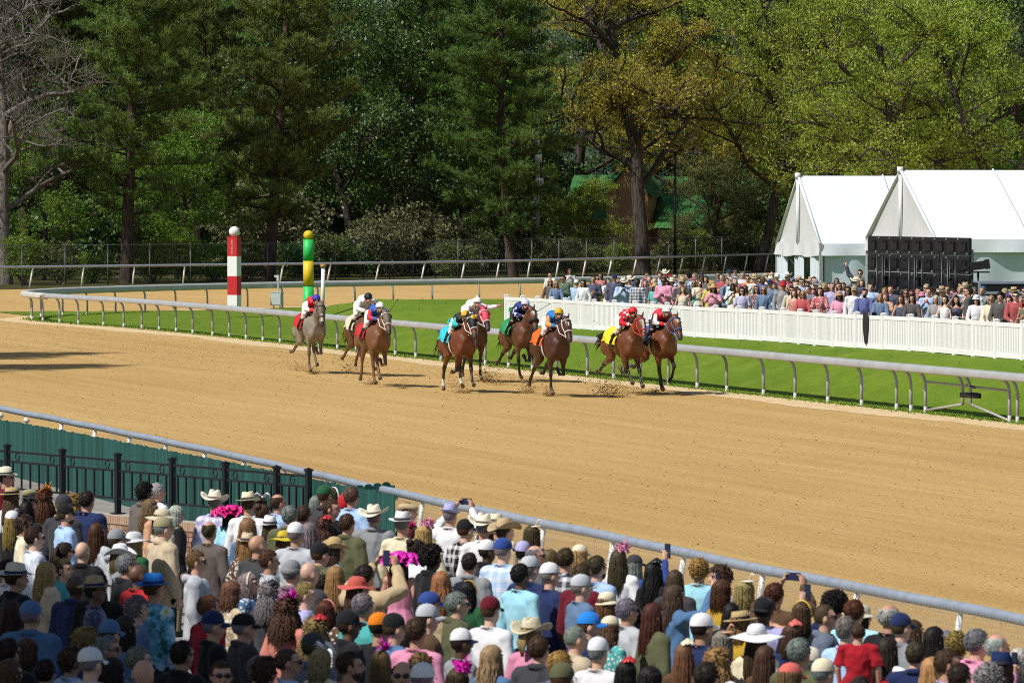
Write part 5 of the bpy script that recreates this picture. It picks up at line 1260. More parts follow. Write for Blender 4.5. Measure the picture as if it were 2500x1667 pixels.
HAIRWORD = dict(short='short {} hair', crop='cropped {} hair', thin='thinning {} hair', mop='thick {} hair', curly='curly {} hair', afro='full {} afro', bob='{} bobbed hair', long='long straight {} hair', wavy='long wavy {} hair', ringlets='curly long {} hair', pony='{} ponytail', bun='{} hair in a bun', bald='bald head')
TOPWORD = dict(shirt='{} shirt', tee='{} tee', jacket='{} jacket', hoodie='{} hoodie', dress='{} dress', plaid='{} plaid shirt', redplaid='{} checked shirt', stripe='{} striped shirt', floral='{} floral top', tropical='bright tropical shirt', satin='{} satin shirt')
HAIR_F = {'bob', 'long', 'wavy', 'ringlets', 'pony', 'bun'}
PEOPLE = []
def person(x, y, z0, height, yaw, hat, hair, top, pose='A', dark=False, sg=False, beard=False, female=None, near=True, seed=0, scale_w=1.0, child=False):
    g = random.Random(seed * 17 + 5)
    hk, hc = (hat.split() + [None])[:2] if hat else (None, None); rk, rc_ = (hair.split() + ['brown'])[:2]; tk, tc = (top.split() + ['white'])[:2]
    fem = female if female is not None else (rk in HAIR_F or hk in ('sunhat', 'bigsun', 'ruffle', 'feathers', 'tulle', 'flower', 'bow', 'disc', 'cloche', 'headband'))
    sex = 'F' if fem else 'M'; s = height / 1.75
    e = empty('person', (x, y, z0), -R(yaw), (s * scale_w, s * scale_w, s))
    skin = SKIN_DK[g.randrange(3)] if dark else SKIN[g.randrange(5)]; j = g.uniform(.88, 1.1)
    skin = tuple(k * j for k in skin)
    link('body', body_mesh(sex, pose), M['skin'], e, color=skin)
    mk = {'plaid': 'shirt', 'redplaid': 'shirt', 'stripe': 'shirt', 'floral': 'tee' if fem else 'shirt', 'tropical': 'shirt', 'satin': 'shirt'}.get(tk, tk)
    v = g.uniform(.9, 1.08); tcol = tuple(min(.85, k * v) for k in PAL[tc])
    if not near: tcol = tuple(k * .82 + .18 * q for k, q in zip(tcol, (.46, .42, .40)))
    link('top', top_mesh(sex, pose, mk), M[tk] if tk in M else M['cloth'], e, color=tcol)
    lc_ = g.choice([(.03, .05, .11), (.02, .025, .04), (.25, .20, .13), (.05, .05, .055), (.10, .16, .28)])
    if mk == 'dress': pass
    elif child: link('trousers', legs_mesh(sex), M['trouser'], e, color=PAL['red'])
    else: link('trousers', legs_mesh(sex), M['trouser'], e, color=lc_)
    for sx in (1, -1): link('shoe', shoes_mesh(), M['boot'], e, sca=(sx, 1, 1))
    if rk != 'bald':
        hcol = tuple(k * g.uniform(.8, 1.2) for k in HAIR[rc_]); kind = rk
        if hk in HATMAT and hk not in ('headband', 'feathers', 'tulle', 'flower', 'bow', 'disc'):
            kind = {'short': 'crop', 'mop': 'crop', 'thin': 'crop', 'curly': 'crop', 'afro': 'crop', 'bun': 'crop'}.get(rk, rk)
        link('hair', hair_mesh(kind), M['hair'], e, color=hcol)
        if hk == 'hood': pass
    if hk:
        hm, bm = hat_mesh(hk); ho = link('hat', hm, M[HATMAT[hk]], e, color=PAL[hc])
        tlt = g.uniform(-.10, .10); ptl = g.uniform(-.12, .06) if hk not in ('hood', 'headband', 'beanie', 'cap', 'trucker', 'backcap') else 0
        if hk in ('feathers', 'tulle', 'flower', 'bow', 'disc', 'hood', 'headband'): tlt = ptl = 0
        ho.matrix_local = Matrix.Translation((0, 0, 1.69)) @ Matrix.Rotation(tlt, 4, 'Y') @ Matrix.Rotation(ptl, 4, 'X') @ Matrix.Translation((0, 0, -1.69))
        if bm:
            bc = PAL['navy'] if hk == 'trucker' else PAL[{'fedora': 'charcoal', 'panama': 'navy', 'cowboy': 'taupe', 'straw_cowboy': 'brown', 'boater': 'black'}.get(hk, 'grey')]
            if hk in ('trilby', 'bigsun', 'cloche', 'bucket', 'sunhat'): bc = tuple(k * .8 for k in PAL[hc])
            link('hat_band', bm, M['cloth'], ho, color=bc)
    if near or sg:
        if sg: link('sunglasses', glasses_mesh(), M['glassdark'], e)
        if abs(yaw) > 35 and near: link('face_features', face_mesh(), [M['eye'], M['lip']], e)
    if beard: link('beard', beard_mesh(), M['hair'], e, color=HAIR[rc_])
    hd = (HATWORD[hk] if hk else None); desc = []
    what = TOPWORD[tk].format(tc) if '{}' in TOPWORD[tk] else TOPWORD[tk]
    first = f'{hc} {hd}' if hk else HAIRWORD[rk].format(rc_)
    PEOPLE.append(dict(o=e, top=what, head=first, hair=HAIRWORD[rk].format(rc_), hatted=bool(hk), sg=sg, pose=pose, near=near, child=child, x=x, y=y, dark=dark, beard=beard))
    return e
# ================================================================== galloping horses and jockeys (local +x forward, +y left)
def hide(name, c, c2):
    t = NT(name); co = t.coord(); n = t.noise(2.2, co, 4, .6); n2 = t.noise(60, t.map(co, (1, 1, .3)), 3)
    t.base(t.ramp(n, [(.3, c2), (.65, c)])); t.rough(.42, .45)
    t.bump(t.math('ADD', t.math('MULTIPLY', t.noise(6, co, 4), 1.0), t.math('MULTIPLY', n2, .15)), .35, .02); return t.m
FORE = [(0, (40, 30, 50)), (.15, (22, 22, 55)), (.3, (0, 0, 42)), (.45, (-26, -32, -5)), (.6, (-8, -95, -130)), (.75, (36, -82, -140)), (.9, (56, -5, -30)), (1, (40, 30, 50))]
HIND = [(0, (68, -2, 38, 50)), (.15, (55, -15, 22, 50)), (.3, (32, -35, -2, 45)), (.45, (4, -50, -36, -10)), (.6, (6, -72, -66, -105)), (.75, (38, -58, -22, -75)), (.9, (62, -24, 5, -10)), (1, (68, -2, 38, 50))]
def phase(tab, p):
    p = p % 1
    for (a, A), (b, B) in zip(tab[:-1], tab[1:]):
        if a <= p <= b:
            u = (p - a) / (b - a); return [x + (y - x) * u for x, y in zip(A, B)]
def fk(p, angs, lens, y_spread=0):
    P = [np.array(p, float)]
    for a, L in zip(angs, lens): P.append(P[-1] + np.array([math.sin(R(a)) * L, y_spread * L, -math.cos(R(a)) * L]))
    return P
def seg_path(P, k):
    out = []
    for a, b, n in zip(P[:-1], P[1:], k):
        for i in range(n): out.append(a + (b - a) * i / n)
    out.append(P[-1]); return np.array(out)
NKX = 0.0
def horse(px, py, spec):
    c, c2, points, ph, blaze, hood, muzz = spec['coat'], spec['coat2'], spec['points'], spec['ph'], spec.get('blaze'), spec.get('hood'), spec.get('muzzle', (.03, .025, .025))
    turn = spec.get('turn', 0.0); nod = spec.get('nod', 0.0)
    mb = MB(); Y = (0, 1, 0)
    TS = [(-.90, 1.24, .10, .14), (-.82, 1.28, .19, .24), (-.68, 1.31, .265, .29), (-.48, 1.33, .285, .31), (-.22, 1.29, .275, .305), (.0, 1.255, .29, .335), (.20, 1.245, .295, .355), (.38, 1.26, .275, .37), (.54, 1.25, .265, .35), (.68, 1.22, .225, .285), (.78, 1.20, .13, .17)]
    mb.tube([(x, 0, z) for x, z, a, b in TS], [a for *_, a, b in TS], 20, lat=Y, b=[b for *_, b in TS])
    mb.ell((.36, 0, 1.545), (.22, .07, .07), 12, 8)                                             # withers
    for s in (-1, 1): mb.ell((.62, s * .130, 1.12), (.15, .12, .18), 12, 8); mb.ell((-.58, s * .17, 1.30), (.26, .13, .27), 12, 8)
    nk = [np.array(v) for v in ((.46, 0, 1.28), (.61, turn * .03, 1.45), (.76, turn * .08, 1.62), (.90, turn * .14, 1.76 + nod * .5), (1.01, turn * .18, 1.845 + nod))]
    mb.tube(nk, [.170, .138, .108, .092, .082], 16, lat=Y, b=[.31, .245, .185, .150, .120])
    hd = np.array([math.cos(R(-58 + spec.get('tuck', 0))), turn * .25, math.sin(R(-58 + spec.get('tuck', 0)))]); hd /= np.linalg.norm(hd); h0 = nk[-1] + np.array([.01, 0, .03])
    hs = [(-.05, .066, .080), (.04, .096, .122), (.14, .110, .142), (.24, .098, .132), (.34, .074, .104), (.44, .064, .084), (.52, .064, .076), (.585, .056, .064), (.615, .034, .040)]
    hp = [h0 + hd * t for t, a, b in hs]
    mb.tube(hp, [a for t, a, b in hs], 16, lat=Y, b=[b for t, a, b in hs])
    fwd = np.cross(Y, hd); fwd /= np.linalg.norm(fwd); fwd = fwd if fwd[0] > 0 or fwd[2] > 0 else -fwd     # face side of the head
    if fwd[0] < 0: fwd = -fwd
    for s in (-1, 1):
        e0 = h0 + hd * .0 + np.array([0, s * .052, 0]) + fwd * .03; ed = -hd * .85 + np.array([0, s * .30, 0]) + fwd * .15; ed /= np.linalg.norm(ed)
        mb.tube([e0, e0 + ed * .07, e0 + ed * .12, e0 + ed * .165], [.026, .034, .026, .006], 8, b=[.022, .022, .018, .005])
        mb.ell(h0 + hd * .17 + np.array([0, s * .086, 0]) + fwd * .045, (.034, .022, .028), 8, 6)
        mb.ell(h0 + hd * .56 + np.array([0, s * .040, 0]) + fwd * .025, (.024, .018, .022), 8, 6)
    legs = {}
    for nm, s, p in (('LF', 1, ph[0]), ('RF', -1, ph[1])):
        A = phase(FORE, p); J = fk((.42, s * .155, .975), [A[0], A[1], A[2], A[2] + 12], [.40, .285, .125, .085], -s * .04)
        mb.tube([(.50, s * .13, 1.34), (.52, s * .150, 1.16), J[0], J[0] + (J[1] - J[0]) * .35], [.085, .105, .090, .070], 12, lat=Y, b=[.18, .17, .125, .088])
        P = seg_path(J, (4, 3, 2, 2)); mb.tube(P, [.085, .068, .052, .045, .050, .031, .031, .040, .032, .042, .048, .058], 10, lat=Y, b=[.115, .088, .064, .054, .058, .037, .036, .046, .037, .046, .055, .064]); legs[nm] = J
    for nm, s, p in (('LH', 1, ph[2]), ('RH', -1, ph[3])):
        A = phase(HIND, p); J = fk((-.52, s * .135, 1.27), [A[0], A[1], A[2], A[3], A[3] + 12], [.36, .42, .35, .125, .085], s * .02)
        P = seg_path(J, (3, 4, 3, 2, 2)); mb.tube(P, [.145, .142, .126, .106, .082, .062, .050, .052, .036, .035, .042, .033, .043, .048, .058], 10, lat=Y, b=[.25, .22, .185, .150, .110, .080, .062, .068, .046, .042, .049, .038, .047, .055, .064]); legs[nm] = J
    for s in (-1, 1):
        mb.ell((.50, s * .215, 1.24), (.13, .075, .20), 10, 8); mb.ell((.30, s * .235, 1.30), (.10, .05, .22), 10, 8); mb.ell((-.70, s * .20, 1.18), (.17, .10, .22), 10, 8); mb.ell((.66, s * .10, 1.30), (.12, .08, .12), 10, 8)
        mb.ell(h0 + hd * .20 + np.array([0, s * .055, 0]) - fwd * .085, (.075, .045, .085), 10, 8)
    me = remesh(mb, .018, 3, 'body'); P = coords(me)
    zmin = P[:, 2].min()
    for i, m_ in enumerate((spec['mat'], spec['pmat'], M['hoofm'], M['white_hair'], spec.get('hoodmat') or M['white_hair'], M['muzzlem'])): me.materials.append(m_)
    F = np.array([list(p.center) for p in me.polygons]); FN = np.array([list(p.normal) for p in me.polygons]); mi = np.zeros(len(F), int)
    for nm, J in legs.items():
        k = 1 if nm[1] == 'F' else 2
        K = np.array(J[k]); d = np.linalg.norm(F[:, None, :] - np.array([J[k], (J[k] + J[k + 1]) / 2, J[k + 1], (J[k + 1] + J[k + 2]) / 2, J[k + 2], J[k + 3]])[None], axis=2).min(1)
        if points: mi[(d < .13)] = 1
        if nm in spec.get('socks', ()): mi[np.linalg.norm(F[:, None, :] - np.array([J[k + 1], (J[k + 1] + J[k + 2]) / 2, J[k + 2]])[None], axis=2).min(1) < .085] = 3
        mi[np.linalg.norm(F - (J[k + 2] * .35 + J[k + 3] * .65), axis=1) < .075] = 2
    rel_ = F - h0; th = rel_ @ hd; onhead = (th > -.16) & (th < .66) & (np.linalg.norm(rel_ - np.outer(th, hd), axis=1) < .17) & (F[:, 0] > .88)
    ff = FN @ fwd
    if hood: mi[onhead & (th < .36)] = 4
    mi[onhead & (th > .50)] = 5
    if blaze:
        t0, t1, w_ = blaze; mi[onhead & (th > t0) & (th < t1) & (ff > .55) & (abs(F[:, 1] - (h0 + np.outer(th, hd))[:, 1]) < w_)] = 3
    me.polygons.foreach_set('material_index', mi.astype(np.int32))
    g0 = at(px, py + 7); root = empty('racehorse', (g0.x, g0.y, max(-zmin - .02, -.05)), math.atan2(-D.y, -D.x) + R(spec.get('yaw', 0) + 1), label=spec['label'], cat='horse', group='racehorses galloping down the stretch')
    root.scale = (1.10,) * 3
    link('body', me, None, root)
    # eyes
    mb = MB()
    for s in (-1, 1): mb = MB(); mb.ell(h0 + hd * .165 + np.array([0, s * .106, 0]) + fwd * .052, (.019, .014, .019), 8, 6); mb.build('eye', M['eye'], root)
    # mane, forelock, tail
    g = np.random.default_rng(spec['n']); mb = MB()
    for i in range(60):
        u = g.uniform(0, 1); k = u * 3.999; a = nk[int(k)] + (nk[int(k) + 1] - nk[int(k)]) * (k % 1); tn = nk[int(k) + 1] - nk[int(k)]; tn /= np.linalg.norm(tn); upv = np.cross(Y, tn); upv = upv if upv[2] > 0 else -upv
        b_ = np.interp(u, [0, .25, .5, .75, 1], [.30, .235, .175, .14, .115]); p = a + upv * b_ * .93; L = g.uniform(.10, .20); sd = g.choice([-1, 1], p=[.4, .6])
        mb.tube([p, p + np.array([-.03, sd * .05, .03]), p + np.array([-L * .8, sd * .09, -.02 - L * .5])], [.012, .014, .003], 4)
    for i in range(8): p = h0 - hd * .03 + fwd * .07; mb.tube([p, p + hd * .06 + fwd * .05 + g.normal(0, .012, 3), p + hd * .15 + fwd * .045 + g.normal(0, .02, 3)], [.010, .010, .002], 4)
    mb.build('mane', spec['mane'], root)
    mb = MB(); tl = spec.get('tail', .4)
    for i in range(46):
        sp_ = g.normal(0, .03, 3); e_ = g.normal(0, 1, 3) * [.07, .09, .10]
        p0 = np.array([-.88, 0, 1.36]); p1 = np.array([-1.08, 0, 1.38 + .05 * tl]) + sp_; p2 = np.array([-1.30 - .1 * tl, .02, 1.18 + .12 * tl]) + sp_ * 2 + e_ * .4; p3 = np.array([-1.42 - .18 * tl, .04, .86 + .25 * tl]) + e_
        mb.tube([p0, p1, p2, p3], [.022, .020, .016, .003], 4)
    mb.build('tail', spec['mane'], root)
    # saddlecloth draped over the back
    def surf(x, th_):                                     # point on barrel at angle from the top
        z, a, b = [np.interp(x, [t[0] for t in TS], [t[i] for t in TS]) for i in (1, 2, 3)]; top = .03 * math.exp(-((x - .34) / .2) ** 2)
        return np.array([x, math.sin(th_) * (a + .022), z + math.cos(th_) * (b + .024) + top * max(0, math.cos(th_)) ** 3])
    fx = lambda v, t_: v - .05 * (abs(t_) > 60) * spec.get('flap', .4)
    mb = MB(); gg = np.random.default_rng(spec['n'] + 50)
    mb.grid([[surf(-.56 + .86 * u + .06 * (1 - abs(t_) / 78), R(t_)) + np.array([-.10 * spec.get('flap', .4) * (abs(t_) / 78) ** 2, math.copysign(.035, t_) * (abs(t_) / 78) ** 2 * (1 + math.sin(u * 9 + t_ * .1)) * (1 - u * .6), .0]) for t_ in np.linspace(-93, 93, 27)] for u in np.linspace(0, 1, 10)])
    sc_ = mb.build('saddlecloth', spec['clothmat'], root)
    if spec.get('num'):
        q = surf(-.08, R(-62)); text('cloth_number', spec['num'], .20, spec['nummat'], sc_, Matrix.Translation(Vector(q) + Vector((0, -.012, 0))) @ Matrix.Rotation(R(180), 4, 'Z') @ Matrix.Rotation(R(180 + 0), 4, 'Z') @ Matrix.Rotation(R(68), 4, 'X'))
    mb = MB(); mb.grid([[surf(.02 + .30 * u, R(t_)) + np.array([0, math.copysign(.012, t_), .014 + .035 * (1 - abs(t_) / 62) * (abs(u - .5) * 2) ** 2]) for t_ in np.linspace(-62, 62, 21)] for u in np.linspace(0, 1, 8)]); mb.build('saddle', M['boot'], root)
    mb = MB(); mb.grid([[surf(.20 + .06 * u, R(t_)) - np.array([0, 0, .0]) for t_ in np.linspace(60, 300, 33)] for u in (0, 1)]); mb.build('girth', spec.get('girth', tackd), root)
    # bridle
    def ring(t_, pad=.012, rad=.012, half=False):
        a = np.interp(t_, [h[0] for h in hs], [h[1] for h in hs]) + pad; b_ = np.interp(t_, [h[0] for h in hs], [h[2] for h in hs]) + pad; c0 = h0 + hd * t_; an = np.linspace(0, 2 * math.pi, 20)
        return [c0 + np.array([0, 1, 0]) * a * math.cos(q) + fwd * b_ * math.sin(q) for q in an]
    mb = MB(); mb.tube(ring(.36), .014); mb.tube(ring(.08, .012), .011)
    bitp = {}
    for s in (-1, 1):
        pts = [h0 + hd * t_ + np.array([0, s * (np.interp(t_, [h[0] for h in hs], [h[1] for h in hs]) + .012), 0]) + fwd * f for t_, f in ((0.02, .0), (.2, -.01), (.36, .0), (.47, -.01))]
        mb.tube(pts, .011); mb.ell(pts[-1], (.025, .012, .025), 8, 6); bitp[s] = pts[-1]
    mb.build('bridle', spec['tack'], root)
    if spec.get('shadow_roll'):
        mb = MB(); mb.tube(ring(.35, .03), .032, 8); mb.build('shadow_roll', spec['shadow_roll'], root)
    if hood:
        mb = MB()
        for s in (-1, 1): mb = MB(); q = h0 + hd * .13 + np.array([0, s * .115, 0]) + fwd * .03; mb.ell(q, (.035, .028, .045), 10, 8); mb.build('blinker', spec['hoodmat'], root)
        if spec.get('emblem'):
            mb = MB(); mb.lathe([(.001, .004), (.062, .004), (.062, -.004), (.001, -.004)], (0, 0, 0), 1, 1, 24)
            zq = Vector(fwd); yq = Vector(-hd); xq = yq.cross(zq); MM = Matrix((xq, yq, zq)).transposed().to_4x4(); MM.translation = Vector(h0 + hd * .10 + fwd * .158)
            o = mb.build('emblem', M['yellow_paint'], root); o.matrix_local = MM
            text('emblem_letter', 'P', .10, M['blackmetal'], o, Matrix.Translation((0, 0, .005)))
    hands = {s: np.array([.70, s * .085, 1.735]) for s in (-1, 1)}
    for s in (-1, 1):
        mb = MB(); mb.tube([bitp[s], (bitp[s] + hands[s]) / 2 + np.array([0, s * .05, -.05]), hands[s]], .010, 6); mb.build('rein', spec['tack'], root)
    # ---------------- jockey
    jk = spec['jockey']; lift = jk.get('lift', 0); lean = jk.get('lean', 0)
    hipP = np.array([-.04, 0, 1.87 + lift]); chest = np.array([.42, 0, 1.925 + lift]); headP = np.array([.59, jk.get('look', 0), 2.025 + lift])
    jr = empty('person', tuple(root.location), root.rotation_euler[2], 1.085, label=jk['label'], cat='jockey', group='jockeys in the race')
    body = MB(); silk = MB(); br = MB(); bt = MB()
    R3 = Matrix.Rotation(R(20), 3, 'Y')
    body.ell(headP, (.098, .078, .105), 16, 12); body.ell(headP + np.array([.045, 0, -.065]), (.060, .055, .055), 12, 8); body.ell(headP + np.array([.10, 0, -.025]), (.016, .012, .018), 8, 6)
    body.tube([chest + np.array([.02, 0, .0]), headP + np.array([-.02, 0, -.05])], [.06, .052], 10)
    body.tube([hipP, (hipP + chest) / 2 + np.array([0, 0, .05]), chest], [.11, .11, .10], 14, lat=Y, b=[.09, .10, .08])
    silk.tube([hipP + np.array([-.02, 0, .01]), hipP * .6 + chest * .4 + np.array([0, 0, .075]), hipP * .25 + chest * .75 + np.array([0, 0, .07]), chest + np.array([.06, 0, .0])], [.145, .165, .185, .115], 16, lat=Y, b=[.115, .135, .130, .085])
    hand_pts = []
    for s in (-1, 1):
        sh = chest + np.array([-.02, s * .175, -.01]); h_ = hands[s] + np.array([0, 0, lift * .3]); el = (sh + h_) / 2 + np.array([-.10, s * .12, -.06])
        if jk.get('raise') == s: el = sh + np.array([.12, s * .20, -.03]); h_ = el + np.array([.10, s * .17, .05])
        A = poly([sh, el, h_], 3); body.tube(A, np.interp(np.arange(7), [0, 3, 6], [.046, .038, .026]), 10); A2 = A.copy(); A2[-1] = A2[-1] - (A2[-1] - A2[-2]) * .3
        silk.ell(sh, (.085, .080, .080)); silk.tube(A2, np.interp(np.arange(7), [0, 3, 6], [.075, .066, .044]), 10); hand_pts.append((h_, h_ - el, s))
        kn = np.array([.30, s * .265, 1.60 + lift * .4]); an = np.array([-.02, s * .33, 1.30]); hp_ = hipP + np.array([0, s * .10, 0])
        A = poly([hp_, kn], 4); br.tube(A, [.115, .108, .095, .080, .068], 12); br.tube([kn, kn + (an - kn) * .3], [.066, .056], 10)
        body.tube([hp_, kn, an], [.08, .055, .04], 8)
        bt.tube([kn + (an - kn) * .22, kn + (an - kn) * .6, an, an + np.array([0, 0, -.04])], [.060, .056, .042, .042], 10); bt.tube([an + np.array([-.05, 0, -.06]), an + np.array([.06, 0, -.07]), an + np.array([.17, 0, -.075])], [.036, .040, .026], 8)
    br.ell(hipP + np.array([-.05, 0, -.02]), (.15, .165, .125), 14, 10)
    bm_ = remesh(body, .014, 3, 'body'); hb = MB()
    for h_, d_, s in hand_pts: hand(hb, h_, d_, (0, -s, -.3), .75)
    fb = MB(); fb.add(coords(bm_), [tuple(p.vertices) for p in bm_.polygons]); fb.add(np.concatenate(hb.v), hb.f); bpy.data.meshes.remove(bm_)
    fb.build('body', M['skin'], jr, color=jk.get('skin', SKIN[1]))
    me2 = wrinkle(remesh(silk, .013, 3, 'silks'), .007, spec['n'] * 7, 17); zz = np.array([list(p.center) for p in me2.polygons]); sel = np.zeros(len(zz), np.int32)
    sel[(abs(zz[:, 1]) > .20)] = 1
    me2.materials.append(jk['mat']); me2.materials.append(jk['sleeve']); me2.polygons.foreach_set('material_index', sel); link('silks', me2, None, jr, color=jk['col'])
    link('breeches', wrinkle(remesh(br, .016, 3, 'breeches'), .005, 3, 18), M['breech'] if not jk.get('breech') else jk['breech'], jr)
    link('boots', remesh(bt, .014, 2, 'boots'), M['boot'], jr)
    hm = MB(); hm.ell(headP + np.array([-.005, 0, .030]), (.128, .108, .112), 20, 14); hm.tube([headP + np.array([.085, s_ * .075, .030]) if abs(s_) > .5 else headP + np.array([.155, 0, .018]) for s_ in (-1, 0, 1)], [.012, .022, .012], 8, b=[.006, .008, .006])
    if jk.get('pom'): hm.ell(headP + np.array([-.01, 0, .155]), (.032, .032, .030), 8, 6)
    hl = hm.build('helmet', jk['helmet'], jr)
    gm = MB(); gm.tube([headP + np.array([.02, -.098, .0]), headP + np.array([.085, -.055, .0]), headP + np.array([.105, 0, .0]), headP + np.array([.085, .055, .0]), headP + np.array([.02, .098, .0])], .020, 6); gm.build('goggles', M['glassdark'], jr)
    if jk.get('sleeve_num'):
        q = Vector((.36, -.335, 1.90 + lift)); pm_ = MB(); pm_.box((0, 0, 0), (.12, .004, .11)); o = pm_.build('arm_band', jk.get('bandmat', M['white_paint']), jr, smooth=False); o.matrix_local = Matrix.Translation(q) @ Matrix.Rotation(R(20), 4, 'Z') @ Matrix.Rotation(R(-20), 4, 'X')
        text('arm_number', jk['sleeve_num'], .11, M['blackmetal'], o, Matrix.Translation((0, -.004, 0)) @ Matrix.Rotation(R(90), 4, 'X'))
    if jk.get('whip'):
        s = jk['whip'][0]; h_ = [h for h, d_, s2 in hand_pts if s2 == s][0]; wv = np.array(jk['whip'][1], float); mb = MB(); mb.tube([h_ - wv * .12, h_ + wv * .3, h_ + wv * .62, h_ + wv * .70], [.010, .008, .006, .014], 6)
        o = mb.build('whip', M['boot'], None); o.location = root.location; o.rotation_euler = root.rotation_euler; o.scale = (1.085,) * 3; tag(o, 'thin dark whip held by ' + jk['short'], 'whip', 'jockey whips')
    return root
M['hoofm'] = plain('hoof', (.12, .085, .055), .6); M['white_hair'] = plain('white_hair', (.62, .58, .52), .7); M['muzzlem'] = plain('dark_muzzle', (.06, .042, .036), .6); M['breech'] = plain('white_breeches', (.74, .73, .72), .7, .04)
M['mane_black'] = plain('black_mane', (.012, .010, .009), .5); M['mane_grey'] = plain('grey_mane', (.28, .26, .24), .6); M['mane_brown'] = plain('brown_mane', (.06, .028, .014), .5)
P_DK = plain('dark_points', (.022, .016, .013), .5, .1); P_GR = plain('grey_points', (.16, .12, .09), .6, .15)
bay = hide('bright_bay_coat', (.17, .056, .019), (.095, .027, .010)); dbay = hide('dark_bay_coat', (.072, .024, .012), (.040, .013, .008)); chest_ = hide('chestnut_coat', (.19, .082, .035), (.13, .052, .022)); gry = hide('grey_coat', (.29, .255, .205), (.15, .12, .085)); brn = hide('brown_coat', (.14, .060, .028), (.085, .034, .016)); rbay = hide('red_bay_coat', (.17, .046, .016), (.10, .026, .010))
def pm(n, c): return plain(n, c, .6, .06, 6, .2, 30)
def silkm(name, kind=None, c=(1, 1, 1)):
    if kind:
        return M[kind]
    return pm(name, c)
red = pm('scarlet_silk', (.62, .015, .03)); whitec = pm('white_silk', (.78, .78, .78)); bluec = pm('blue_silk', (.02, .10, .42)); blackc = pm('black_silk', (.013, .013, .016)); goldc = pm('gold_cover', (.62, .38, .01)); orangec = pm('orange_cloth', (.85, .13, .01)); cyan = pm('cyan_cloth', (.03, .50, .62)); greenc = pm('green_cloth', (.02, .26, .08)); yel = pm('yellow_cloth', (.80, .66, .02)); roy = pm('royal_cloth', (.04, .09, .32)); creamc = pm('cream_cloth', (.62, .55, .40)); purplec = pm('violet_cover', (.05, .04, .38)); tealc = pm('teal_silk', (.04, .42, .42)); pinkh = pm('pink_hood', (.68, .07, .12)); hoodg = pm('mud_grey_hood', (.16, .13, .09)); skyb = pm('pale_blue_silk', (.10, .30, .70)); dkred = pm('red_cloth', (.50, .02, .02)); orsl = pm('orange_sleeve', (.75, .30, .06)); lav = pm('lavender_cover', (.60, .58, .72)); tackw = pm('white_tack', (.70, .68, .66)); tackr = pm('red_tack', (.62, .04, .03)); tackb = pm('blue_tack', (.06, .16, .46)); tackd = pm('brown_tack', (.08, .045, .02)); chk = M['checks']
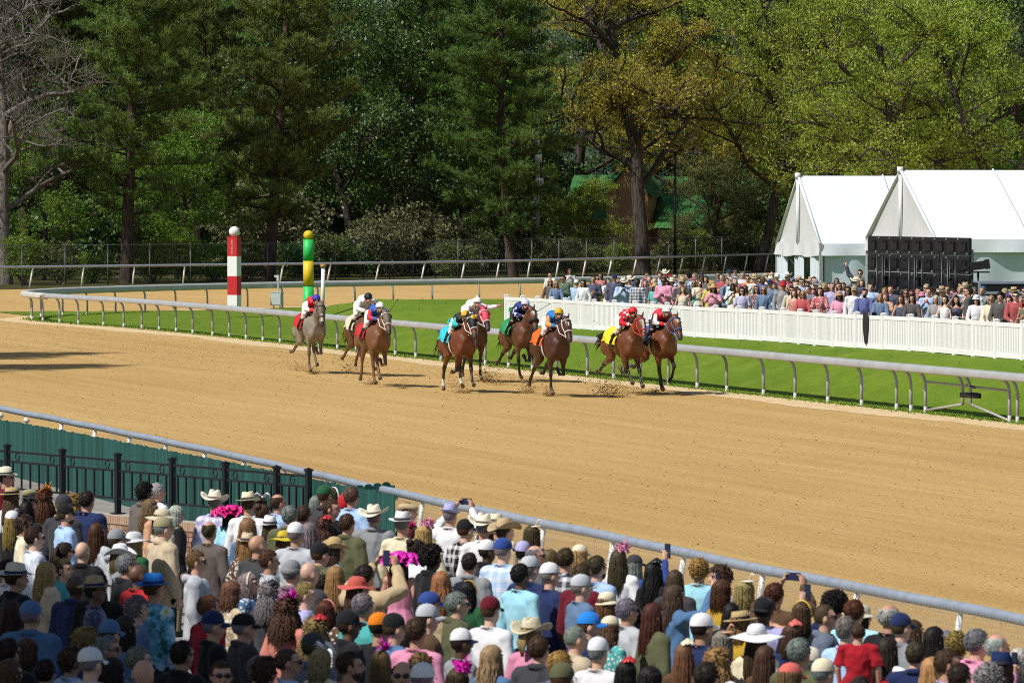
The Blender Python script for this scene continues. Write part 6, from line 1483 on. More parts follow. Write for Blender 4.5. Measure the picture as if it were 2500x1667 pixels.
H = [
 dict(n=1, px=758, py=905, mat=gry, pmat=P_GR, points=True, mane=M['mane_grey'], ph=(.68, .34, .06, .58), blaze=(.30, .5, .035), hood=True, hoodmat=hoodg, tack=tackd, clothmat=dkred, num=None, turn=-.1, tuck=-8, label='muddy grey racehorse running last on the rail side',
   jockey=dict(label='jockey in red silks and violet helmet cover on the grey horse', short='the jockey in red on the grey horse', mat=red, sleeve=whitec, col=(1, 1, 1), helmet=purplec)),
 dict(n=2, px=884, py=911, mat=brn, pmat=P_DK, points=False, mane=M['mane_brown'], ph=(.1, .62, .5, .55), blaze=(.16, .26, .03), tack=tackd, clothmat=creamc, turn=.15, socks=('LF',), label='brown racehorse tucked in behind the chestnut one',
   jockey=dict(label='jockey in white silks and black helmet cover, standing high behind chestnut horse', short='the jockey in white and black', mat=whitec, sleeve=whitec, col=(1, 1, 1), helmet=blackc, lift=.08)),
 dict(n=3, px=912, py=937, mat=chest_, pmat=P_DK, points=False, mane=M['mane_brown'], ph=(.70, .27, .97, .84), hood=True, hoodmat=hoodg, tack=tackw, clothmat=dkred, num='1', nummat=whitec, turn=.05, label='chestnut-brown racehorse with dark hood and red saddlecloth', girth=tackd,
   jockey=dict(label='jockey in blue and red silks with white helmet on the chestnut horse', short='the jockey in blue and red', mat=bluec, sleeve=red, col=(1, 1, 1), helmet=whitec, whip=(1, (-.2, .55, .7)))),
 dict(n=4, px=1119, py=951, mat=rbay, pmat=P_DK, points=True, mane=M['mane_black'], ph=(.12, .56, .2, .36), hood=True, emblem=True, hoodmat=blackc, tack=tackw, clothmat=cyan, num='9', nummat=blackc, turn=.05, girth=tackw, socks=('RH', 'LH'), label='red bay racehorse in black hood with yellow emblem', shadow_roll=None,
   jockey=dict(label='jockey in black and teal silks with yellow helmet crouched low', short='the jockey in black and teal', mat=blackc, sleeve=tealc, col=(1, 1, 1), helmet=goldc, lift=-.12, sleeve_num='9', bandmat=tealc)),
 dict(n=5, px=1147, py=926, mat=dbay, pmat=P_DK, points=True, mane=M['mane_black'], ph=(.3, .7, .45, .6), hood=True, hoodmat=pinkh, tack=tackw, clothmat=blackc, turn=.1, label='dark racehorse in pink-red hood hidden behind the red bay', yaw=2,
   jockey=dict(label='jockey in white silks and white pompom cap with one arm out', short='the jockey with the pompom cap', mat=whitec, sleeve=whitec, col=(1, 1, 1), helmet=whitec, pom=True, lift=.06, **{'raise': 1})),
 dict(n=6, px=1266, py=925, mat=brn, pmat=P_DK, points=True, mane=M['mane_black'], ph=(.66, .26, .62, .55), blaze=(.10, .22, .025), tack=tackd, clothmat=greenc, num='5', nummat=whitec, shadow_roll=blackc, turn=.1, label='mud-splashed brown racehorse with black shadow roll and green saddlecloth',
   jockey=dict(label='jockey in navy silks with checked sleeves and lavender cap', short='the jockey in navy with checked sleeves', mat=pm('navy_silk', (.015, .03, .16)), sleeve=chk, col=(.01, .02, .10), helmet=lav, pom=True, sleeve_num='5', bandmat=greenc, whip=(1, (.05, .75, .45)), breech=blackc)),
 dict(n=7, px=1346, py=962, mat=dbay, pmat=P_DK, points=True, mane=M['mane_black'], ph=(.66, .32, .64, .50), blaze=(.14, .24, .018), tack=tackw, clothmat=orangec, num='7', nummat=blackc, girth=tackw, turn=.1, label='dark bay racehorse with orange saddlecloth and white bridle',
   jockey=dict(label='jockey in blue silks with orange sleeves and gold helmet', short='the jockey in blue and orange', mat=pm('azure_silk', (.01, .16, .55)), sleeve=orsl, col=(1, 1, 1), helmet=goldc)),
 dict(n=8, px=1523, py=957, mat=bay, pmat=P_DK, points=True, mane=M['mane_black'], ph=(.06, .66, .0, .57), blaze=(.08, .40, .030), tack=tackr, clothmat=yel, num='4', nummat=blackc, turn=.0, tail=1.2, yaw=3, label='bright bay racehorse with white blaze and yellow saddlecloth',
   jockey=dict(label='jockey in red silks with white stars and red helmet', short='the jockey in starred red silks', mat=M['stars'], sleeve=M['stars'], col=(.62, .015, .03), helmet=red, whip=(1, (.25, .8, .15)))),
 dict(n=9, px=1606, py=955, mat=bay, pmat=P_DK, points=True, mane=M['mane_black'], ph=(.86, .24, .94, .60), blaze=(.12, .20, .028), tack=tackb, clothmat=roy, num='3', nummat=whitec, girth=tackw, turn=.2, yaw=2, label='bright bay racehorse leading on the rail with blue bridle',
   jockey=dict(label='jockey in red and white silks with white helmet on leading horse', short='the jockey on the leading horse', mat=red, sleeve=whitec, col=(1, 1, 1), helmet=whitec, lean=.1, sleeve_num='3', whip=(-1, (.35, .25, .85)), breech=blackc)),
]
for h in H:
    h['coat'] = h['coat2'] = None; horse(h['px'], h['py'], h)
# earth thrown up by the hooves
PP = []; SS = []
for px, py, n, sp_, hgt_ in ((735, 900, 220, 1.0, .5), (766, 908, 240, .5, .18), (860, 902, 330, .9, 1.0), (905, 934, 150, .5, .2), (985, 944, 120, .5, .25), (1130, 955, 220, .8, .25), (1180, 928, 260, .8, .6), (1190, 925, 160, .5, .5), (1215, 935, 280, .9, .9), (1290, 955, 360, .6, .45), (1340, 962, 300, .4, .3), (1480, 962, 560, .8, 1.0), (1515, 965, 260, .7, .5), (1560, 960, 120, .5, .6), (1600, 955, 120, .5, .2), (1100, 940, 160, .9, .6)):
    n = int(n * 2.2); c = np.array(at(px, py + 5)); a = rng.normal(0, 1, (n, 3)) * [sp_ * .45, sp_ * .7, 0]; z = rng.exponential(hgt_ * .35, n); q = c + a * (.35 + z[:, None] * 1.1); q[:, 2] = np.minimum(z, hgt_ * 2) + .01; PP.append(q); SS.append(.004 + .020 * rng.uniform(0, 1, n) ** 3.5)
M['wet_clod'] = plain('kicked_earth', (.21, .115, .042), .95, .2, 30)
clods('kicked_up_dirt', np.concatenate(PP), np.concatenate(SS), M['clod'], kind='stuff', label='brown clods of dirt flying up behind the galloping hooves', cat='dirt')
# ================================================================== the crowd
# x, y of the head in the photo | direction faced (0 away, 90 towards +x) | hat | hair | clothes | flags
NEAR = [  # (origin x, origin y, scale), rows
((0, 1050, 2.5406), '''
35 300 80|fedora ivory|short brown|shirt maroon|g
75 415 20|boater straw|long light|shirt white|
185 420 30|flatcap khaki|crop grey|jacket charcoal|
275 435 20|feathers orange|ringlets auburn|dress peach|
165 500 10|bow black|wavy black|shirt black|f
455 455 25||ringlets golden|tee tan|
540 440 30||short dark|jacket navy|B
75 565 20|cap white|long dark|jacket black|
408 528 40|cap black|short brown|shirt sky|b
395 470 20|cap charcoal|short dark|jacket charcoal|
150 590 80||mop brown|shirt slate|g
215 672 60||short dark|stripe white|g
600 640 10||long auburn|shirt black|
655 680 10||long dark|shirt charcoal|
725 690 50|cap grey|short brown|hoodie silver|
835 700 30|sunhat white|long blond|shirt green|
748 795 70|cowboy white|bob light|shirt grey|
790 845 60||short grey|jacket black|g
510 760 20||bald|jacket black|
400 760 20||pony dark|shirt black|g
900 390 30||curly black|jacket taupe|
975 385 60||short white|shirt white|
935 485 80||wavy light|shirt black|
1010 555 30|sunhat cream|bob light|shirt cream|
1095 525 60||bob white|jacket black|
1015 615 60|cap khaki|short grey|jacket beige|
1330 455 0|cowboy ivory|short grey|plaid lavender|
1440 520 10|ruffle magenta|bob dark|shirt black|
1540 465 10|fedora cream|short brown|shirt white|
1610 470 10|bow white|bun brown|shirt cream|
1300 630 10||thin brown|shirt taupe|
1540 610 15||wavy golden|shirt denim|
1535 715 20|fedora beige|long golden|floral brown|f
1600 720 40||bald|shirt charcoal|
1220 820 60||short light|hoodie silver|g
1545 955 105|headband cream|bob grey|floral denim|
1440 1010 60||bob light|floral tan|
290 885 50||long blond|jacket beige|fB
395 865 85||bun brown|shirt teal|
100 925 50|panama ivory|short dark|jacket black|
40 875 20||short dark|shirt white|
470 975 20||bald|jacket navy|k
590 1005 60|panama tan|crop black|satin navy|k
860 905 50||bald|shirt red|k
615 965 20||short black|jacket black|
955 990 20|panama azure|short brown|tropical aqua|
850 1115 60||curly grey|shirt steel|
190 1155 20|cap denim|short grey|jacket denim|
75 1135 20||wavy dark|shirt charcoal|
1295 1105 30||short black|shirt crimson|
1325 1220 60|cap navy|crop grey|jacket black|
1515 1230 70|cap black|crop grey|jacket charcoal|
680 1275 20|cap denim|short dark|jacket denim|
780 1235 30||wavy dark|shirt black|
440 1435 50||mop brown|shirt sky|
560 1455 30|cap white|short grey|shirt white|
670 1365 70||short grey|shirt royal|g
860 1435 50||short grey|shirt slate|
890 1520 30||bald|shirt white|
1370 1525 170||short brown|shirt charcoal|g
1605 1495 20||short grey|jacket olive|
50 1385 20||short dark|jacket black|
280 1510 20||short dark|jacket slate|
530 1315 20||mop black|shirt navy|
60 1515 20||wavy black|shirt black|
170 1370 30||bob brown|shirt charcoal|
1130 1400 40||short dark|jacket black|
700 1500 20||bob dark|shirt teal|'''),
((620, 1050, 2.5406), '''
150 455 35||thin brown|shirt sky|P
225 535 30||short grey|jacket olive|
100 605 10|fedora white|wavy brown|shirt charcoal|f
60 520 20||bun brown|shirt cream|
310 530 20||short black|jacket navy|
385 460 20||long grey|jacket slate|
440 410 20|cap green|short brown|jacket charcoal|
492 415 20|headband white|bob brown|shirt navy|
575 455 20|hood red|short brown|hoodie red|
608 415 30||short dark|shirt charcoal|
480 490 80||short black|jacket black|
440 605 20|flower red|ringlets brown|shirt charcoal|
260 650 20|cap white|short grey|shirt silver|
190 690 20|sunhat yellow|bob light|shirt cream|
345 635 10||long grey|shirt white|
580 585 20||short brown|jacket olive|
745 545 15|cowboy ivory|short grey|jacket grey|
920 590 10|fedora white|short grey|shirt cream|
955 510 70|flatcap tan|short brown|jacket green|
965 665 10|feathers magenta|wavy red|shirt maroon|
1055 655 20|tulle pink|bob blond|shirt cream|
1220 535 10|trilby lavender|crop grey|shirt white|CP
1315 625 20|cap black|crop brown|plaid black|
1425 610 10|cowboy ivory|short grey|shirt white|
1440 670 20|panama straw|bob brown|shirt red|
1560 640 30|cowboy tan|short brown|shirt tan|
1500 600 10|fedora cream|short grey|shirt cream|
1450 755 60|cap white|short dark|jacket black|k
1548 750 20|cap royal|short grey|plaid sky|
95 815 50||short brown|shirt silver|
235 895 20|beanie grey|short grey|jacket mauve|
345 895 50||bald|jacket charcoal|
412 775 30|cap black|short brown|jacket olive|
505 755 50|straw_cowboy straw|bob brown|shirt brown|
505 915 5||long golden|shirt navy|
430 975 20||ringlets black|shirt charcoal|
690 910 10||short dark|jacket tan|CP
645 990 60|sunhat coral|long brown|shirt denim|
905 815 30|ruffle fuchsia|long brown|dress pink|
1105 800 50||afro black|jacket black|k
1010 745 20||bun dark|shirt white|
1340 830 10||short dark|jacket grey|
1165 950 20||wavy golden|dress peach|
1330 1010 10|headband mustard|bob black|shirt green|
1265 1085 50||short grey|jacket olive|g
1470 1125 30|cap maroon|crop brown|shirt white|
1095 1090 60|cap royal|short brown|jacket tan|
1080 1175 50|cap silver|short dark|jacket brown|
680 1095 20||short grey|shirt teal|
95 1020 20|flower black|ringlets grey|jacket charcoal|
212 1125 30|feathers fuchsia|ringlets auburn|tee salmon|
320 1025 60||short dark|shirt lavender|
390 1245 20|flower red|ringlets golden|shirt black|
590 1215 70|cap black|short dark|jacket black|k
780 1225 20|cap orange|crop dark|tee black|
872 1235 30|cap black|short brown|shirt denim|
950 1305 20||long black|shirt navy|
1290 1325 60|trucker white|short dark|shirt grey|kg
215 1445 60||crop brown|shirt sky|g
420 1440 20|bow white|bob blond|shirt cream|
600 1465 85||short dark|shirt salmon|b
790 1455 10|feathers fuchsia|long light|shirt brown|
920 1525 170||thin brown|shirt charcoal|g
1040 1485 20||curly light|shirt olive|
1050 1555 20|cap white|short grey|shirt grey|
70 1505 20||mop brown|shirt green|
370 1355 20|cap charcoal|short dark|jacket slate|
1010 1255 20||short brown|shirt brown|
450 1130 30|headband salmon|bob auburn|floral brown|
1270 1570 20|tulle fuchsia|bob brown|shirt black|
1480 1420 20||wavy blond|shirt denim|
560 1110 30|||'''),
((1240, 1050, 2.5406), '''
95 765 10|cap lavender|short black|shirt royal|
150 655 10|disc cream|bob black|shirt navy|
175 785 70||thin grey|shirt white|g
265 805 20||wavy light|shirt cream|
360 805 20||short brown|plaid charcoal|
450 780 30|cap cream|bob blond|shirt white|
82 905 20||short black|shirt aqua|k
140 865 30|cap silver|short grey|jacket navy|
265 905 60|cap white|short grey|shirt navy|
555 855 30||short black|shirt sky|b
465 905 20||short brown|jacket maroon|
460 980 60|cap silver|short grey|shirt steel|
690 810 20|tulle pink|long brown|shirt white|
790 845 20|cap charcoal|long grey|shirt royal|DP
910 885 20|flower black|wavy black|shirt black|
1040 940 20||long black|shirt charcoal|
1190 875 15||curly dark|shirt slate|
1315 915 240||mop brown|shirt charcoal|
1040 1035 50||wavy brown|jacket denim|DP
1390 1145 20||long black|shirt black|
1475 1005 20|disc ivory|bob blond|shirt cream|
620 1085 15|cloche cream|bob light|shirt cream|
745 1125 50||short grey|shirt silver|g
910 1155 60||long auburn|jacket olive|
510 1220 60|cap azure|short brown|shirt navy|
425 1300 40||crop grey|jacket beige|
150 1275 30|straw_cowboy cream|pony blond|shirt pink|
200 1365 30||short brown|jacket charcoal|
1210 1235 20|cap white|short dark|shirt navy|
1450 1205 30|boater straw|bob golden|shirt mustard|
1335 1325 20|disc peach|bob grey|shirt beige|
1550 1295 20|bigsun white|long brown|shirt brown|
1310 1445 20||ringlets golden|shirt white|
1100 1405 20|flower cream|long light|shirt brown|
340 1555 20|cap olive|short brown|jacket olive|
740 1515 20|flower red|bob black|shirt black|
330 1465 20||short dark|jacket slate|
565 1385 30|cap white|short grey|shirt white|
1590 1125 20|backcap black|short black|shirt charcoal|k
1335 1005 30||bob auburn|shirt mustard|
890 1555 20||bob black|shirt navy|
640 1240 50|cap cream|bob light|floral teal|
1240 1540 20||short dark|shirt navy|'''),
((1860, 1050, 2.5406), '''
50 1115 20||short black|shirt charcoal|DP
85 1025 20||short auburn|shirt brown|CP
250 1145 20|headband yellow|bob black|shirt black|
462 1090 20||afro black|shirt navy|P
400 1165 60||crop brown|jacket slate|g
580 1135 20||short auburn|shirt charcoal|
625 1165 60|sunhat ivory|bob dark|shirt black|
800 1165 20||thin white|shirt black|
872 1230 30|cap navy|short brown|jacket grey|
945 1255 60||long brown|shirt white|
530 1245 30||short grey|shirt sky|
790 1365 20||long dark|shirt white|
1080 1305 40||long black|jacket navy|
1150 1325 20||bob grey|shirt slate|
1220 1345 20||curly golden|shirt black|
1345 1325 30||short grey|shirt pink|P
1470 1355 60||thin white|shirt purple|
1060 1495 20||wavy blond|shirt charcoal|
1160 1455 60||short brown|shirt lavender|
1500 1490 20|fedora navy|bob brown|shirt purple|
1600 1435 20||bob white|shirt slate|
240 1385 30||short grey|shirt olive|
312 1445 30|cap ivory|short grey|shirt sky|
185 1545 30|cap coral|bob light|shirt sky|
190 1285 20|flower coral|bob brown|shirt navy|
390 1515 30|cap cream|crop grey|shirt grey|
1240 1545 20||short dark|shirt charcoal|
690 1540 20||bob dark|jacket charcoal|
960 1400 20||short brown|jacket navy|
1420 1560 20||curly grey|shirt black|
30 1420 20||long dark|shirt brown|''')]
FAR = [((1220, 600, 3.675), '''
452 262 185||short dark|shirt white|
452 330 175||bob blond|shirt brown|g
507 345 170||wavy blond|shirt denim|g
568 300 200||short dark|jacket green|g
630 318 180||bob brown|shirt silver|g
690 268 20|cap white|short grey|shirt sky|
750 335 185||long dark|shirt white|g
797 305 170||bob blond|shirt teal|g
840 300 190||short brown|shirt navy|
905 275 180||long auburn|floral red|g
970 318 140||long brown|tee white|
1030 290 185|cap navy|short brown|jacket navy|g
1060 318 170||wavy brown|floral white|
1135 275 190||bald|jacket charcoal|k
1180 308 180||long brown|shirt royal|
1325 258 200||mop dark|shirt white|
1290 320 210||long brown|dress peach|
1342 298 180||short grey|shirt red|
1390 305 185||wavy blond|shirt teal|
1440 270 180||short brown|shirt sky|
1488 272 185|bigsun red|long brown|shirt cream|
1480 252 180|cowboy ivory|short grey|shirt white|
1545 325 180|cowboy cream|long dark|dress cream|f
1575 280 185||short dark|shirt blue|g
1630 298 180|cap white|short brown|shirt sky|
1690 270 280||mop dark|jacket grey|
1750 275 200||short grey|shirt sky|
1810 278 180|cowboy charcoal|bob dark|shirt black|
1790 335 170||bob light|floral cream|g
1905 345 260||wavy blond|dress fuchsia|F
1850 300 180||bob black|shirt charcoal|
1960 265 190||short dark|jacket navy|g
1995 285 200||short grey|shirt crimson|
2040 320 120||short brown|shirt steel|
2060 245 180|cap navy|short brown|shirt white|
2115 235 185||mop dark|floral black|g
2110 320 150||short grey|plaid aqua|
2180 265 190||short grey|shirt white|
2225 295 180||short black|jacket orange|g
2200 385 180||bob light|dress denim|g
2140 385 200||ringlets brown|shirt cream|
2305 390 180||wavy light|floral maroon|g
2335 320 185||short dark|shirt grey|g'''),
((1860, 380, 3.016), '''
15 990 180||bob blond|shirt denim|g
72 880 190||bald|shirt red|
112 893 185|cap white|short brown|jacket navy|
185 893 180|cowboy white|short brown|shirt red|
245 885 185||short dark|jacket charcoal|
292 932 180||short brown|shirt sky|g
390 872 190||short dark|shirt white|
357 918 185|sunhat tan|bob brown|shirt white|
397 952 175|cowboy grey|short grey|shirt cream|
210 962 185||short dark|jacket navy|
145 985 190||wavy blond|dress navy|F
270 1003 180||long auburn|shirt peach|
305 1022 185||bob blond|shirt red|g
382 1003 180||wavy red|shirt maroon|
430 1030 190||bob auburn|floral red|
475 1045 185|sunhat brown|long brown|dress crimson|
503 965 180||short brown|shirt pink|
552 925 180||long dark|dress pink|g
572 855 185||short dark|jacket slate|g
722 868 175||short dark|jacket navy|Eg
692 930 185|cowboy ivory|short brown|jacket navy|g
642 978 180|cowboy grey|short brown|shirt red|
570 1030 190|sunhat peach|bob dark|shirt pink|
635 1048 180||long dark|jacket black|g
757 1012 190||short black|jacket royal|b
736 935 180||bob light|shirt brown|
805 945 200|cap brown|short brown|shirt charcoal|g
855 962 180|flower yellow|bob light|shirt yellow|
872 1045 185||wavy blond|jacket denim|
937 1042 180||short brown|redplaid red|
1000 960 180|disc lavender|bob blond|jacket white|g
1072 962 185|panama cream|short grey|jacket grey|
1025 1055 190||long brown|dress navy|
1062 1012 180||long light|shirt charcoal|g
1130 1075 180||long brown|floral salmon|g
1108 1050 185||bob black|shirt black|
1212 1080 170||short white|jacket aqua|g
1180 1035 185|sunhat pink|bob light|shirt pink|
1262 1000 200|cap black|short grey|jacket silver|
1370 985 180||short brown|shirt charcoal|g
1325 1002 185|panama tan|short brown|shirt slate|
1300 1098 180||bob brown|floral coral|g
1350 1058 190||long dark|dress white|
1282 1058 180||bob white|shirt grey|
1432 1060 180|feathers pink|long black|dress navy|D
1502 1000 185||short brown|jacket slate|g
1525 1055 270||short dark|jacket black|
1632 992 185|cap navy|short grey|jacket navy|g
1622 1080 190||short grey|jacket grey|b
1690 1075 180||long blond|jacket cream|g
1580 1060 185|cloche white|bob dark|shirt white|g
1772 985 180||wavy blond|shirt charcoal|
1757 1055 190||curly dark|shirt black|
1855 1003 185|boater straw|short brown|shirt sky|
1787 1115 180||long blond|jacket brown|g
1870 1035 180||short dark|shirt crimson|g
1822 1062 185|flower purple|bob dark|shirt lavender|
1872 1115 180|cloche lavender|bob light|floral white|
1912 1062 190||bob grey|shirt peach|
1700 1010 180||bob light|shirt cream|
1560 1000 185||short grey|shirt white|
1460 985 190||short dark|jacket navy|
1400 1010 180||bob brown|shirt pink|
1230 1040 185||short brown|shirt sky|
1150 1000 180||short dark|jacket charcoal|
950 985 190||short brown|shirt navy|
905 1000 180||bob golden|shirt mustard|
800 1030 185||short brown|shirt sky|
680 1010 190||bob brown|floral pink|
600 960 180||wavy brown|shirt red|
520 1010 185||short grey|shirt lavender|
460 975 180||bob blond|shirt white|
340 985 190||short brown|shirt slate|
240 1010 185||bob brown|dress salmon|
320 885 180||short auburn|shirt white|
160 940 190||bob dark|shirt navy|
60 945 180|cap navy|short brown|shirt steel|
30 900 185|fedora tan|short brown|shirt white|
1935 1000 180||short brown|shirt slate|g
1945 1085 190||wavy auburn|dress green|g
1840 1095 180||short grey|shirt olive|''')]
placed = []
def free(x, y, d): return all((x - a) ** 2 + ((y - b) * .8) ** 2 > d * d for a, b in placed)
count = 0
for (ox, oy, sc0), rows in NEAR:
    for row in rows.strip().splitlines():
        f = row.split('|'); zx, zy, yaw = map(float, f[0].split())
        if not f[3]: continue
        px, py = ox + zx / sc0, oy + zy / sc0; hgt0 = (1.60 if set(f[2].split()) & HAIR_F or 'dress' in f[3] else 1.70) + .05 * math.sin(count * 2.3)
        # follow the sight line until the figure's own height fits the ground it stands on
        best = None
        for k in range(0, 60):
            for sgn in (1, -1):
                hh = hgt0 + sgn * k * .006
                Z = 60.0
                for _ in range(8):
                    x = (px - 1250) / F_PX * Z; hc = zg(x, Z) + hh * .935; Z = F_PX * (CAM_H - hc) / (py - HORIZ)
                x = (px - 1250) / F_PX * Z
                rx = np.interp(Z, RAIL_OUT[:, 1], RAIL_OUT[:, 0]) - .45
                if x < rx and free(x, Z, .44): best = (x, Z, hh); break
            if best: break
        if not best: continue
        x, Z, hh = best; tw = f[3].split()
        if tw[-1] in ('charcoal', 'brown', 'slate', 'black') and tw[0] == 'shirt' and count % 5 < 3 and py < 1560: f[3] = tw[0] + ' ' + ['white', 'sky', 'cream', 'pink', 'silver', 'lavender', 'peach', 'aqua'][(count * 5) % 8]
        hw = f[2].split()
        if len(hw) > 1 and hw[1] in ('dark', 'black') and count % 7 < 3 and 'k' not in f[4]: f[2] = hw[0] + ' ' + ['brown', 'light', 'brown', 'golden'][count % 4]
        hh = min(max(hh, 1.38), 1.95); placed.append((x, Z)); fl = f[4]; pose = next((c for c in 'BCDEF' if c in fl), 'F' if 'P' in fl else 'A'); yw = (yaw if yaw > 90 else yaw + 16) + 14 * math.sin(count * 1.7)
        p_ = person(x, Z, zg(x, Z), hh, yw, f[1] or None, f[2] if f[2] else 'short brown', f[3], pose, 'k' in fl, 'g' in fl, 'b' in fl, True if 'f' in fl else None, True, count, 1.0 + .06 * math.sin(count * 3.1))
        if 'P' in fl:
            ph_ = MB(); ph_.box((0, 0, 0), (.075, .010, .155)); o = ph_.build('phone', M['rubber'], None, smooth=False)
            s_ = hh / 1.75; hx = {'C': (0, .335, 1.80), 'D': (.12, .42, 1.80)}.get(pose, (.0, .375, 1.47)); rot = Matrix.Rotation(-R(yw), 4, 'Z')
            o.matrix_world = Matrix.Translation((x, Z, zg(x, Z))) @ rot @ Matrix.Translation(Vector(hx) * s_) @ (Matrix.Rotation(R(90), 4, 'Y') if pose == 'C' and count % 2 else Matrix.Identity(4))
            ph_ = MB(); ph_.box((0, -.0062, 0), (.068, .002, .145)); ph_.build('screen', M['screen'], o, smooth=False); PHONES.append((o, p_)) if 'PHONES' in globals() else globals().update(PHONES=[(o, p_)])
        count += 1
NFENCE = 64.3
for (ox, oy, sc0), rows in FAR:
    for row in rows.strip().splitlines():
        f = row.split('|'); zx, zy, yaw = map(float, f[0].split()); px, py = ox + zx / sc0, oy + zy / sc0
        hgt0 = (1.62 if set(f[2].split()) & HAIR_F else 1.74); best = None
        if 'E' in f[4] or (px > 1950 and py < 668): hgt0 = 1.90
        for k in range(0, 70):
            for sgn in (1, -1):
                hh = hgt0 + sgn * k * .006; Z = 165.0
                if not 1.40 < hh < 2.02: continue
                for _ in range(6): x = (px - 1250) / F_PX * Z; Z = F_PX * (CAM_H - float(zin(x, Z)) + .12 - hh * .935) / (py - HORIZ)
                x = (px - 1250) / F_PX * Z
                q = Vector((x, Z, 0)) - WF[0]; behind = -q.x * tv.y + q.y * tv.x
                if behind > .42 and free(x, Z, .40): best = (x, Z, hh, behind); break
            if best: break
        if not best: print('UNPLACED', row); continue
        x, Z, hh = best[:3]; placed.append((x, Z)); fl = f[4]; pose = next((c for c in 'BCDEF' if c in fl), 'G' if best[3] < .75 else 'BFAAAB'[count % 6])
        person(x, Z, float(zin(x, Z)) - .12, hh, yaw + 12 * math.sin(count * 1.9) + 8, f[1] or None, f[2] or 'short brown', f[3], pose, 'k' in fl, 'g' in fl, 'b' in fl, True if 'f' in fl else None, False, count); count += 1
g = random.Random(77); fill = 0
for k in range(900):
    if fill >= 46: break
    px = g.uniform(1520, 2495); q0 = WF[0] + tv * ((px - 1237) / 1400 * wl); dep = g.uniform(.6, 13)
    Z = F_PX * 0 + 1; # walk back from the fence along the sight line
    a = np.array([[tv.x, -(px - 1250) / F_PX], [tv.y, -1.0]]); s_, Z = np.linalg.solve(a, np.array([-WF[0].x, -WF[0].y])); Z = float(Z) + dep * 2.2; x = (px - 1250) / F_PX * Z
    if px > 2090 and Z > 157 or Z > 186 or not free(x, Z, .5): continue
    placed.append((x, Z)); fem = g.random() < .5; hh = g.uniform(1.55, 1.70) if fem else g.uniform(1.66, 1.84)
    hat = g.choice([None, None, 'cap ' + g.choice(['white', 'navy', 'red', 'khaki']), 'cowboy ' + g.choice(['ivory', 'tan'])]) if not fem else g.choice([None, None, None, 'sunhat ' + g.choice(['cream', 'pink', 'straw', 'white']), 'tulle ' + g.choice(['pink', 'lavender', 'coral'])])
    hair = (g.choice(['long', 'wavy', 'bob']) if fem else g.choice(['short', 'short', 'crop', 'thin'])) + ' ' + g.choice(['blond', 'brown', 'dark', 'light', 'grey', 'auburn'])
    top = g.choice(['dress', 'shirt', 'tee', 'floral']) + ' ' + g.choice(['white', 'pink', 'coral', 'sky', 'cream', 'teal', 'red', 'peach', 'lavender', 'navy', 'yellow']) if fem else g.choice(['shirt', 'jacket', 'shirt', 'plaid']) + ' ' + g.choice(['white', 'sky', 'navy', 'grey', 'pink', 'cream', 'royal', 'black', 'olive'])
    person(x, Z, float(zin(x, Z)) - .12, hh, g.uniform(165, 210), hat, hair, top, g.choice('AABF'), g.random() < .12, g.random() < .6, False, fem, False, 1000 + k); fill += 1
jk_ = WF[0] + tv * 0; a = np.array([[tv.x, -(2124 - 1250) / F_PX], [tv.y, -1.0]]); s_, Zj = np.linalg.solve(a, np.array([-WF[0].x, -WF[0].y])); pj = WF[0] + tv * float(s_)
mb = MB(); P = []
for i in range(9):
    u = i / 8; P.append([((u - .5) * .42 * (1 - .6 * v), -.12 - .03 * math.sin(u * 9 + v * 3), 1.24 - 1.02 * v + .05 * math.sin(u * 7)) for v in np.linspace(0, 1, 10)])
mb.grid(P); mb.grid([[(p[0], .12, 1.24 - .4 * j) for j in (0, 1)] for p in [r[0] for r in P]]); mb.grid([[(r[0][0], -.12 + .24 * j, 1.24 + .03) for j in (0, 1)] for r in P])
o = mb.build('jacket', M['cloth'], None, color=(.03, .025, .03), loc=(pj.x, pj.y, float(zin(pj.x, pj.y)) - .02), rz=wr, sca=(1, 1, FZ), label='dark jacket hung over the white fence', cat='jacket')
print('PEOPLE', len(PEOPLE), [(p['x'], p['y']) for p in PEOPLE if p['pose'] == 'E'])
# the toddler held up in a red waistcoat, and the grown-up lifting him
pk = at(1860 + 610 / 2.5406, 1050 + 1235 / 2.5406, 1.95)
par = person(pk.x, pk.y - .10, -.01, 1.60, 10, None, 'short dark', 'shirt crimson', 'C', False, False, False, False, True, 901)
kid = person(pk.x, pk.y + .12, 1.02, .95, 15, None, 'short brown', 'tee crimson', 'A', False, False, False, False, True, 902, 1.15, True)

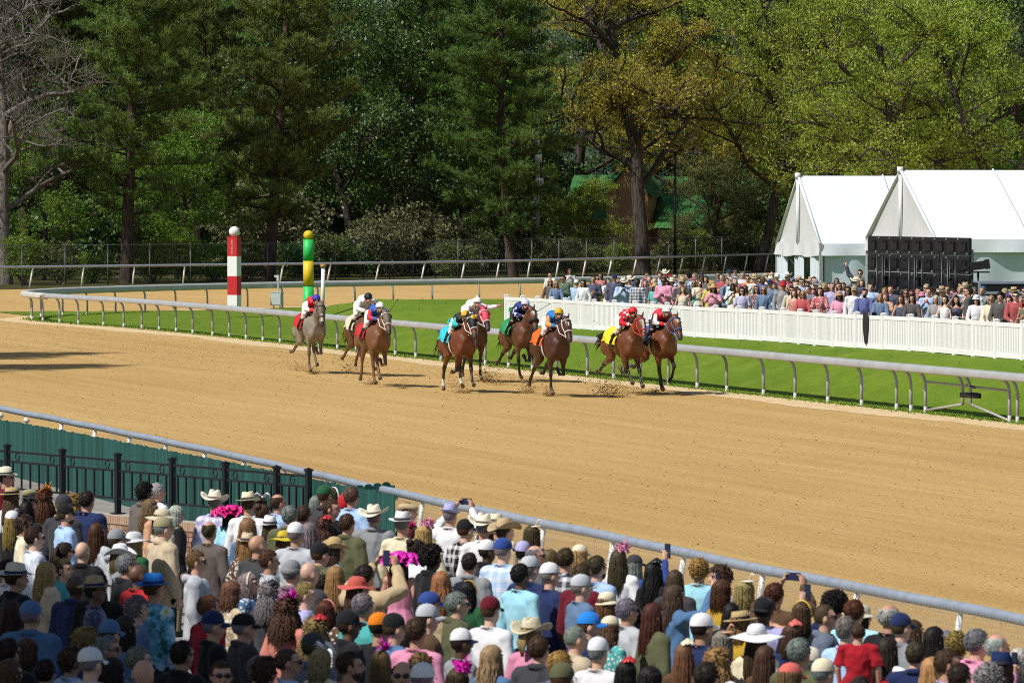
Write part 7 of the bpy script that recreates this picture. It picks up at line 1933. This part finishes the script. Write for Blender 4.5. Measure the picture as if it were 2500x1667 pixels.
# ---- labels: what each wears, then what tells it from its look-alikes
def base_label(p, near_):
    w = 'toddler' if p['child'] else 'person'
    t = f"{w} in {p['top']} and {p['head']}" if p['hatted'] else f"{w} with {p['head']} in {p['top']}"
    act = {'C': ', both arms raised', 'D': ', one arm raised', 'E': ', waving', 'B': ', hands together', 'F': ', hands lifted', 'G': ', leaning on the fence'}[p['pose']] if p['pose'] != 'A' else ''
    return t + act
def short_desc(p): return p['head'] if p['hatted'] else p['top']
from collections import Counter
L1 = Counter(base_label(p, 0) for p in PEOPLE); S1 = Counter((short_desc(p), p['near']) for p in PEOPLE); used = set()
for p in PEOPLE:
    place = 'in the near crowd' if p['near'] else 'behind the white fence'
    cands = []
    b = base_label(p, 0)
    others = sorted((q for q in PEOPLE if q is not p and q['near'] == p['near'] and S1[(short_desc(q), q['near'])] == 1), key=lambda q: (q['x'] - p['x']) ** 2 + ((q['y'] - p['y']) * (.5 if p['near'] else .35)) ** 2)
    rels = []
    for q in others[:6]:
        dx, dy = q['x'] - p['x'], q['y'] - p['y']
        r_ = ('behind' if dy < 0 else 'in front of') if abs(dy) > 1.3 * abs(dx) and abs(dy) > .5 else 'beside'
        rels.append(f"{r_} the {short_desc(q)}")
    if L1[b] == 1: cands.append(f'{b} {place}')
    for r_ in rels: cands.append(f'{b} {place}, {r_}'); 
    for r_ in rels: cands.append(f'{b}, {r_}')
    b2 = b.split(', ')[0]
    for r_ in rels: cands.append(f'{b2}, {r_}')
    for r_ in rels: cands.append(f"person in {p['top']}, {r_}")
    lab = next((c for c in cands if c not in used and len(c.replace(',', ' ').split()) <= 16), None)
    if lab is None: lab = next((c for c in cands if c not in used), b)
    used.add(lab); tag(p['o'], lab, 'person', 'racegoers on the apron' if p['near'] else 'racegoers in the infield')
PD = {p['o'].name: p for p in PEOPLE}
for i, (o, p_) in enumerate(globals().get('PHONES', [])):
    q = PD[p_.name]; tag(o, f"dark phone held up by person with {short_desc(q)}" if i else f"dark phone held by person with {short_desc(q)}", 'phone', 'phones held up in the crowd')

bpy.data.scenes.remove(work)
